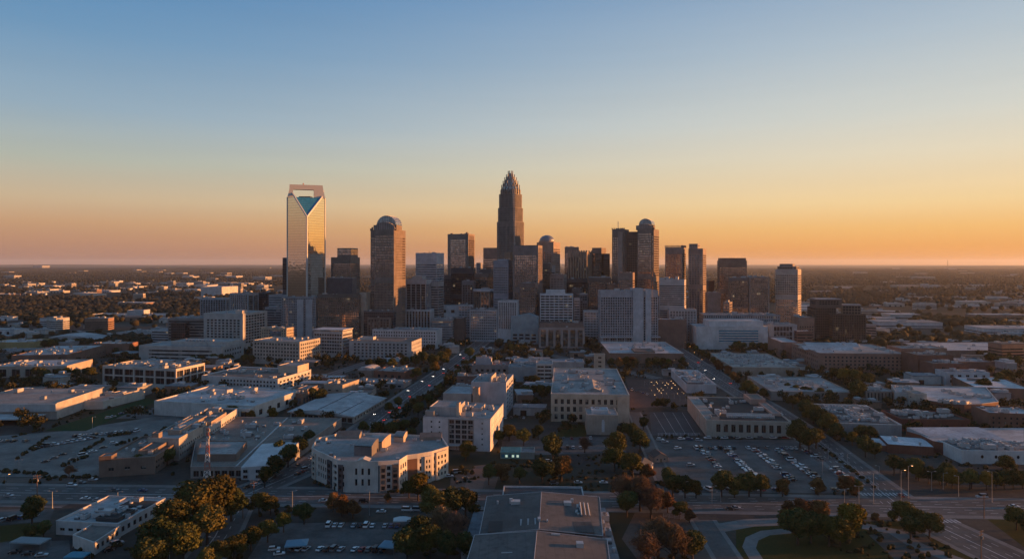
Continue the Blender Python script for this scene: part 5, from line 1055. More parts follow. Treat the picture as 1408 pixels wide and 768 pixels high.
# foreground gable roofs
def gable(name, label, short, C4, he, hr, wall, roofl, cat='warehouse', ridge=.5):
    b = start(name, label, C4, short, cat); b.h = he; b.wall = wall
    L = [Vector(loc(b, p)) for p in C4]
    mb = MB()
    for i in range(4): j = (i + 1) % 4; mb.face([(*L[i], 0), (*L[j], 0), (*L[j], he), (*L[i], he)])
    m0, m1 = L[0].lerp(L[1], ridge), L[3].lerp(L[2], ridge)
    mb.face([(*L[0], he), (*L[1], he), (*m0, hr)]); mb.face([(*L[2], he), (*L[3], he), (*m1, hr)])
    part(b, mb, 'wall', wallmat(wall))
    mb = MB(); o = .5; u = (L[1] - L[0]).normalized(); v = (L[3] - L[0]).normalized()
    a, c_, d_, e = L[0] - u * o - v * o, L[1] + u * o - v * o, L[2] + u * o + v * o, L[3] - u * o + v * o; m0 = a.lerp(c_, ridge); m1 = e.lerp(d_, ridge)
    for z in (0, -.3):
        F1 = [(*a, he + z + .1), (*m0, hr + z + .1), (*m1, hr + z + .1), (*e, he + z + .1)]; F2 = [(*m0, hr + z + .1), (*c_, he + z + .1), (*d_, he + z + .1), (*m1, hr + z + .1)]
        mb.face(F1 if z == 0 else F1[::-1]); mb.face(F2 if z == 0 else F2[::-1])
    rf = part(b, mb, 'gable_roof', roofl)
    mb = MB()
    for p, q_, z in ((a, e, he), (c_, d_, he), (m0, m1, hr)): mb.bar((*p, z + .12), (*q_, z + .12), .16, 0, 4)
    for p, q_, r_ in ((a, m0, 0), (m0, c_, 1), (e, m1, 0), (m1, d_, 1)):
        mb.bar((*p, (he if not r_ else hr) + .12), (*q_, (hr if not r_ else he) + .12), .16, 0, 4)
    part(b, mb, 'roof_trim', wallmat((.46, .46, .47))); b.roof = rf; b.L = L; b.he, b.hr = he, hr
    return b
def on_roof(b, x, y, ridge=.5):
    he, hr = b.he, b.hr; t = x / ridge if x < ridge else (1 - x) / (1 - ridge)
    p = b.L[0].lerp(b.L[1], x).lerp(b.L[3].lerp(b.L[2], x), y); return Vector((p.x, p.y, he + (hr - he) * t))
MROOF = roofmat((.125, .12, .118), .8, .5)
z = 13.0
b = gable('gabled_warehouse', 'big grey low gabled warehouse in the foreground, rear half, with white roof units', 'the foreground gabled warehouse', [tuple(G(661, 730, z).xy), tuple(G(827, 732, z).xy), tuple(G(823, 680.5, z).xy), tuple(G(671, 679.5, z).xy)], 12.0, 14.2, (.20, .2, .21), MROOF, ridge=.485)
def roofbox(x, y, w_, d_, h_, nm='air_unit', m=None):
    p = on_roof(b, x, y, .485); mb = MB(); mb.box(-w_ / 2, w_ / 2, -d_ / 2, d_ / 2, -.5, h_); o = mb.build(nm, m or M_AC, b.roof, p); return o
for x, y, w_, d_, h_ in ((.26, .72, 4.2, 3.0, 1.5), (.22, .74, 1.4, 1.4, 2.2), (.72, .70, 3.2, 3.0, 1.4), (.10, .75, .8, .8, 1.5), (.76, .78, 1.2, 1.2, 1.7), (.48, .22, 1.2, 2.6, 1.0), (.55, .2, .5, 1.8, .8)): roofbox(x, y, w_, d_, h_)
for k in range(3):
    p, q_ = on_roof(b, .84 + .035 * k, .40, .485), on_roof(b, .83 + .033 * k, .74, .485); mb = MB(); mb.bar(p + Vector((0, 0, .9)), q_ + Vector((0, 0, .9)), .32, 0, 8)
    for t in (.1, .35, .6, .85): mb.bar(p.lerp(q_, t), p.lerp(q_, t) + Vector((0, 0, .9)), .14, 0, 4)
    mb.build('roof_duct', M_AC, b.roof)
for i in range(8): roofbox(.80 + rnd.uniform(-.01, .04), .45 + i * .04, .9, .9, .8)
for x in (.33, .39, .45): roofbox(x, .2, .9, 7, .12, 'roof_light', wallmat((.34, .35, .36)))
for i, (x0, x1) in enumerate(((.06, .17), (.78, .92))):
    p0, p1 = on_roof(b, x0, .02, .485), on_roof(b, x1, .26, .485); mb = MB(); mb.box(min(p0.x, p1.x), max(p0.x, p1.x), min(p0.y, p1.y) - 1, max(p0.y, p1.y), 10.5, max(p0.z, p1.z) + .25); mb.build('roof_well', roofmat((.085, .08, .08)), b.root, (-b.org.x * 0, 0, 0))
z = 14.0
b = gable('gabled_warehouse', 'front half of the big grey gabled warehouse at the bottom edge, slightly wider', 'the front gabled warehouse', [tuple(G(622, 840, z).xy), tuple(G(846, 842, z).xy), tuple(G(833, 737, z).xy), tuple(G(654, 731, z).xy)], 12.6, 15.0, (.20, .2, .21), MROOF, ridge=.475)
for x, y, w_, d_, h_ in ((.80, .84, 2.6, 2.6, 1.8), (.27, .70, 4, .4, .35), (.62, .98, 3.4, 1.0, .6), (.38, .46, 2, 2, 1.2)):
    p = on_roof(b, x, y, .475); mb = MB(); mb.box(-w_ / 2, w_ / 2, -d_ / 2, d_ / 2, -.5, h_); mb.build('air_unit', M_AC, b.roof, p)
b = box('the flat rear annex', 'flat dark roofed annex with a white rim at the far end of the foreground warehouse', 690, 804, d=322, h=8.5, dep=20, rot=-2, f=PLAIN, wall=(.25, .25, .26), roof=(.085, .088, .095), pcol=(.45, .46, .48), ac=0)
b = box('the left lean-to', 'low lean-to with pale blue sheets along the left side of the foreground warehouse', 634, 655, d=272, h=4.5, dep=46, rot=-3, f=PLAIN, wall=(.2, .22, .24), roof=(.22, .25, .28), ac=0, parapet=0)
box('the right lean-to', 'narrow low lean-to along the right side of the foreground warehouse', 836, 853, d=262, h=5.5, dep=58, rot=-2, f=PLAIN, wall=(.22, .2, .19), roof=(.30, .29, .29), ac=3, parapet=0)
# ------------------------------------------------------------------ ground, streets, lots, lawns
def groundmat():
    m, nt, p = newmat('ground')
    a = noisefac(nt, .0045, 'World', 5); b_ = noisefac(nt, .03, 'World', 5, rough=.7); c = noisefac(nt, .4, 'World', 4)
    col = mixc(nt, remap(nt, b_, .42, .58), (.05, .049, .048), (.082, .074, .064))
    col = mixc(nt, remap(nt, a, .48, .56), col, (.038, .040, .024))
    col = mixc(nt, remap(nt, c, .4, .75, 0, .5), col, (.03, .028, .025))
    g = nt.nodes.new('ShaderNodeNewGeometry'); ln = nt.nodes.new('ShaderNodeVectorMath'); ln.operation = 'LENGTH'; nt.links.new(g.outputs['Position'], ln.inputs[0])
    d_ = noisefac(nt, .0016, 'World', 6, rough=.65)
    far = mixc(nt, remap(nt, d_, .40, .62), (.018, .021, .017), (.030, .029, .024))
    col = mixc(nt, remap(nt, ln.outputs['Value'], 1500, 2600), col, far)
    nt.links.new(col, p.inputs['Base Color']); p.inputs['Roughness'].default_value = .95; p.inputs['Specular IOR Level'].default_value = .1
    return m
mb = MB(); n = 128; rad = 42000.0; rings = [0, 300, 700, 1500, 3000, 7000, 15000, rad]; prev = None
for r_ in rings:
    i0 = len(mb.v)
    if r_ == 0: mb.v.append((0, 0, 0))
    else: mb.v.extend((r_ * math.cos(2 * math.pi * i / n), r_ * math.sin(2 * math.pi * i / n), 0) for i in range(n))
    if prev is not None:
        p0, r0 = prev
        for i in range(n):
            j = (i + 1) % n
            f_ = (p0, i0 + i, i0 + j) if r0 == 0 else (p0 + i, i0 + i, i0 + j, p0 + j)
            mb.f.append(f_); mb.m.append(0)
    prev = (i0, r_)
struct(mb.build('ground', groundmat()))

def asphalt(name, c, k=.5):
    m, nt, p = newmat(name)
    a = noisefac(nt, .05, 'World', 5, rough=.7); b_ = noisefac(nt, .5, 'World', 4)
    col = mixc(nt, remap(nt, a, .35, .65), mul(c, 1 - k * .5), mul(c, 1 + k)); col = mixc(nt, remap(nt, b_, .5, .7, 0, .45), col, mul(c, .55))
    nt.links.new(col, p.inputs['Base Color']); p.inputs['Roughness'].default_value = .8; p.inputs['Specular IOR Level'].default_value = .3
    return m
M_ROAD = asphalt('asphalt', (.072, .071, .07)); M_LOT = asphalt('old_asphalt', (.07, .069, .068), .8); M_CONC = asphalt('worn_concrete', (.13, .122, .114), .6)
M_WALK = asphalt('pavement', (.15, .145, .14), .3); M_RUST = asphalt('red_gravel', (.075, .04, .032), .4); M_DIRT = asphalt('bare_earth', (.075, .06, .05), .5)
M_PAINT = asphalt('road_paint', (.38, .38, .38), .4)
def grassmat(name, c):
    m, nt, p = newmat(name); a = noisefac(nt, .06, 'World', 6, rough=.75); b_ = noisefac(nt, 1.2, 'World', 3)
    col = mixc(nt, remap(nt, a, .38, .62), c, (c[0] * 1.7, c[1] * 1.15, c[2])); col = mixc(nt, remap(nt, b_, .45, .7, 0, .5), col, mul(c, .55))
    nt.links.new(col, p.inputs['Base Color']); p.inputs['Roughness'].default_value = 1; p.inputs['Specular IOR Level'].default_value = .05
    return m
M_GRASS = grassmat('lawn_grass', (.042, .048, .018)); M_GRASSG = grassmat('green_verge', (.022, .055, .026))
def g2(*pts): return [tuple(G(*p).xy) for p in pts]
LINES = []
def road(name, pts, width, lanes=0, walk=3.0, z=.02):
    if walk: strip('pavement', pts, width + 2 * walk, .012 + z * .5, M_WALK)
    strip(name, pts, width, .016 + z, M_ROAD)
    # kerbs: real low steps along both edges
    L = [Vector(p) for p in pts]
    if lanes:
        mb = MB()
        for k in range(1, lanes):
            off = -width / 2 + width * k / lanes
            solid = (k == lanes // 2)
            for a, c in zip(L, L[1:]):
                t = (c - a); ln = t.length; t /= ln; nn = Vector((-t.y, t.x)); s = 0
                while s < ln:
                    e = min(ln, s + (ln if solid else 3.5)); wd = .22 if solid else .16
                    q = [a + t * s + nn * (off - wd), a + t * e + nn * (off - wd), a + t * e + nn * (off + wd), a + t * s + nn * (off + wd)]
                    mb.face([(v.x, v.y, .05 + z) for v in q]); s += ln + 1 if solid else 10.0
        struct(mb.build('road_markings', M_PAINT))
    FOOT.append([tuple(L[0] + Vector((-width / 2 - 2, 0)))] * 0 or ribbon(L, width + 3))
def ribbon(L, w_):
    A, B = [], []
    for i, p in enumerate(L):
        t = (L[min(i + 1, len(L) - 1)] - L[max(i - 1, 0)]).normalized(); nn = Vector((-t.y, t.x)); A.append(p + nn * w_ / 2); B.append(p - nn * w_ / 2)
    return A + B[::-1]
CROSS = [(-700, 374), (-267, 357), (-60, 349.5), (90, 342), (190, 337), (300, 331), (700, 312)]
AVE = [(-139, 356), (-119, 404), (-107, 492), (-94, 612), (-76, 750), (-60, 894), (-40, 1080)]
RST = [(214, 190), (201, 278), (191, 330), (198, 400), (206, 470), (211, 560), (213, 667), (227, 963), (236, 1100)]
road('avenue', AVE, 19, 5); road('right_street', RST, 21, 6, z=.026); road('cross_road', CROSS, 22, 6, walk=4, z=.032)
road('drive', g2((966, 714), (1002, 770), (1030, 840)), 9, 0, 2); road('side_street', g2((872, 566), (893, 615), (925, 684)), 8, 0, 1.5)
road('side_street', g2((0, 690), (95, 692)), 8, 0, 1.5, z=.004)
road('side_street', [(-139, 350), (-128, 300), (-122, 255), (-120, 200)], 14, 3, 2)
road('side_street', g2((455, 515), (560, 480), (640, 470)), 12, 2, 2); road('side_street', g2((640, 478), (740, 484), (905, 520)), 10, 2, 2, z=.01)
road('side_street', g2((1000, 548), (1110, 572), (1150, 600)), 0.1, 0, 0)
# zebra crossings and stop bars at the junction
mb = MB()
for i in range(13): x = 181 + i * 1.9; mb.face([(x, 352.5, .07), (x + .9, 352.4, .07), (x + 1.2, 356.5, .07), (x + .3, 356.6, .07)])
for i in range(13): x = 184 + i * 1.9; mb.face([(x, 315.5, .07), (x + .9, 315.4, .07), (x + .6, 319.5, .07), (x - .3, 319.6, .07)])
struct(mb.build('zebra_crossing', M_PAINT))
def lot(name, pts, m, z=.008, block=True):
    P = g2(*pts) if pts and abs(pts[0][1]) > 300 and pts[0][1] < 900 and not isinstance(pts[0], Vector) else pts
    sheet(name, P, z, m)
    if block: FOOT.append([Vector(p) for p in P])
lot('car_park', [(893, 604), (1112, 604), (1192, 674), (1150, 677), (935, 677)], M_LOT)
lot('tennis_court', [(893, 566), (946, 566), (967, 598), (896, 598)], asphalt('court_surface', (.04, .045, .05), .3), .012)
lot('car_park', [(862, 521), (940, 521), (946, 557), (866, 561)], M_RUST)
lot('car_park', [(372, 719), (580, 716), (560, 768), (545, 800), (320, 800)], M_LOT)
lot('concrete_yard', [(-80, 655), (-60, 603), (90, 592), (215, 572), (330, 574), (208, 636), (132, 655)], M_CONC)
lot('bare_earth', [(-80, 668), (-80, 655), (130, 657), (135, 662)], M_DIRT, block=False)
lot('car_park', [(690, 606), (806, 600), (850, 600), (862, 622), (690, 626)], M_LOT)
lot('car_park', [(620, 655), (660, 640), (690, 640), (680, 672), (618, 676)], M_DIRT, block=False)
lot('brick_path', [(652, 640), (672, 638), (662, 678), (634, 678)], asphalt('brick_paving', (.14, .09, .07), .3), .014, False)
lot('lawn', [(770, 583), (806, 583), (806, 600), (765, 600)], M_GRASS, .011, False)
lot('green_verge', [(60, 592), (205, 546), (214, 552), (118, 592)], M_GRASSG, .015)
lot('green_verge', [(1112, 604), (1124, 604), (1206, 671), (1192, 674)], M_GRASSG, .015)
lot('lawn', [(1012, 716), (1300, 716), (1390, 800), (1060, 840), (1012, 768)], M_GRASS, .006, False)
lot('lawn', [(1345, 704), (1420, 704), (1430, 770), (1400, 745)], M_GRASS, .006, False)
strip('garden_path', g2((1085, 729), (1052, 732), (1034, 740), (1030, 752), (1040, 768), (1060, 790)), 5.5, .014, M_WALK)
strip('garden_path', g2((984, 726), (1030, 718), (1085, 716)), 9, .015, M_WALK)
strip('garden_path', g2((1186, 722), (1230, 730), (1262, 750), (1330, 775)), 8, .013, M_WALK)
lot('bare_earth', [(1195, 735), (1262, 722), (1300, 768), (1230, 768)], M_DIRT, .010, False)
lot('lawn', [(0, 722), (70, 716), (60, 735), (0, 745)], M_GRASS, .006, False)
lot('car_park', [(0, 700), (75, 698), (68, 716), (0, 720)], M_LOT, .004, False); lot('car_park', [(0, 745), (95, 742), (100, 790), (-20, 790)], M_LOT, .004)
lot('car_park', [(150, 575), (280, 575), (330, 560), (210, 560)], M_LOT, .004, False)
lot('car_park', [(960, 500), (985, 500), (1010, 530), (985, 535)], M_LOT, .004, False)
lot('hospital_yard', [(880, 690), (948, 690), (990, 768), (900, 800), (855, 740)], M_DIRT, .004, False)
mb = MB()      # bay lines of the tennis court and car parks
for px in (905, 918, 931, 944):
    a, c = G(px - 6, 567), G(px + 12, 597); mb.face([(a.x - .12, a.y, .03), (c.x - .12, c.y, .03), (c.x + .12, c.y, .03), (a.x + .12, a.y, .03)])
for x0 in (121, 136.5, 155, 169.5, 186):
    for k in range(23):
        y = 375 + k * 2.7; mb.face([(x0 - 2.7, y, .03), (x0 + 2.7, y, .03), (x0 + 2.7, y + .12, .03), (x0 - 2.7, y + .12, .03)])
struct(mb.build('parking_lines', M_PAINT))

# ------------------------------------------------------------------ far country: low hills, woods, sheds
def inpoly(x, y, P):
    c = False; j = len(P) - 1
    for i in range(len(P)):
        if (P[i][1] > y) != (P[j][1] > y) and x < (P[j][0] - P[i][0]) * (y - P[i][1]) / (P[j][1] - P[i][1] + 1e-9) + P[i][0]: c = not c
        j = i
    return c
BB = None
def taken(x, y, m=4.0):
    global BB
    if BB is None or len(BB) != len(FOOT):
        BB = [(min(p[0] for p in P), max(p[0] for p in P), min(p[1] for p in P), max(p[1] for p in P)) for P in FOOT]
    for P, (a, b_, c, d) in zip(FOOT, BB):
        if a - m < x < b_ + m and c - m < y < d + m:
            if any(inpoly(x + dx, y + dy, P) for dx, dy in ((0, 0), (m, 0), (-m, 0), (0, m), (0, -m))): return True
    return False
mh, nth, ph = newmat('far_woods')
a = noisefac(nth, .004, 'World', 6, rough=.7); nth.links.new(mixc(nth, remap(nth, a, .35, .65), (.018, .02, .015), (.032, .03, .023)), ph.inputs['Base Color']); ph.inputs['Roughness'].default_value = 1; ph.inputs['Specular IOR Level'].default_value = 0
hr = random.Random(3)
for (x0, x1, d, h_, wd) in ((9500, 24000, 17000, 85, 3000), (-26000, -6000, 26000, 60, 4000), (-9000, 12000, 30000, 75, 4000), (2500, 9500, 9000, 26, 1500), (-14000, -3500, 12500, 34, 2200)):
    mb = MB(); nx, ny = 60, 8; off = hr.uniform(0, 9)
    for j in range(ny + 1):
        for i in range(nx + 1):
            s, t = i / nx, j / ny
            z = h_ * math.sin(math.pi * s) ** .8 * math.sin(math.pi * t) * (.75 + .18 * math.sin(s * 9 + off) + .10 * math.sin(s * 23 + 2 * off)) - 1
            mb.v.append((x0 + (x1 - x0) * s, d + wd * (t - .5) + 800 * math.sin(s * 3 + off), z))
    for j in range(ny):
        for i in range(nx):
            k = j * (nx + 1) + i; mb.f.append((k, k + 1, k + nx + 2, k + nx + 1)); mb.m.append(0)
    struct(mb.build('hills', mh))

NZ = np.random.RandomState(5).rand(64, 64)
def vnoise(x, y):
    xi, yi = math.floor(x), math.floor(y); fx, fy = x - xi, y - yi; fx = fx * fx * (3 - 2 * fx); fy = fy * fy * (3 - 2 * fy)
    g_ = lambda i, j: NZ[i % 64, j % 64]
    return (g_(xi, yi) * (1 - fx) + g_(xi + 1, yi) * fx) * (1 - fy) + (g_(xi, yi + 1) * (1 - fx) + g_(xi + 1, yi + 1) * fx) * fy
def clear(x, y):      # >0 in built-up clearings
    d = math.hypot(x, y); v = .6 * vnoise(x / 420, y / 420) + .4 * vnoise(x / 150 + 9, y / 150)
    px, t = 704 + x * F / y, CAM_H * F / y
    lim = .50
    if t < 17: lim = .80
    elif px < 420 and 26 < t < 48: lim = .40
    elif px < 420 and 48 <= t < 66: lim = .60
    elif px > 1100 and t < 30: lim = .74
    elif px > 1100: lim = .47
    return v - lim
# detached far sheds and offices
SHEDW = [(.50, .49, .48), (.44, .40, .36), (.30, .19, .14), (.55, .55, .57), (.36, .34, .33)]
SHEDN = ['pale grey', 'beige', 'brick', 'white', 'dull grey']
ROOFC = [(.40, .41, .43), (.26, .27, .285), (.16, .145, .135)]; ROOFN = ['white', 'grey', 'brown']
LAND = [(90, 'at far left'), (200, 'well left of town'), (300, 'left of town'), (395, 'left of the notched tower'), (500, 'behind the notched tower'), (700, 'left of the spired tower'), (880, 'behind the twin towers'), (1060, 'behind the gridded tower'), (1120, 'beside the gridded tower'), (1192, 'behind the dark flats'), (1300, 'right of the dark flats'), (1500, 'near the right edge')]
def where(px): return next(n_ for lim, n_ in LAND if px < lim)
def shed(px, t, w_, dp, h_, rot, wi, ri, vr):
    d = CAM_H * F / t; p = at(px, d); a = R(rot); mb = MB(); u = Vector((math.cos(a), math.sin(a)))
    mb.obox((0, 0), u, w_ / 2, dp / 2, 0, h_, 0)
    v = Vector((-u.y, u.x)); q = [u * (sx * (w_ / 2 - .5)) + v * (sy * (dp / 2 - .5)) for sx, sy in ((-1, -1), (1, -1), (1, 1), (-1, 1))]
    o = .6
    mb.prism([tuple(u * (sx * (w_ / 2 + .3)) + v * (sy * (dp / 2 + .3))) for sx, sy in ((-1, -1), (1, -1), (1, 1), (-1, 1))], h_, h_ + .7, 1)
    for k in range(vr.randint(1, 4)):
        c = u * vr.uniform(-.4, .4) * w_ + v * vr.uniform(-.35, .35) * dp; mb.obox(tuple(c), u, vr.uniform(1.5, 4), vr.uniform(1.5, 3), h_ + .7, h_ + vr.uniform(1.6, 3.2), 2)
    if h_ > 9:      # window bands
        for k in range(1, int(h_ / 3.6)):
            mb.obox((0, 0), u, w_ / 2 + .06, dp / 2 + .06, k * 3.6 - 1.6, k * 3.6, 3)
    else:           # loading doors
        for k in range(int(w_ / 14)):
            c = u * (-w_ / 2 + 8 + 14 * k) - v * (dp / 2 + .05); mb.obox(tuple(c), u, 2.4, .1, 0, min(4.2, h_ * .7), 3)
    kind = 'office' if h_ > 12 else ('shed' if w_ < 45 else 'warehouse')
    dist = 'in the far woods' if t < 24 else ('at the wood edge' if t < 48 else ('among the lots' if t < 112 else 'in town'))
    o = mb.build('distant_' + kind, [wallmat(SHEDW[wi]), roofmat(ROOFC[ri]), M_AC, GL_BLACK], None, p)
    tag(o, '%s %s with %s roof %s %s' % (SHEDN[wi], kind, ROOFN[ri], dist, where(px)), 'building', 'sheds and offices beyond the towers')
    c, s = abs(math.cos(a)), abs(math.sin(a)); FOOT.append([(p.x + sx * (w_ * c + dp * s) * .5, p.y + sy * (dp * c + w_ * s) * .5) for sx, sy in ((-1, -1), (1, -1), (1, 1), (-1, 1))])
vr = random.Random(21); placed = []
def tryshed(px, t, w_, dp, h_, rot, wi, ri, gap=3):
    d = CAM_H * F / t; p = at(px, d)
    for (qx, qy, qr) in placed:
        if (qx - p.x) ** 2 + (qy - p.y) ** 2 < (qr + max(w_, dp) * .62 + gap) ** 2: return
    if taken(p.x, p.y, max(w_, dp) * .55): return
    placed.append((p.x, p.y, max(w_, dp) * .5)); shed(px, t, w_, dp, h_, rot, wi, ri, vr)
for k in range(900):
    left = vr.random() < .5
    px = vr.uniform(-10, 400) if left else vr.uniform(1085, 1420)
    t = (vr.uniform(27, 47) if vr.random() < .55 else vr.uniform(47, 125)) if left else (vr.uniform(28, 62) if vr.random() < .4 else vr.uniform(56, 140))
    d = CAM_H * F / t; x = (px - 704) / F * d
    if clear(x, d) < 0 and vr.random() < .93: continue
    if len(placed) > 178: break
    big = vr.random() < (.5 if t < 60 else .4)
    w_ = vr.uniform(45, 120) if big else vr.uniform(14, 40); dp = vr.uniform(28, 60) if big else vr.uniform(10, 24); h_ = vr.uniform(6.5, 10.5) if big else vr.uniform(4, 8)
    if vr.random() < .12: w_, dp, h_ = vr.uniform(28, 60), vr.uniform(16, 24), vr.uniform(13, 24)
    tryshed(px, t, w_, dp, h_, vr.choice((-24, -20, -12, -8, 6, -30)) if left else vr.choice((-6, -3, 4, 8, -28)), vr.choice((0, 0, 1, 3, 3, 2, 4)), vr.choice((0, 0, 0, 1, 1, 2)))
for k in range(34):      # lone far blocks in the woods
    px = vr.choice((vr.uniform(0, 385), vr.uniform(0, 385), vr.uniform(1110, 1400))); t = vr.uniform(6, 24)
    tryshed(px, t, vr.uniform(60, 160), vr.uniform(40, 80), vr.uniform(9, 22), vr.uniform(-34, -10), vr.choice((0, 3, 1)), vr.choice((0, 1)))
for k in range(40):      # between and behind the towers
    px = vr.uniform(400, 1085); t = vr.uniform(34, 112)
    tryshed(px, t, vr.uniform(24, 60), vr.uniform(18, 34), vr.uniform(9, 30), vr.uniform(-20, -4), vr.choice((0, 1, 2, 4)), vr.choice((0, 1, 2)))
for (px, t, w_, dp, h_, wi) in ((1248, 51, 92, 26, 20, 4), (1368, 36, 50, 30, 20, 1), (1402, 38, 16, 14, 20, 1), (1372, 46, 16, 12, 16, 1), (20, 33, 55, 40, 16, 0), (40, 34, 40, 40, 18, 0), (57, 8.2, 260, 160, 60, 3)):
    tryshed(px, t, w_, dp, h_, -20, wi, 1)

INFILL = [0]
for k in range(700):     # small infill buildings between the larger blocks
    if INFILL[0] > 78: break
    px, t = vr.uniform(-10, 1418), vr.uniform(112, 215)
    if vr.random() < .25: px, t = vr.uniform(150, 620), vr.uniform(130, 235)
    if 525 < px < 615 and t > 150: continue
    n_ = len(placed); tryshed(px, t, vr.uniform(10, 34), vr.uniform(9, 22), vr.uniform(4, 8.5), vr.choice((-6, -6, -12, -3, -84)), vr.choice((0, 1, 2, 2, 4, 4)), vr.choice((0, 1, 1, 2)), 2)
    INFILL[0] += len(placed) - n_
# woods beyond the town: one mass of crowns
ICO = None
def woods(name, N, tmin, tmax, seed, sizes, m):
    rs = np.random.RandomState(seed); phi = (1 + 5 ** .5) / 2
    V = np.array([(-1, phi, 0), (1, phi, 0), (-1, -phi, 0), (1, -phi, 0), (0, -1, phi), (0, 1, phi), (0, -1, -phi), (0, 1, -phi), (phi, 0, -1), (phi, 0, 1), (-phi, 0, -1), (-phi, 0, 1)]) / 1.902
    Fa = np.array([(0, 11, 5), (0, 5, 1), (0, 1, 7), (0, 7, 10), (0, 10, 11), (1, 5, 9), (5, 11, 4), (11, 10, 2), (10, 7, 6), (7, 1, 8), (3, 9, 4), (3, 4, 2), (3, 2, 6), (3, 6, 8), (3, 8, 9), (4, 9, 5), (2, 4, 11), (6, 2, 10), (8, 6, 7), (9, 8, 1)])
    P = []
    inv = rs.uniform(1 / tmax, 1 / tmin, N); T = 1 / inv
    PX = rs.uniform(-40, 1450, N)
    for px, t in zip(PX, T):
        d = CAM_H * F / t; x = (px - 704) / F * d
        c = clear(x, d)
        if c > 0 and rs.rand() > (.16 if c < .1 else .06): continue
        if t > 22 and taken(x, d, 6): continue
        P.append((x, d))
    n = len(P); P = np.array(P); S_ = rs.uniform(*sizes, n)
    W = V[None] * (1 + rs.uniform(-.28, .28, (n, 12, 1)))
    W = W * np.stack([S_ * .62 * rs.uniform(.8, 1.3, n), S_ * .62 * rs.uniform(.8, 1.3, n), S_ * .55], 1)[:, None, :]
    W[:, :, 0] += P[:, 0:1]; W[:, :, 1] += P[:, 1:2]; W[:, :, 2] += (S_ * .5)[:, None]
    W = W.reshape(-1, 3); FF = (Fa[None] + (np.arange(n) * 12)[:, None, None]).reshape(-1, 3)
    me = bpy.data.meshes.new(name); me.vertices.add(len(W)); me.vertices.foreach_set('co', W.ravel()); me.loops.add(FF.size); me.loops.foreach_set('vertex_index', FF.ravel())
    me.polygons.add(len(FF)); me.polygons.foreach_set('loop_start', np.arange(0, FF.size, 3)); me.update(calc_edges=True); me.materials.append(m)
    o = bpy.data.objects.new(name, me); COL.objects.link(o); o['kind'] = 'stuff'; return o
def crownmat(name, c1, c2, scale=.08, world=True):
    m, nt, p = newmat(name); a = noisefac(nt, scale, 'World' if world else 'Object', 5, rough=.7)
    col = mixc(nt, remap(nt, a, .36, .64), c1, c2)
    if not world:
        oi = nt.nodes.new('ShaderNodeObjectInfo'); col = mixc(nt, remap(nt, oi.outputs['Random'], 0, 1, 0, .45), col, mul(c2, 1.25))
        hs = nt.nodes.new('ShaderNodeHueSaturation'); wn = nt.nodes.new('ShaderNodeTexWhiteNoise'); wn.noise_dimensions = '1D'; nt.links.new(oi.outputs['Random'], wn.inputs['W'])
        nt.links.new(remap(nt, wn.outputs['Value'], 0, 1, .488, .53), hs.inputs['Hue']); nt.links.new(remap(nt, oi.outputs['Random'], 0, 1, .75, 1.35), hs.inputs['Value']); nt.links.new(col, hs.inputs['Color']); col = hs.outputs['Color']
    nt.links.new(col, p.inputs['Base Color']); p.inputs['Roughness'].default_value = .9; p.inputs['Specular IOR Level'].default_value = .12
    return m
woods('woodland', 76000, 8, 70, 11, (8, 13), crownmat('wood_crowns', (.016, .02, .015), (.034, .032, .024), .02))
woods('woodland', 8000, 70, 118, 12, (7, 13), crownmat('town_crowns', (.016, .022, .011), (.045, .036, .018), .03))

# low bushes, weeds and clutter in the open ground of the town
def bushes(n, seed):
    rs = random.Random(seed); mb = MB(); k = 0
    while k < n:
        px, t = rs.uniform(-20, 1430), 1 / rs.uniform(1 / 420, 1 / 118); p = G(px, HOR + t)
        if vnoise(p.x / 30, p.y / 30) < .47 or taken(p.x, p.y, 1.5): 
            k += .25; continue
        k += 1; r_ = rs.uniform(.5, 1.7); h_ = rs.uniform(.6, 2.2); m_ = 6; o0 = len(mb.v)
        for zz, rr in ((0, .8), (.5, 1.0), (.95, .45)):
            mb.v.extend((p.x + r_ * rr * rs.uniform(.7, 1.3) * math.cos(2 * math.pi * i / m_), p.y + r_ * rr * rs.uniform(.7, 1.3) * math.sin(2 * math.pi * i / m_), h_ * zz * rs.uniform(.8, 1.2)) for i in range(m_))
        for a_ in (0, 1):
            for i in range(m_): j = (i + 1) % m_; mb.f.append((o0 + a_ * m_ + i, o0 + a_ * m_ + j, o0 + a_ * m_ + m_ + j, o0 + a_ * m_ + m_ + i)); mb.m.append(0)
        mb.f.append(tuple(o0 + 2 * m_ + i for i in range(m_))); mb.m.append(0)
    o = mb.build('shrubbery', crownmat('shrub_leaves', (.016, .02, .009), (.06, .045, .02), .15)); o['kind'] = 'stuff'
bushes(4200, 9)
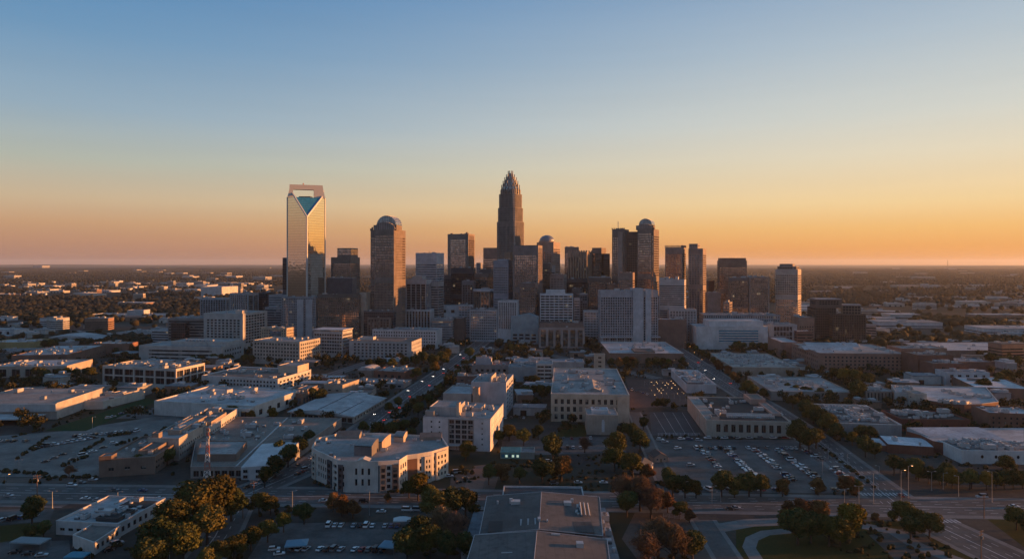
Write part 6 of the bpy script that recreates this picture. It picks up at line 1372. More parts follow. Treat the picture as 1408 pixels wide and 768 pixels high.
def hedge_rows():
    rs = random.Random(4); mb = MB()
    for (x0, y0, x1, y1, n) in ((46, 619, 60, 612, 7), (25, 630, 68, 600, 9), (112, 622, 140, 606, 8), (150, 600, 178, 596, 6), (160, 612, 200, 600, 8), (88, 640, 118, 628, 6), (20, 600, 60, 590, 6), (212, 600, 226, 590, 5), (140, 645, 205, 642, 9), (0, 648, 60, 652, 10), (60, 656, 130, 656, 10), (470, 672, 545, 676, 16), (433, 664, 460, 672, 6), (905, 664, 930, 676, 7), (1118, 606, 1200, 668, 16), (690, 640, 735, 642, 8), (640, 600, 700, 600, 10)):
        a, c = G(x0, y0), G(x1, y1)
        for i in range(n):
            p = a.lerp(c, (i + rs.uniform(-.3, .3)) / max(1, n - 1)); r_ = rs.uniform(.8, 2.0); h_ = rs.uniform(.9, 2.2); m_ = 7; o0 = len(mb.v)
            for zz, rr in ((0, .85), (.5, 1.0), (.95, .5)): mb.v.extend((p.x + r_ * rr * rs.uniform(.7, 1.3) * math.cos(2 * math.pi * k / m_), p.y + r_ * rr * rs.uniform(.7, 1.3) * math.sin(2 * math.pi * k / m_), .02 + h_ * zz * rs.uniform(.8, 1.2)) for k in range(m_))
            for q in (0, 1):
                for k in range(m_): j = (k + 1) % m_; mb.f.append((o0 + q * m_ + k, o0 + q * m_ + j, o0 + q * m_ + m_ + j, o0 + q * m_ + m_ + k)); mb.m.append(0)
            mb.f.append(tuple(o0 + 2 * m_ + k for k in range(m_))); mb.m.append(0)
    o = mb.build('shrubbery', bpy.data.materials['shrub_leaves']); o['kind'] = 'stuff'
hedge_rows()
# ------------------------------------------------------------------ trees
M_BARK = wallmat((.07, .05, .04), .95, 'bark')
LEAF = {'green': crownmat('green_leaves', (.026, .038, .014), (.068, .072, .024), .5, False), 'olive': crownmat('olive_leaves', (.034, .040, .013), (.088, .074, .020), .5, False),
        'gold': crownmat('golden_leaves', (.07, .055, .012), (.15, .10, .02), .5, False), 'rust': crownmat('rusty_leaves', (.085, .042, .022), (.145, .07, .03), .5, False), 'bare': crownmat('bare_twigs', (.10, .060, .040), (.16, .09, .055), .5, False)}
def tree_proto(style, seed, wide=1.0):
    """trunk and crown meshes for a 12 m tree"""
    r = np.random.RandomState(seed); py = random.Random(seed); H = 12.0
    tb = MB(); top = 4.2 if style != 'bare' else 5.5
    tb.cyl((0, 0), .34, .22, 0, top, 7)
    limbs = []
    for k in range(7 if style != 'bare' else 12):
        a = 2 * math.pi * k / 7 + py.uniform(-.4, .4); z0 = py.uniform(2.2, top); l = py.uniform(2.6, 4.6)
        p0 = Vector((0, 0, z0)); p1 = p0 + Vector((math.cos(a) * l * .75 * wide, math.sin(a) * l * .75 * wide, l * .85)); tb.bar(p0, p1, .11, 0, 4); limbs.append(p1)
        if style == 'bare':
            for q in range(3): tb.bar(p1, p1 + Vector((py.uniform(-1.6, 1.6), py.uniform(-1.6, 1.6), py.uniform(.8, 2.4))), .05, 0, 4)
    nl = 13; lob = []
    for k in range(nl):
        a = py.uniform(0, 2 * math.pi); rr = py.uniform(.3, 3.7) * wide; z = py.uniform(4.0, 9.6)
        rr *= 1.0 if z < 7.5 else .6
        lob.append((rr * math.cos(a), rr * math.sin(a), z, py.uniform(1.3, 2.4)))
    lob.append((0, 0, 7.2, 2.9)); lob.append((.4, -.3, 10.0, 1.7))
    n = 7000 if style != 'bare' else 3600
    wgt = np.array([l[3] ** 2 for l in lob]); idx = r.choice(len(lob), n, p=wgt / wgt.sum()); Lb = np.array(lob)[idx]
    dirs = r.normal(size=(n, 3)); dirs /= np.linalg.norm(dirs, axis=1)[:, None]
    rad = Lb[:, 3] * (r.uniform(.50, 1.12, n) if style != 'bare' else r.uniform(.1, 1.2, n))
    C = Lb[:, :3] + dirs * rad[:, None] * np.array([1, 1, .85])
    # break the outline: drop leaves in random holes
    hole = np.array([(py.uniform(-4.5, 4.5) * wide, py.uniform(-4.5, 4.5) * wide, py.uniform(4, 11)) for _ in range(16)])
    keep = np.min(np.linalg.norm(C[:, None] - hole[None], axis=2), axis=1) > .85
    C, dirs = C[keep], dirs[keep]; n = len(C)
    nr = dirs + r.normal(size=(n, 3)) * .75; nr /= np.linalg.norm(nr, axis=1)[:, None]
    u = np.cross(nr, r.normal(size=(n, 3))); u /= np.linalg.norm(u, axis=1)[:, None]; v = np.cross(nr, u)
    if style == 'bare': a_, b_ = r.uniform(.5, 1.1, n)[:, None], np.full((n, 1), .045)
    else: a_ = r.uniform(.13, .30, n)[:, None]; b_ = a_ * r.uniform(.6, 1, n)[:, None]
    V = np.stack([C - u * a_ - v * b_, C + u * a_ - v * b_, C + u * a_ + v * b_, C - u * a_ + v * b_], 1).reshape(-1, 3)
    V[:, 2] = np.maximum(V[:, 2], 1.6)
    me = bpy.data.meshes.new('crown'); me.vertices.add(len(V)); me.vertices.foreach_set('co', V.ravel()); me.loops.add(n * 4); me.loops.foreach_set('vertex_index', np.arange(n * 4))
    me.polygons.add(n); me.polygons.foreach_set('loop_start', np.arange(0, n * 4, 4)); me.update(calc_edges=True); me.materials.append(LEAF[style])
    return tb.mesh('trunk', M_BARK), me
PROTO = {k: [tree_proto(k, 100 + i * 7 + j, wd) for j, wd in enumerate((1.0, 1.2, .82))] for i, k in enumerate(LEAF)}
NAMES = {'green': 'dark green tree', 'olive': 'olive brown tree', 'gold': 'golden tree', 'rust': 'rusty leaved tree', 'bare': 'bare brown tree'}
BC = [(b_.org, s_) for s_, b_ in BLD.items() if s_ and s_.startswith('the ')]
EXTRA = [(Vector((0, 0, 0)) + G(1050, 640), 'the big car park'), (G(450, 745), 'the bottom car park'), (G(1130, 745), 'the corner lawn')]
def nearest(p):
    px = 704 + p.x * F / p.y
    best = min(((abs(o.x - p.x) * 1.0 + abs(o.y - p.y), s_) for o, s_ in BC + EXTRA), key=lambda t: t[0])
    return best[1]
NTREE = 0
def tree(px=0, py=0, h=11, style='green', pos=None, wide=None):
    global NTREE
    p = pos or G(px, py); NTREE += 1
    k = rnd.randrange(3) if wide is None else wide
    tm, cm = PROTO[style][k]; s = h / 12.0
    size = 'tall' if h > 13.5 else ('small' if h < 8 else '')
    lab = ' '.join(x for x in (size, NAMES[style]) if x) + ' near ' + nearest(p)
    root = empty('tree', (p.x, p.y, 0), lab, 'tree', 'trees of the town')
    s *= 1.18; sx = s * rnd.uniform(1.1, 1.35); root.scale = (sx, s * rnd.uniform(1.1, 1.35), s); root.rotation_euler = (0, 0, rnd.uniform(0, 6.28))
    for nm, me in (('trunk', tm), ('crown', cm)):
        o = bpy.data.objects.new(nm, me); COL.objects.link(o); o.parent = root
T = [ # bottom left clump
 (268, 730, 19, 'olive', 1), (300, 722, 20, 'olive', 1), (240, 748, 17, 'olive', 1), (218, 768, 15, 'green', 1), (252, 778, 15, 'olive', 0), (318, 716, 14, 'green', 0), (285, 748, 15, 'olive', 0), (205, 790, 13, 'green', 1),
 (300, 778, 9, 'olive', 1), (322, 770, 9, 'olive', 1), (345, 757, 9, 'olive', 0), (368, 745, 8.5, 'olive', 0), (390, 731, 8, 'olive', 0), (282, 792, 9, 'olive', 1),
 (44, 722, 12, 'green', 1), (60, 738, 6.5, 'green', 1), (42, 742, 6, 'green', 1), (356, 706, 9, 'olive', 1), (372, 708, 8, 'olive', 1), (418, 720, 8.5, 'green', 1),
 (470, 709, 9, 'rust', 2), (458, 703, 8, 'rust', 2), (485, 712, 8, 'rust', 0), (533, 690, 4, 'rust', 2), (575, 688, 12, 'gold', 1), (562, 684, 8, 'olive', 1), (590, 690, 8, 'olive', 0),
 (598, 716, 13, 'olive', 1), (622, 712, 13, 'green', 1), (640, 712, 12, 'olive', 1), (608, 736, 12, 'bare', 1), (628, 742, 11, 'bare', 1), (575, 752, 12, 'green', 0), (560, 772, 12, 'green', 1), (592, 768, 12, 'olive', 1), (615, 772, 11, 'green', 1), (640, 770, 10, 'green', 0),
 (396, 642, 12, 'green', 1), (378, 656, 11, 'green', 0), (412, 626, 11, 'green', 1), (364, 670, 10, 'olive', 2), (426, 612, 9, 'green', 1), (386, 630, 10, 'green', 1),
 # courtyards right of the apartments
 (640, 632, 10, 'olive', 1), (672, 666, 10, 'green', 2), (690, 662, 9, 'rust', 1), (714, 664, 8, 'green', 2), (745, 664, 12, 'green', 1), (772, 661, 12, 'rust', 1), (760, 634, 15, 'green', 1), (720, 612, 10, 'green', 1), (700, 606, 10, 'olive', 1), (740, 604, 9, 'green', 0), (685, 612, 9, 'green', 2), (804, 622, 9, 'bare', 2),
 (850, 628, 14, 'olive', 1), (868, 606, 11, 'green', 1), (880, 622, 13, 'green', 0), (845, 648, 12, 'olive', 1), (870, 656, 12, 'olive', 1), (890, 662, 9, 'rust', 0), (856, 696, 14, 'bare', 1), (880, 702, 15, 'bare', 1), (862, 710, 11, 'green', 1), (895, 712, 13, 'bare', 0), (905, 700, 9, 'olive', 1), (918, 704, 9, 'rust', 0), (935, 712, 7, 'olive', 1), (948, 718, 6, 'rust', 0),
 (905, 768, 15, 'bare', 1), (925, 775, 14, 'bare', 1), (890, 782, 13, 'bare', 0), (952, 772, 11, 'green', 1), (938, 762, 8, 'green', 1), (885, 590, 8, 'green', 1),
 # by the dark roofed building and the street
 (1100, 615, 14, 'green', 1), (1112, 620, 13, 'green', 1), (1122, 616, 12, 'olive', 0), (1098, 600, 11, 'green', 1), (1106, 572, 12, 'green', 1), (1118, 582, 13, 'olive', 1), (1130, 592, 14, 'green', 1), (1142, 599, 14, 'olive', 1), (1150, 606, 11, 'green', 0), (1090, 562, 10, 'olive', 0), (1035, 547, 11, 'green', 1), (1025, 543, 10, 'olive', 1), (1050, 549, 9, 'green', 0), (1180, 553, 17, 'green', 1), (1160, 528, 14, 'gold', 1), (1176, 530, 14, 'olive', 1), (1192, 534, 13, 'olive', 1), (1148, 524, 12, 'olive', 1), (1205, 540, 8, 'gold', 0),
 (925, 682, 11, 'green', 1), (942, 684, 10, 'green', 1), (918, 668, 9, 'green', 0), (957, 684, 8, 'olive', 2), (992, 682, 12, 'green', 1), (1010, 684, 9, 'olive', 1), (1030, 682, 11, 'green', 1), (1046, 682, 10, 'olive', 0), (1076, 682, 8, 'rust', 2), (1125, 680, 8, 'rust', 2), (1165, 680, 9, 'rust', 1), (1178, 682, 8, 'green', 0),
 # corner lawn
 (1085, 716, 8, 'rust', 1), (1105, 716, 9, 'rust', 1), (1125, 716, 8.5, 'rust', 1), (1097, 748, 13.5, 'green', 1), (1115, 746, 12, 'green', 1), (1140, 750, 11, 'olive', 1), (1168, 745, 14.5, 'gold', 1), (1155, 750, 11, 'olive', 1), (1240, 722, 10, 'olive', 1), (1258, 728, 9, 'olive', 0), (1252, 740, 9, 'green', 1), (1278, 740, 10, 'olive', 1), (1203, 718, 4, 'rust', 2), (1398, 728, 9, 'olive', 1), (1415, 740, 10, 'green', 1),
 (1172, 612, 8, 'gold', 1), (1190, 628, 12, 'green', 1), (1183, 604, 9, 'green', 1), (1198, 606, 9, 'green', 0), (1203, 630, 9, 'green', 1), (1385, 650, 9, 'olive', 1), (1300, 660, 9, 'green', 1),
 # avenue
 (595, 505, 14, 'green', 1), (608, 503, 15, 'olive', 1), (582, 500, 13, 'green', 1), (615, 495, 13, 'olive', 1), (571, 504, 12, 'green', 1), (556, 506, 12, 'green', 1), (540, 507, 11, 'olive', 1), (524, 507, 11, 'green', 1), (508, 508, 11, 'green', 1), (598, 514, 12, 'gold', 0), (646, 493, 13, 'green', 1), (655, 500, 10, 'green', 1), (640, 508, 10, 'green', 1), (630, 520, 9, 'green', 1), (615, 530, 9, 'olive', 1), (605, 543, 9, 'green', 1), (572, 522, 11, 'olive', 1), (590, 560, 10, 'green', 1), (575, 572, 10, 'green', 1), (600, 566, 9, 'green', 0), (548, 560, 8, 'green', 1), (535, 568, 8, 'olive', 1), (540, 602, 10, 'green', 1), (520, 600, 9, 'olive', 1), (555, 596, 9, 'green', 1), (565, 608, 9, 'green', 0), (500, 596, 8, 'green', 0), (320, 578, 10, 'olive', 1), (345, 580, 8, 'gold', 0), (375, 578, 9, 'gold', 0), (440, 556, 12, 'green', 1), (430, 552, 11, 'green', 0), (415, 580, 7, 'gold', 0), (285, 568, 8, 'olive', 1), (298, 568, 8, 'green', 1), (150, 648, 9, 'green', 2), (190, 648, 9, 'green', 2), (230, 640, 9, 'green', 1), (260, 618, 8, 'green', 0), (95, 655, 6, 'bare', 1), (320, 545, 7, 'green', 0),
]
for t in T: tree(t[0], t[1], t[2], t[3], None, t[4])
tr = random.Random(77)
def row(pa, pb, n, h0, h1, styles, jit=2.0):
    a, c = G(*pa), G(*pb)
    for i in range(n):
        p = a.lerp(c, (i + tr.uniform(-.25, .25)) / max(1, n - 1)); p.x += tr.uniform(-jit, jit); p.y += tr.uniform(-jit, jit)
        tree(h=tr.uniform(h0, h1), style=tr.choice(styles), pos=p)
row((1228, 652), (1300, 668), 8, 8, 11, ('green', 'olive', 'green')); row((1305, 672), (1420, 672), 11, 7.5, 10, ('green', 'olive', 'gold', 'green'))
row((948, 478), (1035, 545), 14, 7, 10, ('green', 'olive', 'rust'), 3); row((915, 482), (945, 505), 6, 7, 9, ('olive', 'rust', 'green'), 3)
row((840, 505), (925, 505), 12, 8, 12, ('green', 'olive', 'rust', 'green'), 6); row((665, 505), (740, 530), 9, 7, 10, ('green', 'green', 'olive'), 6)
row((700, 545), (752, 545), 7, 8, 10, ('green', 'green', 'olive')); row((700, 484), (760, 492), 6, 8, 12, ('gold', 'green', 'olive'), 4)
row((1010, 482), (1060, 482), 8, 9, 13, ('green', 'green')); row((1100, 490), (1130, 505), 6, 9, 13, ('green', 'green', 'olive'))
row((45, 520), (125, 520), 10, 8, 11, ('green', 'olive', 'green'), 4); row((130, 478), (215, 490), 12, 9, 13, ('green', 'rust', 'olive', 'green'), 8)
row((60, 480), (130, 476), 8, 9, 13, ('green', 'green', 'olive'), 8); row((270, 500), (345, 500), 8, 8, 11, ('green', 'green', 'olive'), 4)
row((1330, 545), (1420, 520), 7, 9, 13, ('green', 'olive'), 4); row((1085, 540), (1140, 552), 6, 8, 11, ('green', 'olive'), 3); row((1360, 500), (1420, 505), 6, 9, 12, ('green', 'olive'), 4)
row((810, 440), (820, 470), 4, 12, 16, ('green', 'green'), 3); row((905, 450), (955, 462), 8, 10, 14, ('green', 'green'), 5)
for k in range(400):
    if NTREE >= 292: break
    px, t = tr.uniform(0, 1408), 361 + tr.uniform(112, 330); p = G(px, t)
    if taken(p.x, p.y, 4.5) or abs(p.x + 5) < 60 and p.y < 330: continue
    tree(h=tr.uniform(6.5, 10.5), style=tr.choice(('green', 'green', 'olive', 'olive', 'rust')), pos=p)

# the rest of the town's trees, past the three hundred that show largest
def tree_mass(N, seed):
    rs = np.random.RandomState(seed); P = []; pr = random.Random(seed)
    while len(P) < N:
        px, t = pr.uniform(-20, 1430), 1 / pr.uniform(1 / 250, 1 / 112); p = G(px, HOR + t)
        if vnoise(p.x / 45 + 3, p.y / 45) < .42 and pr.random() < .8: continue
        if taken(p.x, p.y, 4.0): continue
        P.append((p.x, p.y, pr.uniform(6.5, 12.5)))
    V = []; K = 170
    for x, y, h in P:
        nl = 7; L = np.array([(rs.uniform(-.26, .26) * h, rs.uniform(-.26, .26) * h, rs.uniform(.38, .78) * h, rs.uniform(.16, .25) * h) for _ in range(nl)])
        i = rs.randint(0, nl, K); d = rs.normal(size=(K, 3)); d /= np.linalg.norm(d, axis=1)[:, None]
        C = L[i, :3] + d * L[i, 3:4] * rs.uniform(.6, 1.08, (K, 1)) + np.array([x, y, 0])
        n = d + rs.normal(size=(K, 3)) * .6; n /= np.linalg.norm(n, axis=1)[:, None]; u = np.cross(n, rs.normal(size=(K, 3))); u /= np.linalg.norm(u, axis=1)[:, None]; v = np.cross(n, u)
        a = rs.uniform(.35, .8, (K, 1)); b = a * rs.uniform(.6, 1, (K, 1)); C[:, 2] = np.maximum(C[:, 2], 1.2)
        V.append(np.stack([C - u * a - v * b, C + u * a - v * b, C + u * a + v * b, C - u * a + v * b], 1).reshape(-1, 3))
    V = np.concatenate(V); n = len(V) // 4; me = bpy.data.meshes.new('tree_mass'); me.vertices.add(len(V)); me.vertices.foreach_set('co', V.ravel()); me.loops.add(n * 4); me.loops.foreach_set('vertex_index', np.arange(n * 4))
    me.polygons.add(n); me.polygons.foreach_set('loop_start', np.arange(0, n * 4, 4)); me.update(calc_edges=True); me.materials.append(crownmat('mass_leaves', (.02, .028, .012), (.075, .06, .022), .045))
    o = bpy.data.objects.new('tree_mass', me); COL.objects.link(o); o['kind'] = 'stuff'
tree_mass(900, 31)

# ------------------------------------------------------------------ cars
PAINT = {'white': (.68, .69, .70), 'silver': (.42, .43, .45), 'grey': (.14, .145, .15), 'black': (.018, .018, .02), 'red': (.28, .02, .018), 'blue': (.03, .06, .16), 'brown': (.12, .075, .05)}
M_TYRE = plainmat('tyre', (.02, .02, .02), .9); M_CGL = plainmat('car_glass', (.015, .018, .022), .08); M_RIM = plainmat('wheel_rim', (.35, .35, .36), .35, .7)
def carbody(kind):
    L, Wd, hh, roofh = {'car': (4.6, 1.82, .88, 1.46), 'suv': (4.8, 1.92, 1.05, 1.78), 'van': (5.4, 2.0, 1.25, 2.25)}[kind]
    def loft(prof, ws):
        mb = MB(); n = len(prof)
        for s in (-1, 1): mb.v.extend((x, s * w_ / 2, z) for (x, z), w_ in zip(prof, ws))
        for i in range(n):
            j = (i + 1) % n; mb.f.append((i, j, n + j, n + i)); mb.m.append(0)
        mb.f.append(tuple(range(n - 1, -1, -1))); mb.m.append(0); mb.f.append(tuple(range(n, 2 * n))); mb.m.append(0)
        return mb
    h = L / 2
    body = loft([(-h, .34), (h, .34), (h + .02, .62), (h - .12, hh - .12), (h * .42, hh), (-h + .1, hh + .02), (-h - .02, .7)], [Wd * .95] * 2 + [Wd] * 5)
    if kind == 'van': cab = loft([(-h + .08, hh), (h * .55, hh), (h * .30, roofh - .12), (h * .2, roofh - .04), (-h + .2, roofh - .04)], [Wd * .97, Wd * .97, Wd * .88, Wd * .86, Wd * .86])
    else: cab = loft([(-h * .82 if kind == 'car' else -h + .12, hh), (h * .45, hh), (h * .08, roofh - .05), (-h * .48 if kind == 'car' else -h * .82, roofh - .05)], [Wd * .95, Wd * .95, Wd * .76, Wd * .76])
    rf = loft([(h * .10 if kind != 'van' else h * .32, roofh - .06), (h * .05 if kind != 'van' else h * .2, roofh), (-h * .45 if kind == 'car' else -h * .8, roofh), (-h * .5 if kind == 'car' else -h * .85, roofh - .06)], [Wd * .78] * 4)
    n0 = len(body.v); body.v += rf.v; body.f += [tuple(i + n0 for i in f_) for f_ in rf.f]; body.m += rf.m
    wh = MB()
    k = 12
    for z in (-.11, .11): wh.v.extend((.33 * math.cos(2 * math.pi * i / k), z, .33 * math.sin(2 * math.pi * i / k)) for i in range(k))
    for i in range(k): j = (i + 1) % k; wh.f.append((i, j, k + j, k + i)); wh.m.append(0)
    wh.f.append(tuple(range(k - 1, -1, -1))); wh.m.append(1); wh.f.append(tuple(range(k, 2 * k))); wh.m.append(1)
    return body, cab, wh, (h * .62, Wd / 2 - .08)
CARM = {}
for kd in ('car', 'suv', 'van'):
    body, cab, wh, wp = carbody(kd)
    wmsh = wh.mesh('wheel', [M_TYRE, M_RIM])
    for cn, cc in PAINT.items():
        CARM[kd, cn] = (body.mesh('body', plainmat('car_paint_' + cn, cc, .28, .15)), cab.mesh('windows', M_CGL), wmsh, wp)
CN = ['white'] * 6 + ['silver'] * 5 + ['grey'] * 4 + ['black'] * 6 + ['red', 'blue', 'brown']
cr = random.Random(5); NCAR = 0
M_HEAD = plainmat('headlamp', (1, 1, 1), .3, 0, (1, .92, .8), 8); M_TAIL = plainmat('tail_lamp', (.5, .02, .02), .3, 0, (1, .05, .03), 4)
def car(x, y, ang, place, kind=None, col=None, lights=False):
    global NCAR
    kind = kind or cr.choice(('car', 'car', 'suv', 'suv', 'car', 'van')); col = col or cr.choice(CN); NCAR += 1
    bm, cm, wm, (wx, wy) = CARM[kind, col]
    kn = {'car': 'saloon', 'suv': 'estate', 'van': 'van'}[kind]
    root = empty('parked_car' if not lights else 'moving_car', (x, y, .06), '%s %s %s' % (col, kn, place), 'van' if kind == 'van' else 'car', 'cars of the town')
    root.rotation_euler = (0, 0, ang + cr.uniform(-.03, .03))
    for nm, me in (('body', bm), ('windows', cm)):
        o = bpy.data.objects.new(nm, me); COL.objects.link(o); o.parent = root
    if y < 460:
        for sx in (-1, 1):
            for sy in (-1, 1):
                o = bpy.data.objects.new('wheel', wm); COL.objects.link(o); o.parent = root; o.location = (sx * wx, sy * wy, .33)
    if lights:
        for nm, xx, mm in (('headlight', 2.36, M_HEAD), ('tail_light', -2.40, M_TAIL)):
            for sy in (-.65, .65):
                mb = MB(); mb.box(xx - .04, xx + .04, sy - .2, sy + .2, .58, .72); mb.build(nm, mm, root)
ROW = ['first', 'second', 'third', 'fourth', 'fifth']
for k, x0 in enumerate((121, 136.5, 155, 169.5, 187)):
    for i in range(23):
        y = 376.3 + i * 2.7
        if cr.random() < (.30, .38, .34, .22, .25)[k] or (k == 0 and i < 3) or (k == 4 and y > 440): continue
        x = x0 + cr.uniform(-.3, .3) + (y - 405) * .02
        car(x, y, cr.choice((0, math.pi)), 'in the %s row of the big car park' % ROW[k])
for i in range(24):
    px = 957 + i * 6.5
    if cr.random() < .22: continue
    p = G(px, 616.5); car(p.x, p.y, math.pi / 2, 'in the rear rank of the big car park')
for i in range(24):
    px = 955 + i * 9.2
    if cr.random() < .45: continue
    p = G(px, 673.5); car(p.x, p.y, math.pi / 2 + .4, 'under the front trees of the big car park')
for i in range(14):
    px = 973 + i * 8.2
    if cr.random() < .35: continue
    p = G(px, 602.5); car(p.x, p.y, 0 if cr.random() < .5 else math.pi, 'along the foot of the black roofed building')
for (px, py, c_) in ((932, 617, 'white'), (950, 640, 'silver'), (937, 604, 'white'), (948, 604, 'blue'), (961, 606, 'silver'), (908, 605, 'white'), (914, 608, 'silver')): p = G(px, py); car(p.x, p.y, cr.uniform(-.4, .4), 'near the little court', 'suv', c_)
for i in range(13):
    px = 452 + i * 8.6; p = G(px, 722.5 + i * .1)
    if cr.random() < .12: continue
    car(p.x, p.y, math.pi / 2, 'in the rear rank of the bottom car park')
for i in range(14):
    px = 402 + i * 9.6; p = G(px, 755 + .1 * i)
    if i in (3, 8): continue
    car(p.x, p.y, math.pi / 2 - .25, 'in the front rank of the bottom car park')
car(*G(377, 756).xy, .2, 'alone at the left end of the bottom car park', 'suv', 'white'); car(*G(384, 762).xy, .3, 'alone at the left end of the bottom car park', 'car', 'white')
for (px, py) in ((775, 603), (786, 603), (797, 603), (765, 603), (812, 603), (780, 616), (788, 616), (798, 616), (770, 617), (759, 603), (846, 605), (712, 601), (720, 602)):
    p = G(px, py); car(p.x, p.y, math.pi / 2, 'in the lot before the cream courthouse')
for (px, py, a_) in ((755, 635, 0), (806, 631, 1.5), (762, 665, 0), (795, 664, 0), (830, 664, 0), (632, 663, .6), (640, 658, .6), (618, 655, .3), (628, 650, .3), (612, 676, 0), (695, 690, 0)):
    p = G(px, py); car(p.x, p.y, a_, 'in the courtyards below the cream courthouse')
for (px, py, dirn, col, kd) in ((12, 682, 1, 'silver', 'car'), (99, 668, 1, 'white', 'suv'), (117, 686, -1, 'white', 'car'), (134, 688, 1, 'silver', 'car'), (112, 664, 1, 'grey', 'car'), (196, 675, -1, 'blue', 'car'), (158, 674, 1, 'grey', 'car'), (220, 686, 1, 'silver', 'car'), (445, 689, 1, 'white', 'car'), (524, 704, -1, 'white', 'car'), (560, 702, 1, 'white', 'van'), (574, 702, 1, 'silver', 'van'), (1004, 700, 1, 'brown', 'car'), (1012, 699, 1, 'silver', 'car'), (1350, 684, -1, 'silver', 'van'), (1395, 697, 1, 'white', 'car'), (128, 660, 1, 'silver', 'car'), (500, 690, 1, 'black', 'suv'), (310, 676, 1, 'silver', 'suv'), (745, 690, -1, 'grey', 'car'), (640, 690, 1, 'black', 'car')):
    p = G(px, py); car(p.x, p.y, (-.04 if dirn > 0 else math.pi - .04), 'driving on the cross road', kd, col)
AP = [Vector(p) for p in AVE]
def along(P, d, off):
    for a, c in zip(P, P[1:]):
        if a.y <= d <= c.y: t = (d - a.y) / (c.y - a.y); u = (c - a).normalized(); q = a.lerp(c, t) + Vector((u.y, -u.x)) * off; return q, math.atan2(u.y, u.x)
    return None, 0
for d in (400, 418, 455, 470, 498, 505, 522, 540, 548, 566, 590, 612, 640, 668, 690, 720, 742, 770, 800, 835, 860, 890):
    off = cr.choice((-6.5, -3, 3, 6.5)); q, a_ = along(AP, d, off)
    car(q.x, q.y, a_ if off > 0 else a_ + math.pi, 'driving along the avenue', 'car', None, d > 480)
RP = [Vector(p) for p in RST]
for d, off in ((352, 7), (425, 3.5), (470, -7), (540, 3), (610, -3.5), (680, 3.5), (705, -7), (760, -3), (820, 3)):
    q, a_ = along(RP, d, off); car(q.x, q.y, a_ if off > 0 else a_ + math.pi, 'driving along the right street', 'car', 'red' if d < 360 else None, d > 600)
for (px, py, n, dx, dy, a_, place) in ((40, 618, 11, 9, -1.6, .1, 'in the upper row of the left concrete yard'), (105, 600, 13, 7, -.6, 1.4, 'in the far row of the left concrete yard'), (50, 640, 6, 12, -5, .9, 'in the diagonal row of the left concrete yard'), (150, 575, 8, 6, -2, .9, 'on the verge side of the left concrete yard'), (100, 632, 5, 14, -5.5, .7, 'in the middle of the left concrete yard'), (0, 607, 5, 9, 0, 1.5, 'at the left edge of the concrete yard'), (285, 586, 6, 5, -3, .9, 'behind the flat roofed hall'), (865, 535, 8, 5, 1.5, 1.2, 'on the red gravel lot'), (960, 503, 8, 3, 4, 1.0, 'in the strip lot right of the white roofed box'), (215, 562, 7, 7, .3, 1.4, 'before the white roofed showroom'), (5, 716, 4, 14, -2, 1.3, 'in the small lot left of the corner shop'), (20, 760, 3, 18, 2, .3, 'in the yard of the corner shop'), (150, 757, 2, 10, -8, .9, 'beside the muralled side wall'), (340, 670, 3, 12, -3, 1.1, 'at the kerb by the flat roofed hall'), (405, 655, 4, 5, -3, 1.0, 'at the kerb by the faceted apartment block'), (885, 745, 4, 3, 9, 0, 'in the yard right of the foreground warehouse'), (690, 575, 6, 6, 0, 1.5, 'behind the courtyard trees')):
    for i in range(n):
        if cr.random() < .15: continue
        p = G(px + dx * i + cr.uniform(-1, 1), py + dy * i); car(p.x, p.y, a_, place)

# ------------------------------------------------------------------ lamps, poles, mast
def lamp(px, py, top, lit=None, arm=1, label=None):
    p = G(px, py); h = max(5, hgt(top, p.y)); root = empty('street_lamp', p, label or ('slender street lamp by the road' + (' glowing orange' if lit else '')), 'street lamp', 'street lamps')
    mb = MB(); mb.cyl((0, 0), .16, .09, 0, h, 8); mb.cyl((0, 0), .28, .28, 0, .5, 8); mb.build('pole', M_STEEL, root)
    for s in ((1, -1) if arm == 2 else (arm,)):
        mb = MB(); mb.bar((0, 0, h - .1), (s * 1.9, 0, h + .25), .06); mb.build('arm', M_STEEL, root)
        mb = MB(); mb.box(s * 1.9 - .45, s * 1.9 + .45, -.2, .2, h + .12, h + .34); mb.build('lamp_head', M_STEEL, root)
        if lit is not None:
            mb = MB(); mb.box(s * 1.9 - .4, s * 1.9 + .4, -.17, .17, h - .02, h + .11); mb.build('lamp_glass', lit, root)
for a in ((1139, 630, 611), (1165, 641, 623), (1201, 692, 650), (1281, 674, 648), (1318, 686, 654), (1364, 690, 648), (508, 708, 674), (402, 701, 674), (349, 690, 660), (72, 698, 675), (162, 691, 676), (940, 686, 662), (979, 692, 668), (991, 690, 677), (1161, 695, 672), (1181, 694, 668), (1131, 660, 632), (1209, 655, 640), (233, 772, 746), (294, 766, 738), (430, 650, 630), (25, 650, 632), (240, 610, 594), (105, 640, 622), (127, 598, 573), (590, 560, 546), (545, 590, 576), (618, 525, 513), (1297, 672, 650), (388, 612, 600)):
    lamp(*a, None, rnd.choice((1, -1, 2)))
for a in ((1249, 684, 640), (1239, 700, 646), (8, 664, 656), (605, 722, 697), (637, 468, 461), (652, 478, 468), (940, 479, 470), (947, 484, 476), (953, 492, 484), (963, 502, 494), (925, 503, 495), (944, 506, 499), (520, 672, 660), (632, 480, 472), (640, 475, 468)):
    lamp(*a, M_LAMP, 1, None)
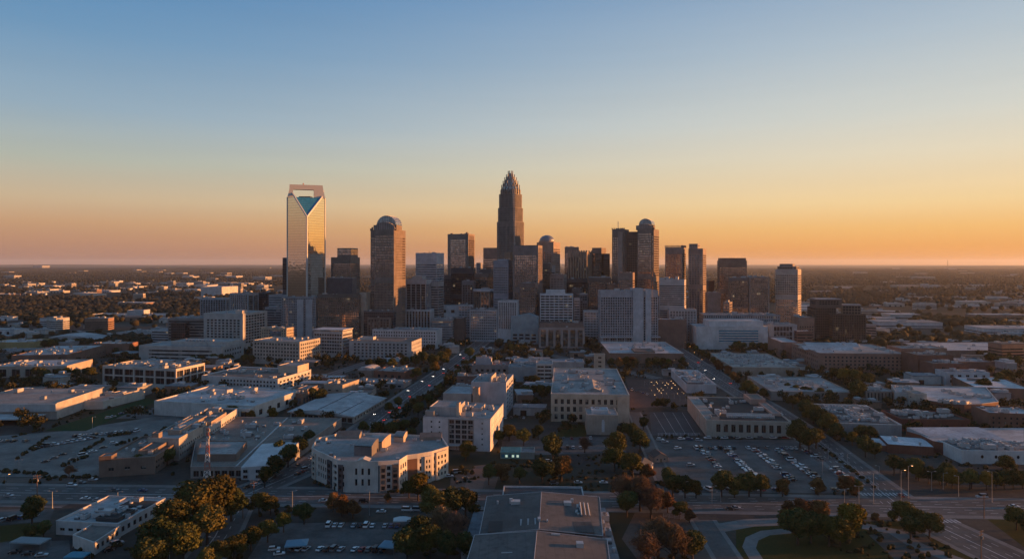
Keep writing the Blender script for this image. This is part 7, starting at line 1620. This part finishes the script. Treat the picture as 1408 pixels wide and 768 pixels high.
def pole(px, py, top, label, arms=1, near=False):
    p = G(px, py); h = hgt(top, p.y); root = empty('utility_pole', p, label, 'utility pole', 'wooden utility poles')
    mb = MB(); mb.cyl((0, 0), .22, .15, 0, h, 8); mb.build('pole', M_WOOD, root)
    for k in range(arms):
        mb = MB(); z = h - .5 - 1.3 * k; a = .5 if k == 0 else .55
        mb.bar((-1.6 * math.cos(a), -1.6 * math.sin(a), z), (1.6 * math.cos(a), 1.6 * math.sin(a), z), .09, 0, 4)
        o = mb.build('crossarm', M_WOOD, root)
        mb = MB()
        for s in (-1.45, -.8, .8, 1.45): mb.cyl((s * math.cos(a), s * math.sin(a)), .07, .05, z + .09, z + .32, 6)
        mb.build('insulators', plainmat('porcelain', (.4, .4, .42), .3), o)
    if near: mb = MB(); mb.cyl((.4, -.1), .3, .3, h - 3.4, h - 2.3, 10); mb.build('transformer', M_STEEL, root)
pole(1349, 790, 728, 'brown utility pole with crossarms at the bottom right road', 2, True)
pole(51, 688, 652, 'wooden utility pole standing on the cross road at left', 2, True); pole(349, 694, 662, 'wooden utility pole before the flat roofed hall', 1); pole(334, 712, 682, 'short wooden pole by the side street junction', 1); pole(1353, 712, 680, 'dark utility pole at the right end of the cross road', 1)
# red and white lattice mast
p = G(286, 669); H = hgt(588, p.y); root = empty('lattice_mast', p, 'red and white lattice radio mast standing by the cross road', 'radio mast')
legs = [(math.cos(a), math.sin(a)) for a in (R(90), R(210), R(330))]; rw = lambda z: 2.1 * (1 - z / H) ** 1.6 + .6
nseg = 14
for k, (cx, cy) in enumerate(legs):
    mb = MB()
    for i in range(nseg): z0, z1 = H * i / nseg, H * (i + 1) / nseg; mb.bar((cx * rw(z0), cy * rw(z0), z0), (cx * rw(z1), cy * rw(z1), z1), .2, i % 4 // 2, 5)
    mb.build('leg', [plainmat('mast_red_paint', (.38, .13, .09), .5), plainmat('white_mast_paint', (.72, .66, .62), .5)], root)
mb = MB()
for i in range(nseg):
    z0, z1 = H * i / nseg, H * (i + 1) / nseg
    for k in range(3):
        a, c = legs[k], legs[(k + 1) % 3]; mb.bar((a[0] * rw(z0), a[1] * rw(z0), z0), (c[0] * rw(z1), c[1] * rw(z1), z1), .10, i % 4 // 2, 4); mb.bar((c[0] * rw(z0), c[1] * rw(z0), z0), (a[0] * rw(z1), a[1] * rw(z1), z1), .10, i % 4 // 2, 4)
mb.build('bracing', [plainmat('mast_red_paint', (.38, .13, .09), .5), plainmat('white_mast_paint', (.72, .66, .62), .5)], root)
for z in (H - 2.0, H * .82):
    mb = MB(); mb.cyl((.0, 0), 1.0, 1.0, z, z + .5, 10); mb.cyl((.9, -.4), .35, .35, z + .2, z + 1.6, 8); mb.build('antenna_ring', M_STEEL, root)
for k in range(2):
    mb = MB(); a = R(25 + 150 * k); mb.bar((rw(H * .4) * math.cos(a), rw(H * .4) * math.sin(a), H * .42), (5.5 * math.cos(a), 5.5 * math.sin(a), 0), .05, 0, 4); mb.build('guy_wire', M_STEEL, root)
# pop-up canopies
def tent(px, py, w_, d_, h_, c, label, rot=0):
    p = G(px, py); root = empty('canopy_tent', p, label, 'tent'); root.rotation_euler = (0, 0, R(rot)); mb = MB(); hw, hd = w_ / 2, d_ / 2
    apex = [(-hw * .35, 0, h_ + 1.3), (hw * .35, 0, h_ + 1.3)]; q = [(-hw, -hd, h_), (hw, -hd, h_), (hw, hd, h_), (-hw, hd, h_)]
    mb.face([q[0], q[1], apex[1], apex[0]]); mb.face([q[2], q[3], apex[0], apex[1]]); mb.face([q[1], q[2], apex[1]]); mb.face([q[3], q[0], apex[0]])
    for i in range(4): j = (i + 1) % 4; a, b_ = q[i], q[j]; mb.face([(a[0], a[1], h_ - .5), (b_[0], b_[1], h_ - .5), b_, a])
    mb.build('canopy', c, root)
    for (x, y, _) in q: mb = MB(); mb.bar((x * .98, y * .98, 0), (x * .98, y * .98, h_ - .3), .05); mb.build('leg', M_STEEL, root)
BLUE = plainmat('blue_canvas', (.13, .24, .32), .7); PALE = plainmat('pale_canvas', (.55, .57, .58), .7)
tent(408, 755, 9, 7, 3.0, BLUE, 'blue pointed canopy at the left of the bottom car park', 10); tent(535, 757, 7, 7, 3.0, BLUE, 'blue canopy by the trees at the right of the bottom car park', -12)
tent(553, 722, 8, 4, 3.0, PALE, 'white canopy at the rear corner of the bottom car park', 6); tent(106, 772, 8, 5, 3.0, plainmat('turquoise_canvas', (.06, .24, .34), .6), 'turquoise canopy before the white corner shop', 0)
tent(42, 752, 14, 6, 3.2, plainmat('grey_canvas', (.22, .26, .28), .8), 'grey fabric shelter left of the white corner shop', -6)
# small houses at the street side
def house(px, py, w_, d_, rot, label, wall, roof):
    p = G(px, py); root = empty('small_house', p, label, 'house'); root.rotation_euler = (0, 0, R(rot)); hw, hd = w_ / 2, d_ / 2; mb = MB(); mb.prism([(-hw, -hd), (hw, -hd), (hw, hd), (-hw, hd)], 0, 3.2)
    mb.face([(-hw, -hd, 3.2), (hw, -hd, 3.2), (0, -hd, 5.6)]); mb.face([(hw, hd, 3.2), (-hw, hd, 3.2), (0, hd, 5.6)]); mb.build('wall', wallmat(wall), root)
    mb = MB(); e = .5
    mb.face([(-hw - e, -hd - e, 2.85), (0, -hd - e, 5.7), (0, hd + e, 5.7), (-hw - e, hd + e, 2.85)]); mb.face([(0, -hd - e, 5.7), (hw + e, -hd - e, 2.85), (hw + e, hd + e, 2.85), (0, hd + e, 5.7)]); mb.build('roof', roofmat(roof), root)
    for s in (-.5, .5): o = bpy.data.objects.new('window', winmesh('dark', M_LIGHTFRAME, True)); COL.objects.link(o); o.parent = root; o.location = (s * hw, -hd - .03, 1.1); o.scale = (1.2, 1, 1.3)
    mb = MB(); mb.box(-.5, .5, -hd - .08, -hd + .02, 0, 2.1); mb.build('door', M_WOOD, root)
house(884, 646, 10, 13, -18, 'small house with a dark roof and white eave under trees by the side street', (.5, .5, .5), (.10, .11, .13)); house(905, 632, 9, 9, 10, 'small brown house by the little court', (.3, .22, .18), (.12, .09, .08))
# fence along the lawn of the hospital side and railing by the roundabout
def fence(A, B, h, label, m, n=None):
    a, c = G(*A), G(*B); root = empty('fence', a, label, 'fence'); L = (c - a).length; n = n or max(4, int(L / 2.5)); u = (c - a).normalized(); mb = MB()
    for i in range(n + 1): q = u * (L * i / n); mb.bar((q.x, q.y, 0), (q.x, q.y, h), .06, 0, 4)
    mb.build('fence_posts', m, root)['kind'] = 'stuff'
    mb = MB(); q = u * L
    for z in (h * .35, h * .65, h * .95): mb.bar((0, 0, z), (q.x, q.y, z), .05, 0, 4)
    mb.build('rails', m, root)
fence((912, 711), (944, 715), 2.0, 'pale railing below the bare trees right of the foreground warehouse', plainmat('pale_rail', (.4, .42, .44), .5)); fence((905, 599), (962, 599), 2.2, 'white railing along the near edge of the little court', plainmat('white_rail', (.6, .6, .62), .5)); fence((1125, 606), (1208, 672), 1.4, 'low pale railing between the big car park and the right street', plainmat('pale_rail', (.4, .42, .44), .5))
# festoon lights over the red gravel lot
root = empty('string_lights', G(903, 548), 'strings of warm bulbs hung over the red gravel lot', 'string lights'); mb = MB(); mp = MB(); o0 = G(903, 548)
for k in range(6):
    a, c = G(886 + 7 * k, 529 + cr.uniform(-2, 2)) - o0, G(903 + 8 * k, 551 + cr.uniform(-3, 2)) - o0
    for e in (a, c): mp.bar((e.x, e.y, 0), (e.x, e.y, 5), .06, 0, 5)
    for i in range(1, 8):
        if cr.random() < .35: continue
        q = a.lerp(c, (i + cr.uniform(-.3, .3)) / 8); z = 4.6; r_ = cr.uniform(.06, .16); mb.cyl((q.x, q.y), r_, r_, z - r_, z + r_, 6)
    mp.bar((a.x, a.y, 5), (c.x, c.y, 4.8), .02, 0, 3)
mb.build('bulbs', plainmat('bulb_glow', (1, .7, .4), .4, 0, (1.0, .55, .2), 5), root)['kind'] = 'stuff'; mp.build('cable', M_STEEL, root)
# far radio mast on the horizon
p = at(1303, 16000); root = empty('radio_mast', p, 'tiny radio mast standing on the horizon at right', 'radio mast'); mb = MB(); mb.cyl((0, 0), 9, 4, 0, 190, 6); mb.build('mast', plainmat('far_mast', (.12, .1, .1), .7), root)

# ------------------------------------------------------------------ the air
mb = MB(); mb.box(-45000, 45000, -45000, 45000, -1.0, 292.0)
hz = mb.build('haze', None) if False else None
m = bpy.data.materials.new('haze'); m.use_nodes = True; nt = m.node_tree; nt.nodes.clear(); o_ = nt.nodes.new('ShaderNodeOutputMaterial'); v = nt.nodes.new('ShaderNodeVolumePrincipled')
v.inputs['Color'].default_value = (.80, .90, 1.0, 1); v.inputs['Density'].default_value = HAZE; v.inputs['Density Attribute'].default_value = ''; v.inputs['Anisotropy'].default_value = .25
nt.links.new(v.outputs[0], o_.inputs['Volume']); hz = mb.build('haze', m); hz['kind'] = 'stuff'

# ------------------------------------------------------------------ every label points to one thing
ONES = 'zeroth first second third fourth fifth sixth seventh eighth ninth tenth eleventh twelfth thirteenth fourteenth fifteenth sixteenth seventeenth eighteenth nineteenth'.split()
def ordw(n):
    if n < 20: return ONES[n]
    t, u = divmod(n, 10); tens = ['', '', 'twent', 'thirt', 'fort', 'fift', 'sixt', 'sevent', 'eight', 'ninet'][t]
    return tens + 'ieth' if u == 0 else tens + 'y-' + ONES[u]
bylab = {}
for o in THINGS: bylab.setdefault(o['label'], []).append(o)
for lab, os_ in bylab.items():
    if len(os_) > 1:
        os_.sort(key=lambda o: 704 + o.location.x * F / max(1, o.location.y))
        for i, o in enumerate(os_): o['label'] = lab + ', ' + (ordw(i + 1) + ' from left' if i else 'leftmost')
for o in THINGS:
    if len(o['label'].split()) > 16: o['label'] = o['label'].replace('at the wood edge ', 'by woods ').replace('in the far woods ', 'far off ').replace('among the lots ', '').replace('pale grey', 'grey').replace('dull grey', 'dull')
    if len(o['label'].split()) > 16: print('LONG', o['label'])
print('THINGS', len(THINGS), 'OBJ', len(bpy.data.objects), 'TREES', NTREE, 'CARS', NCAR)
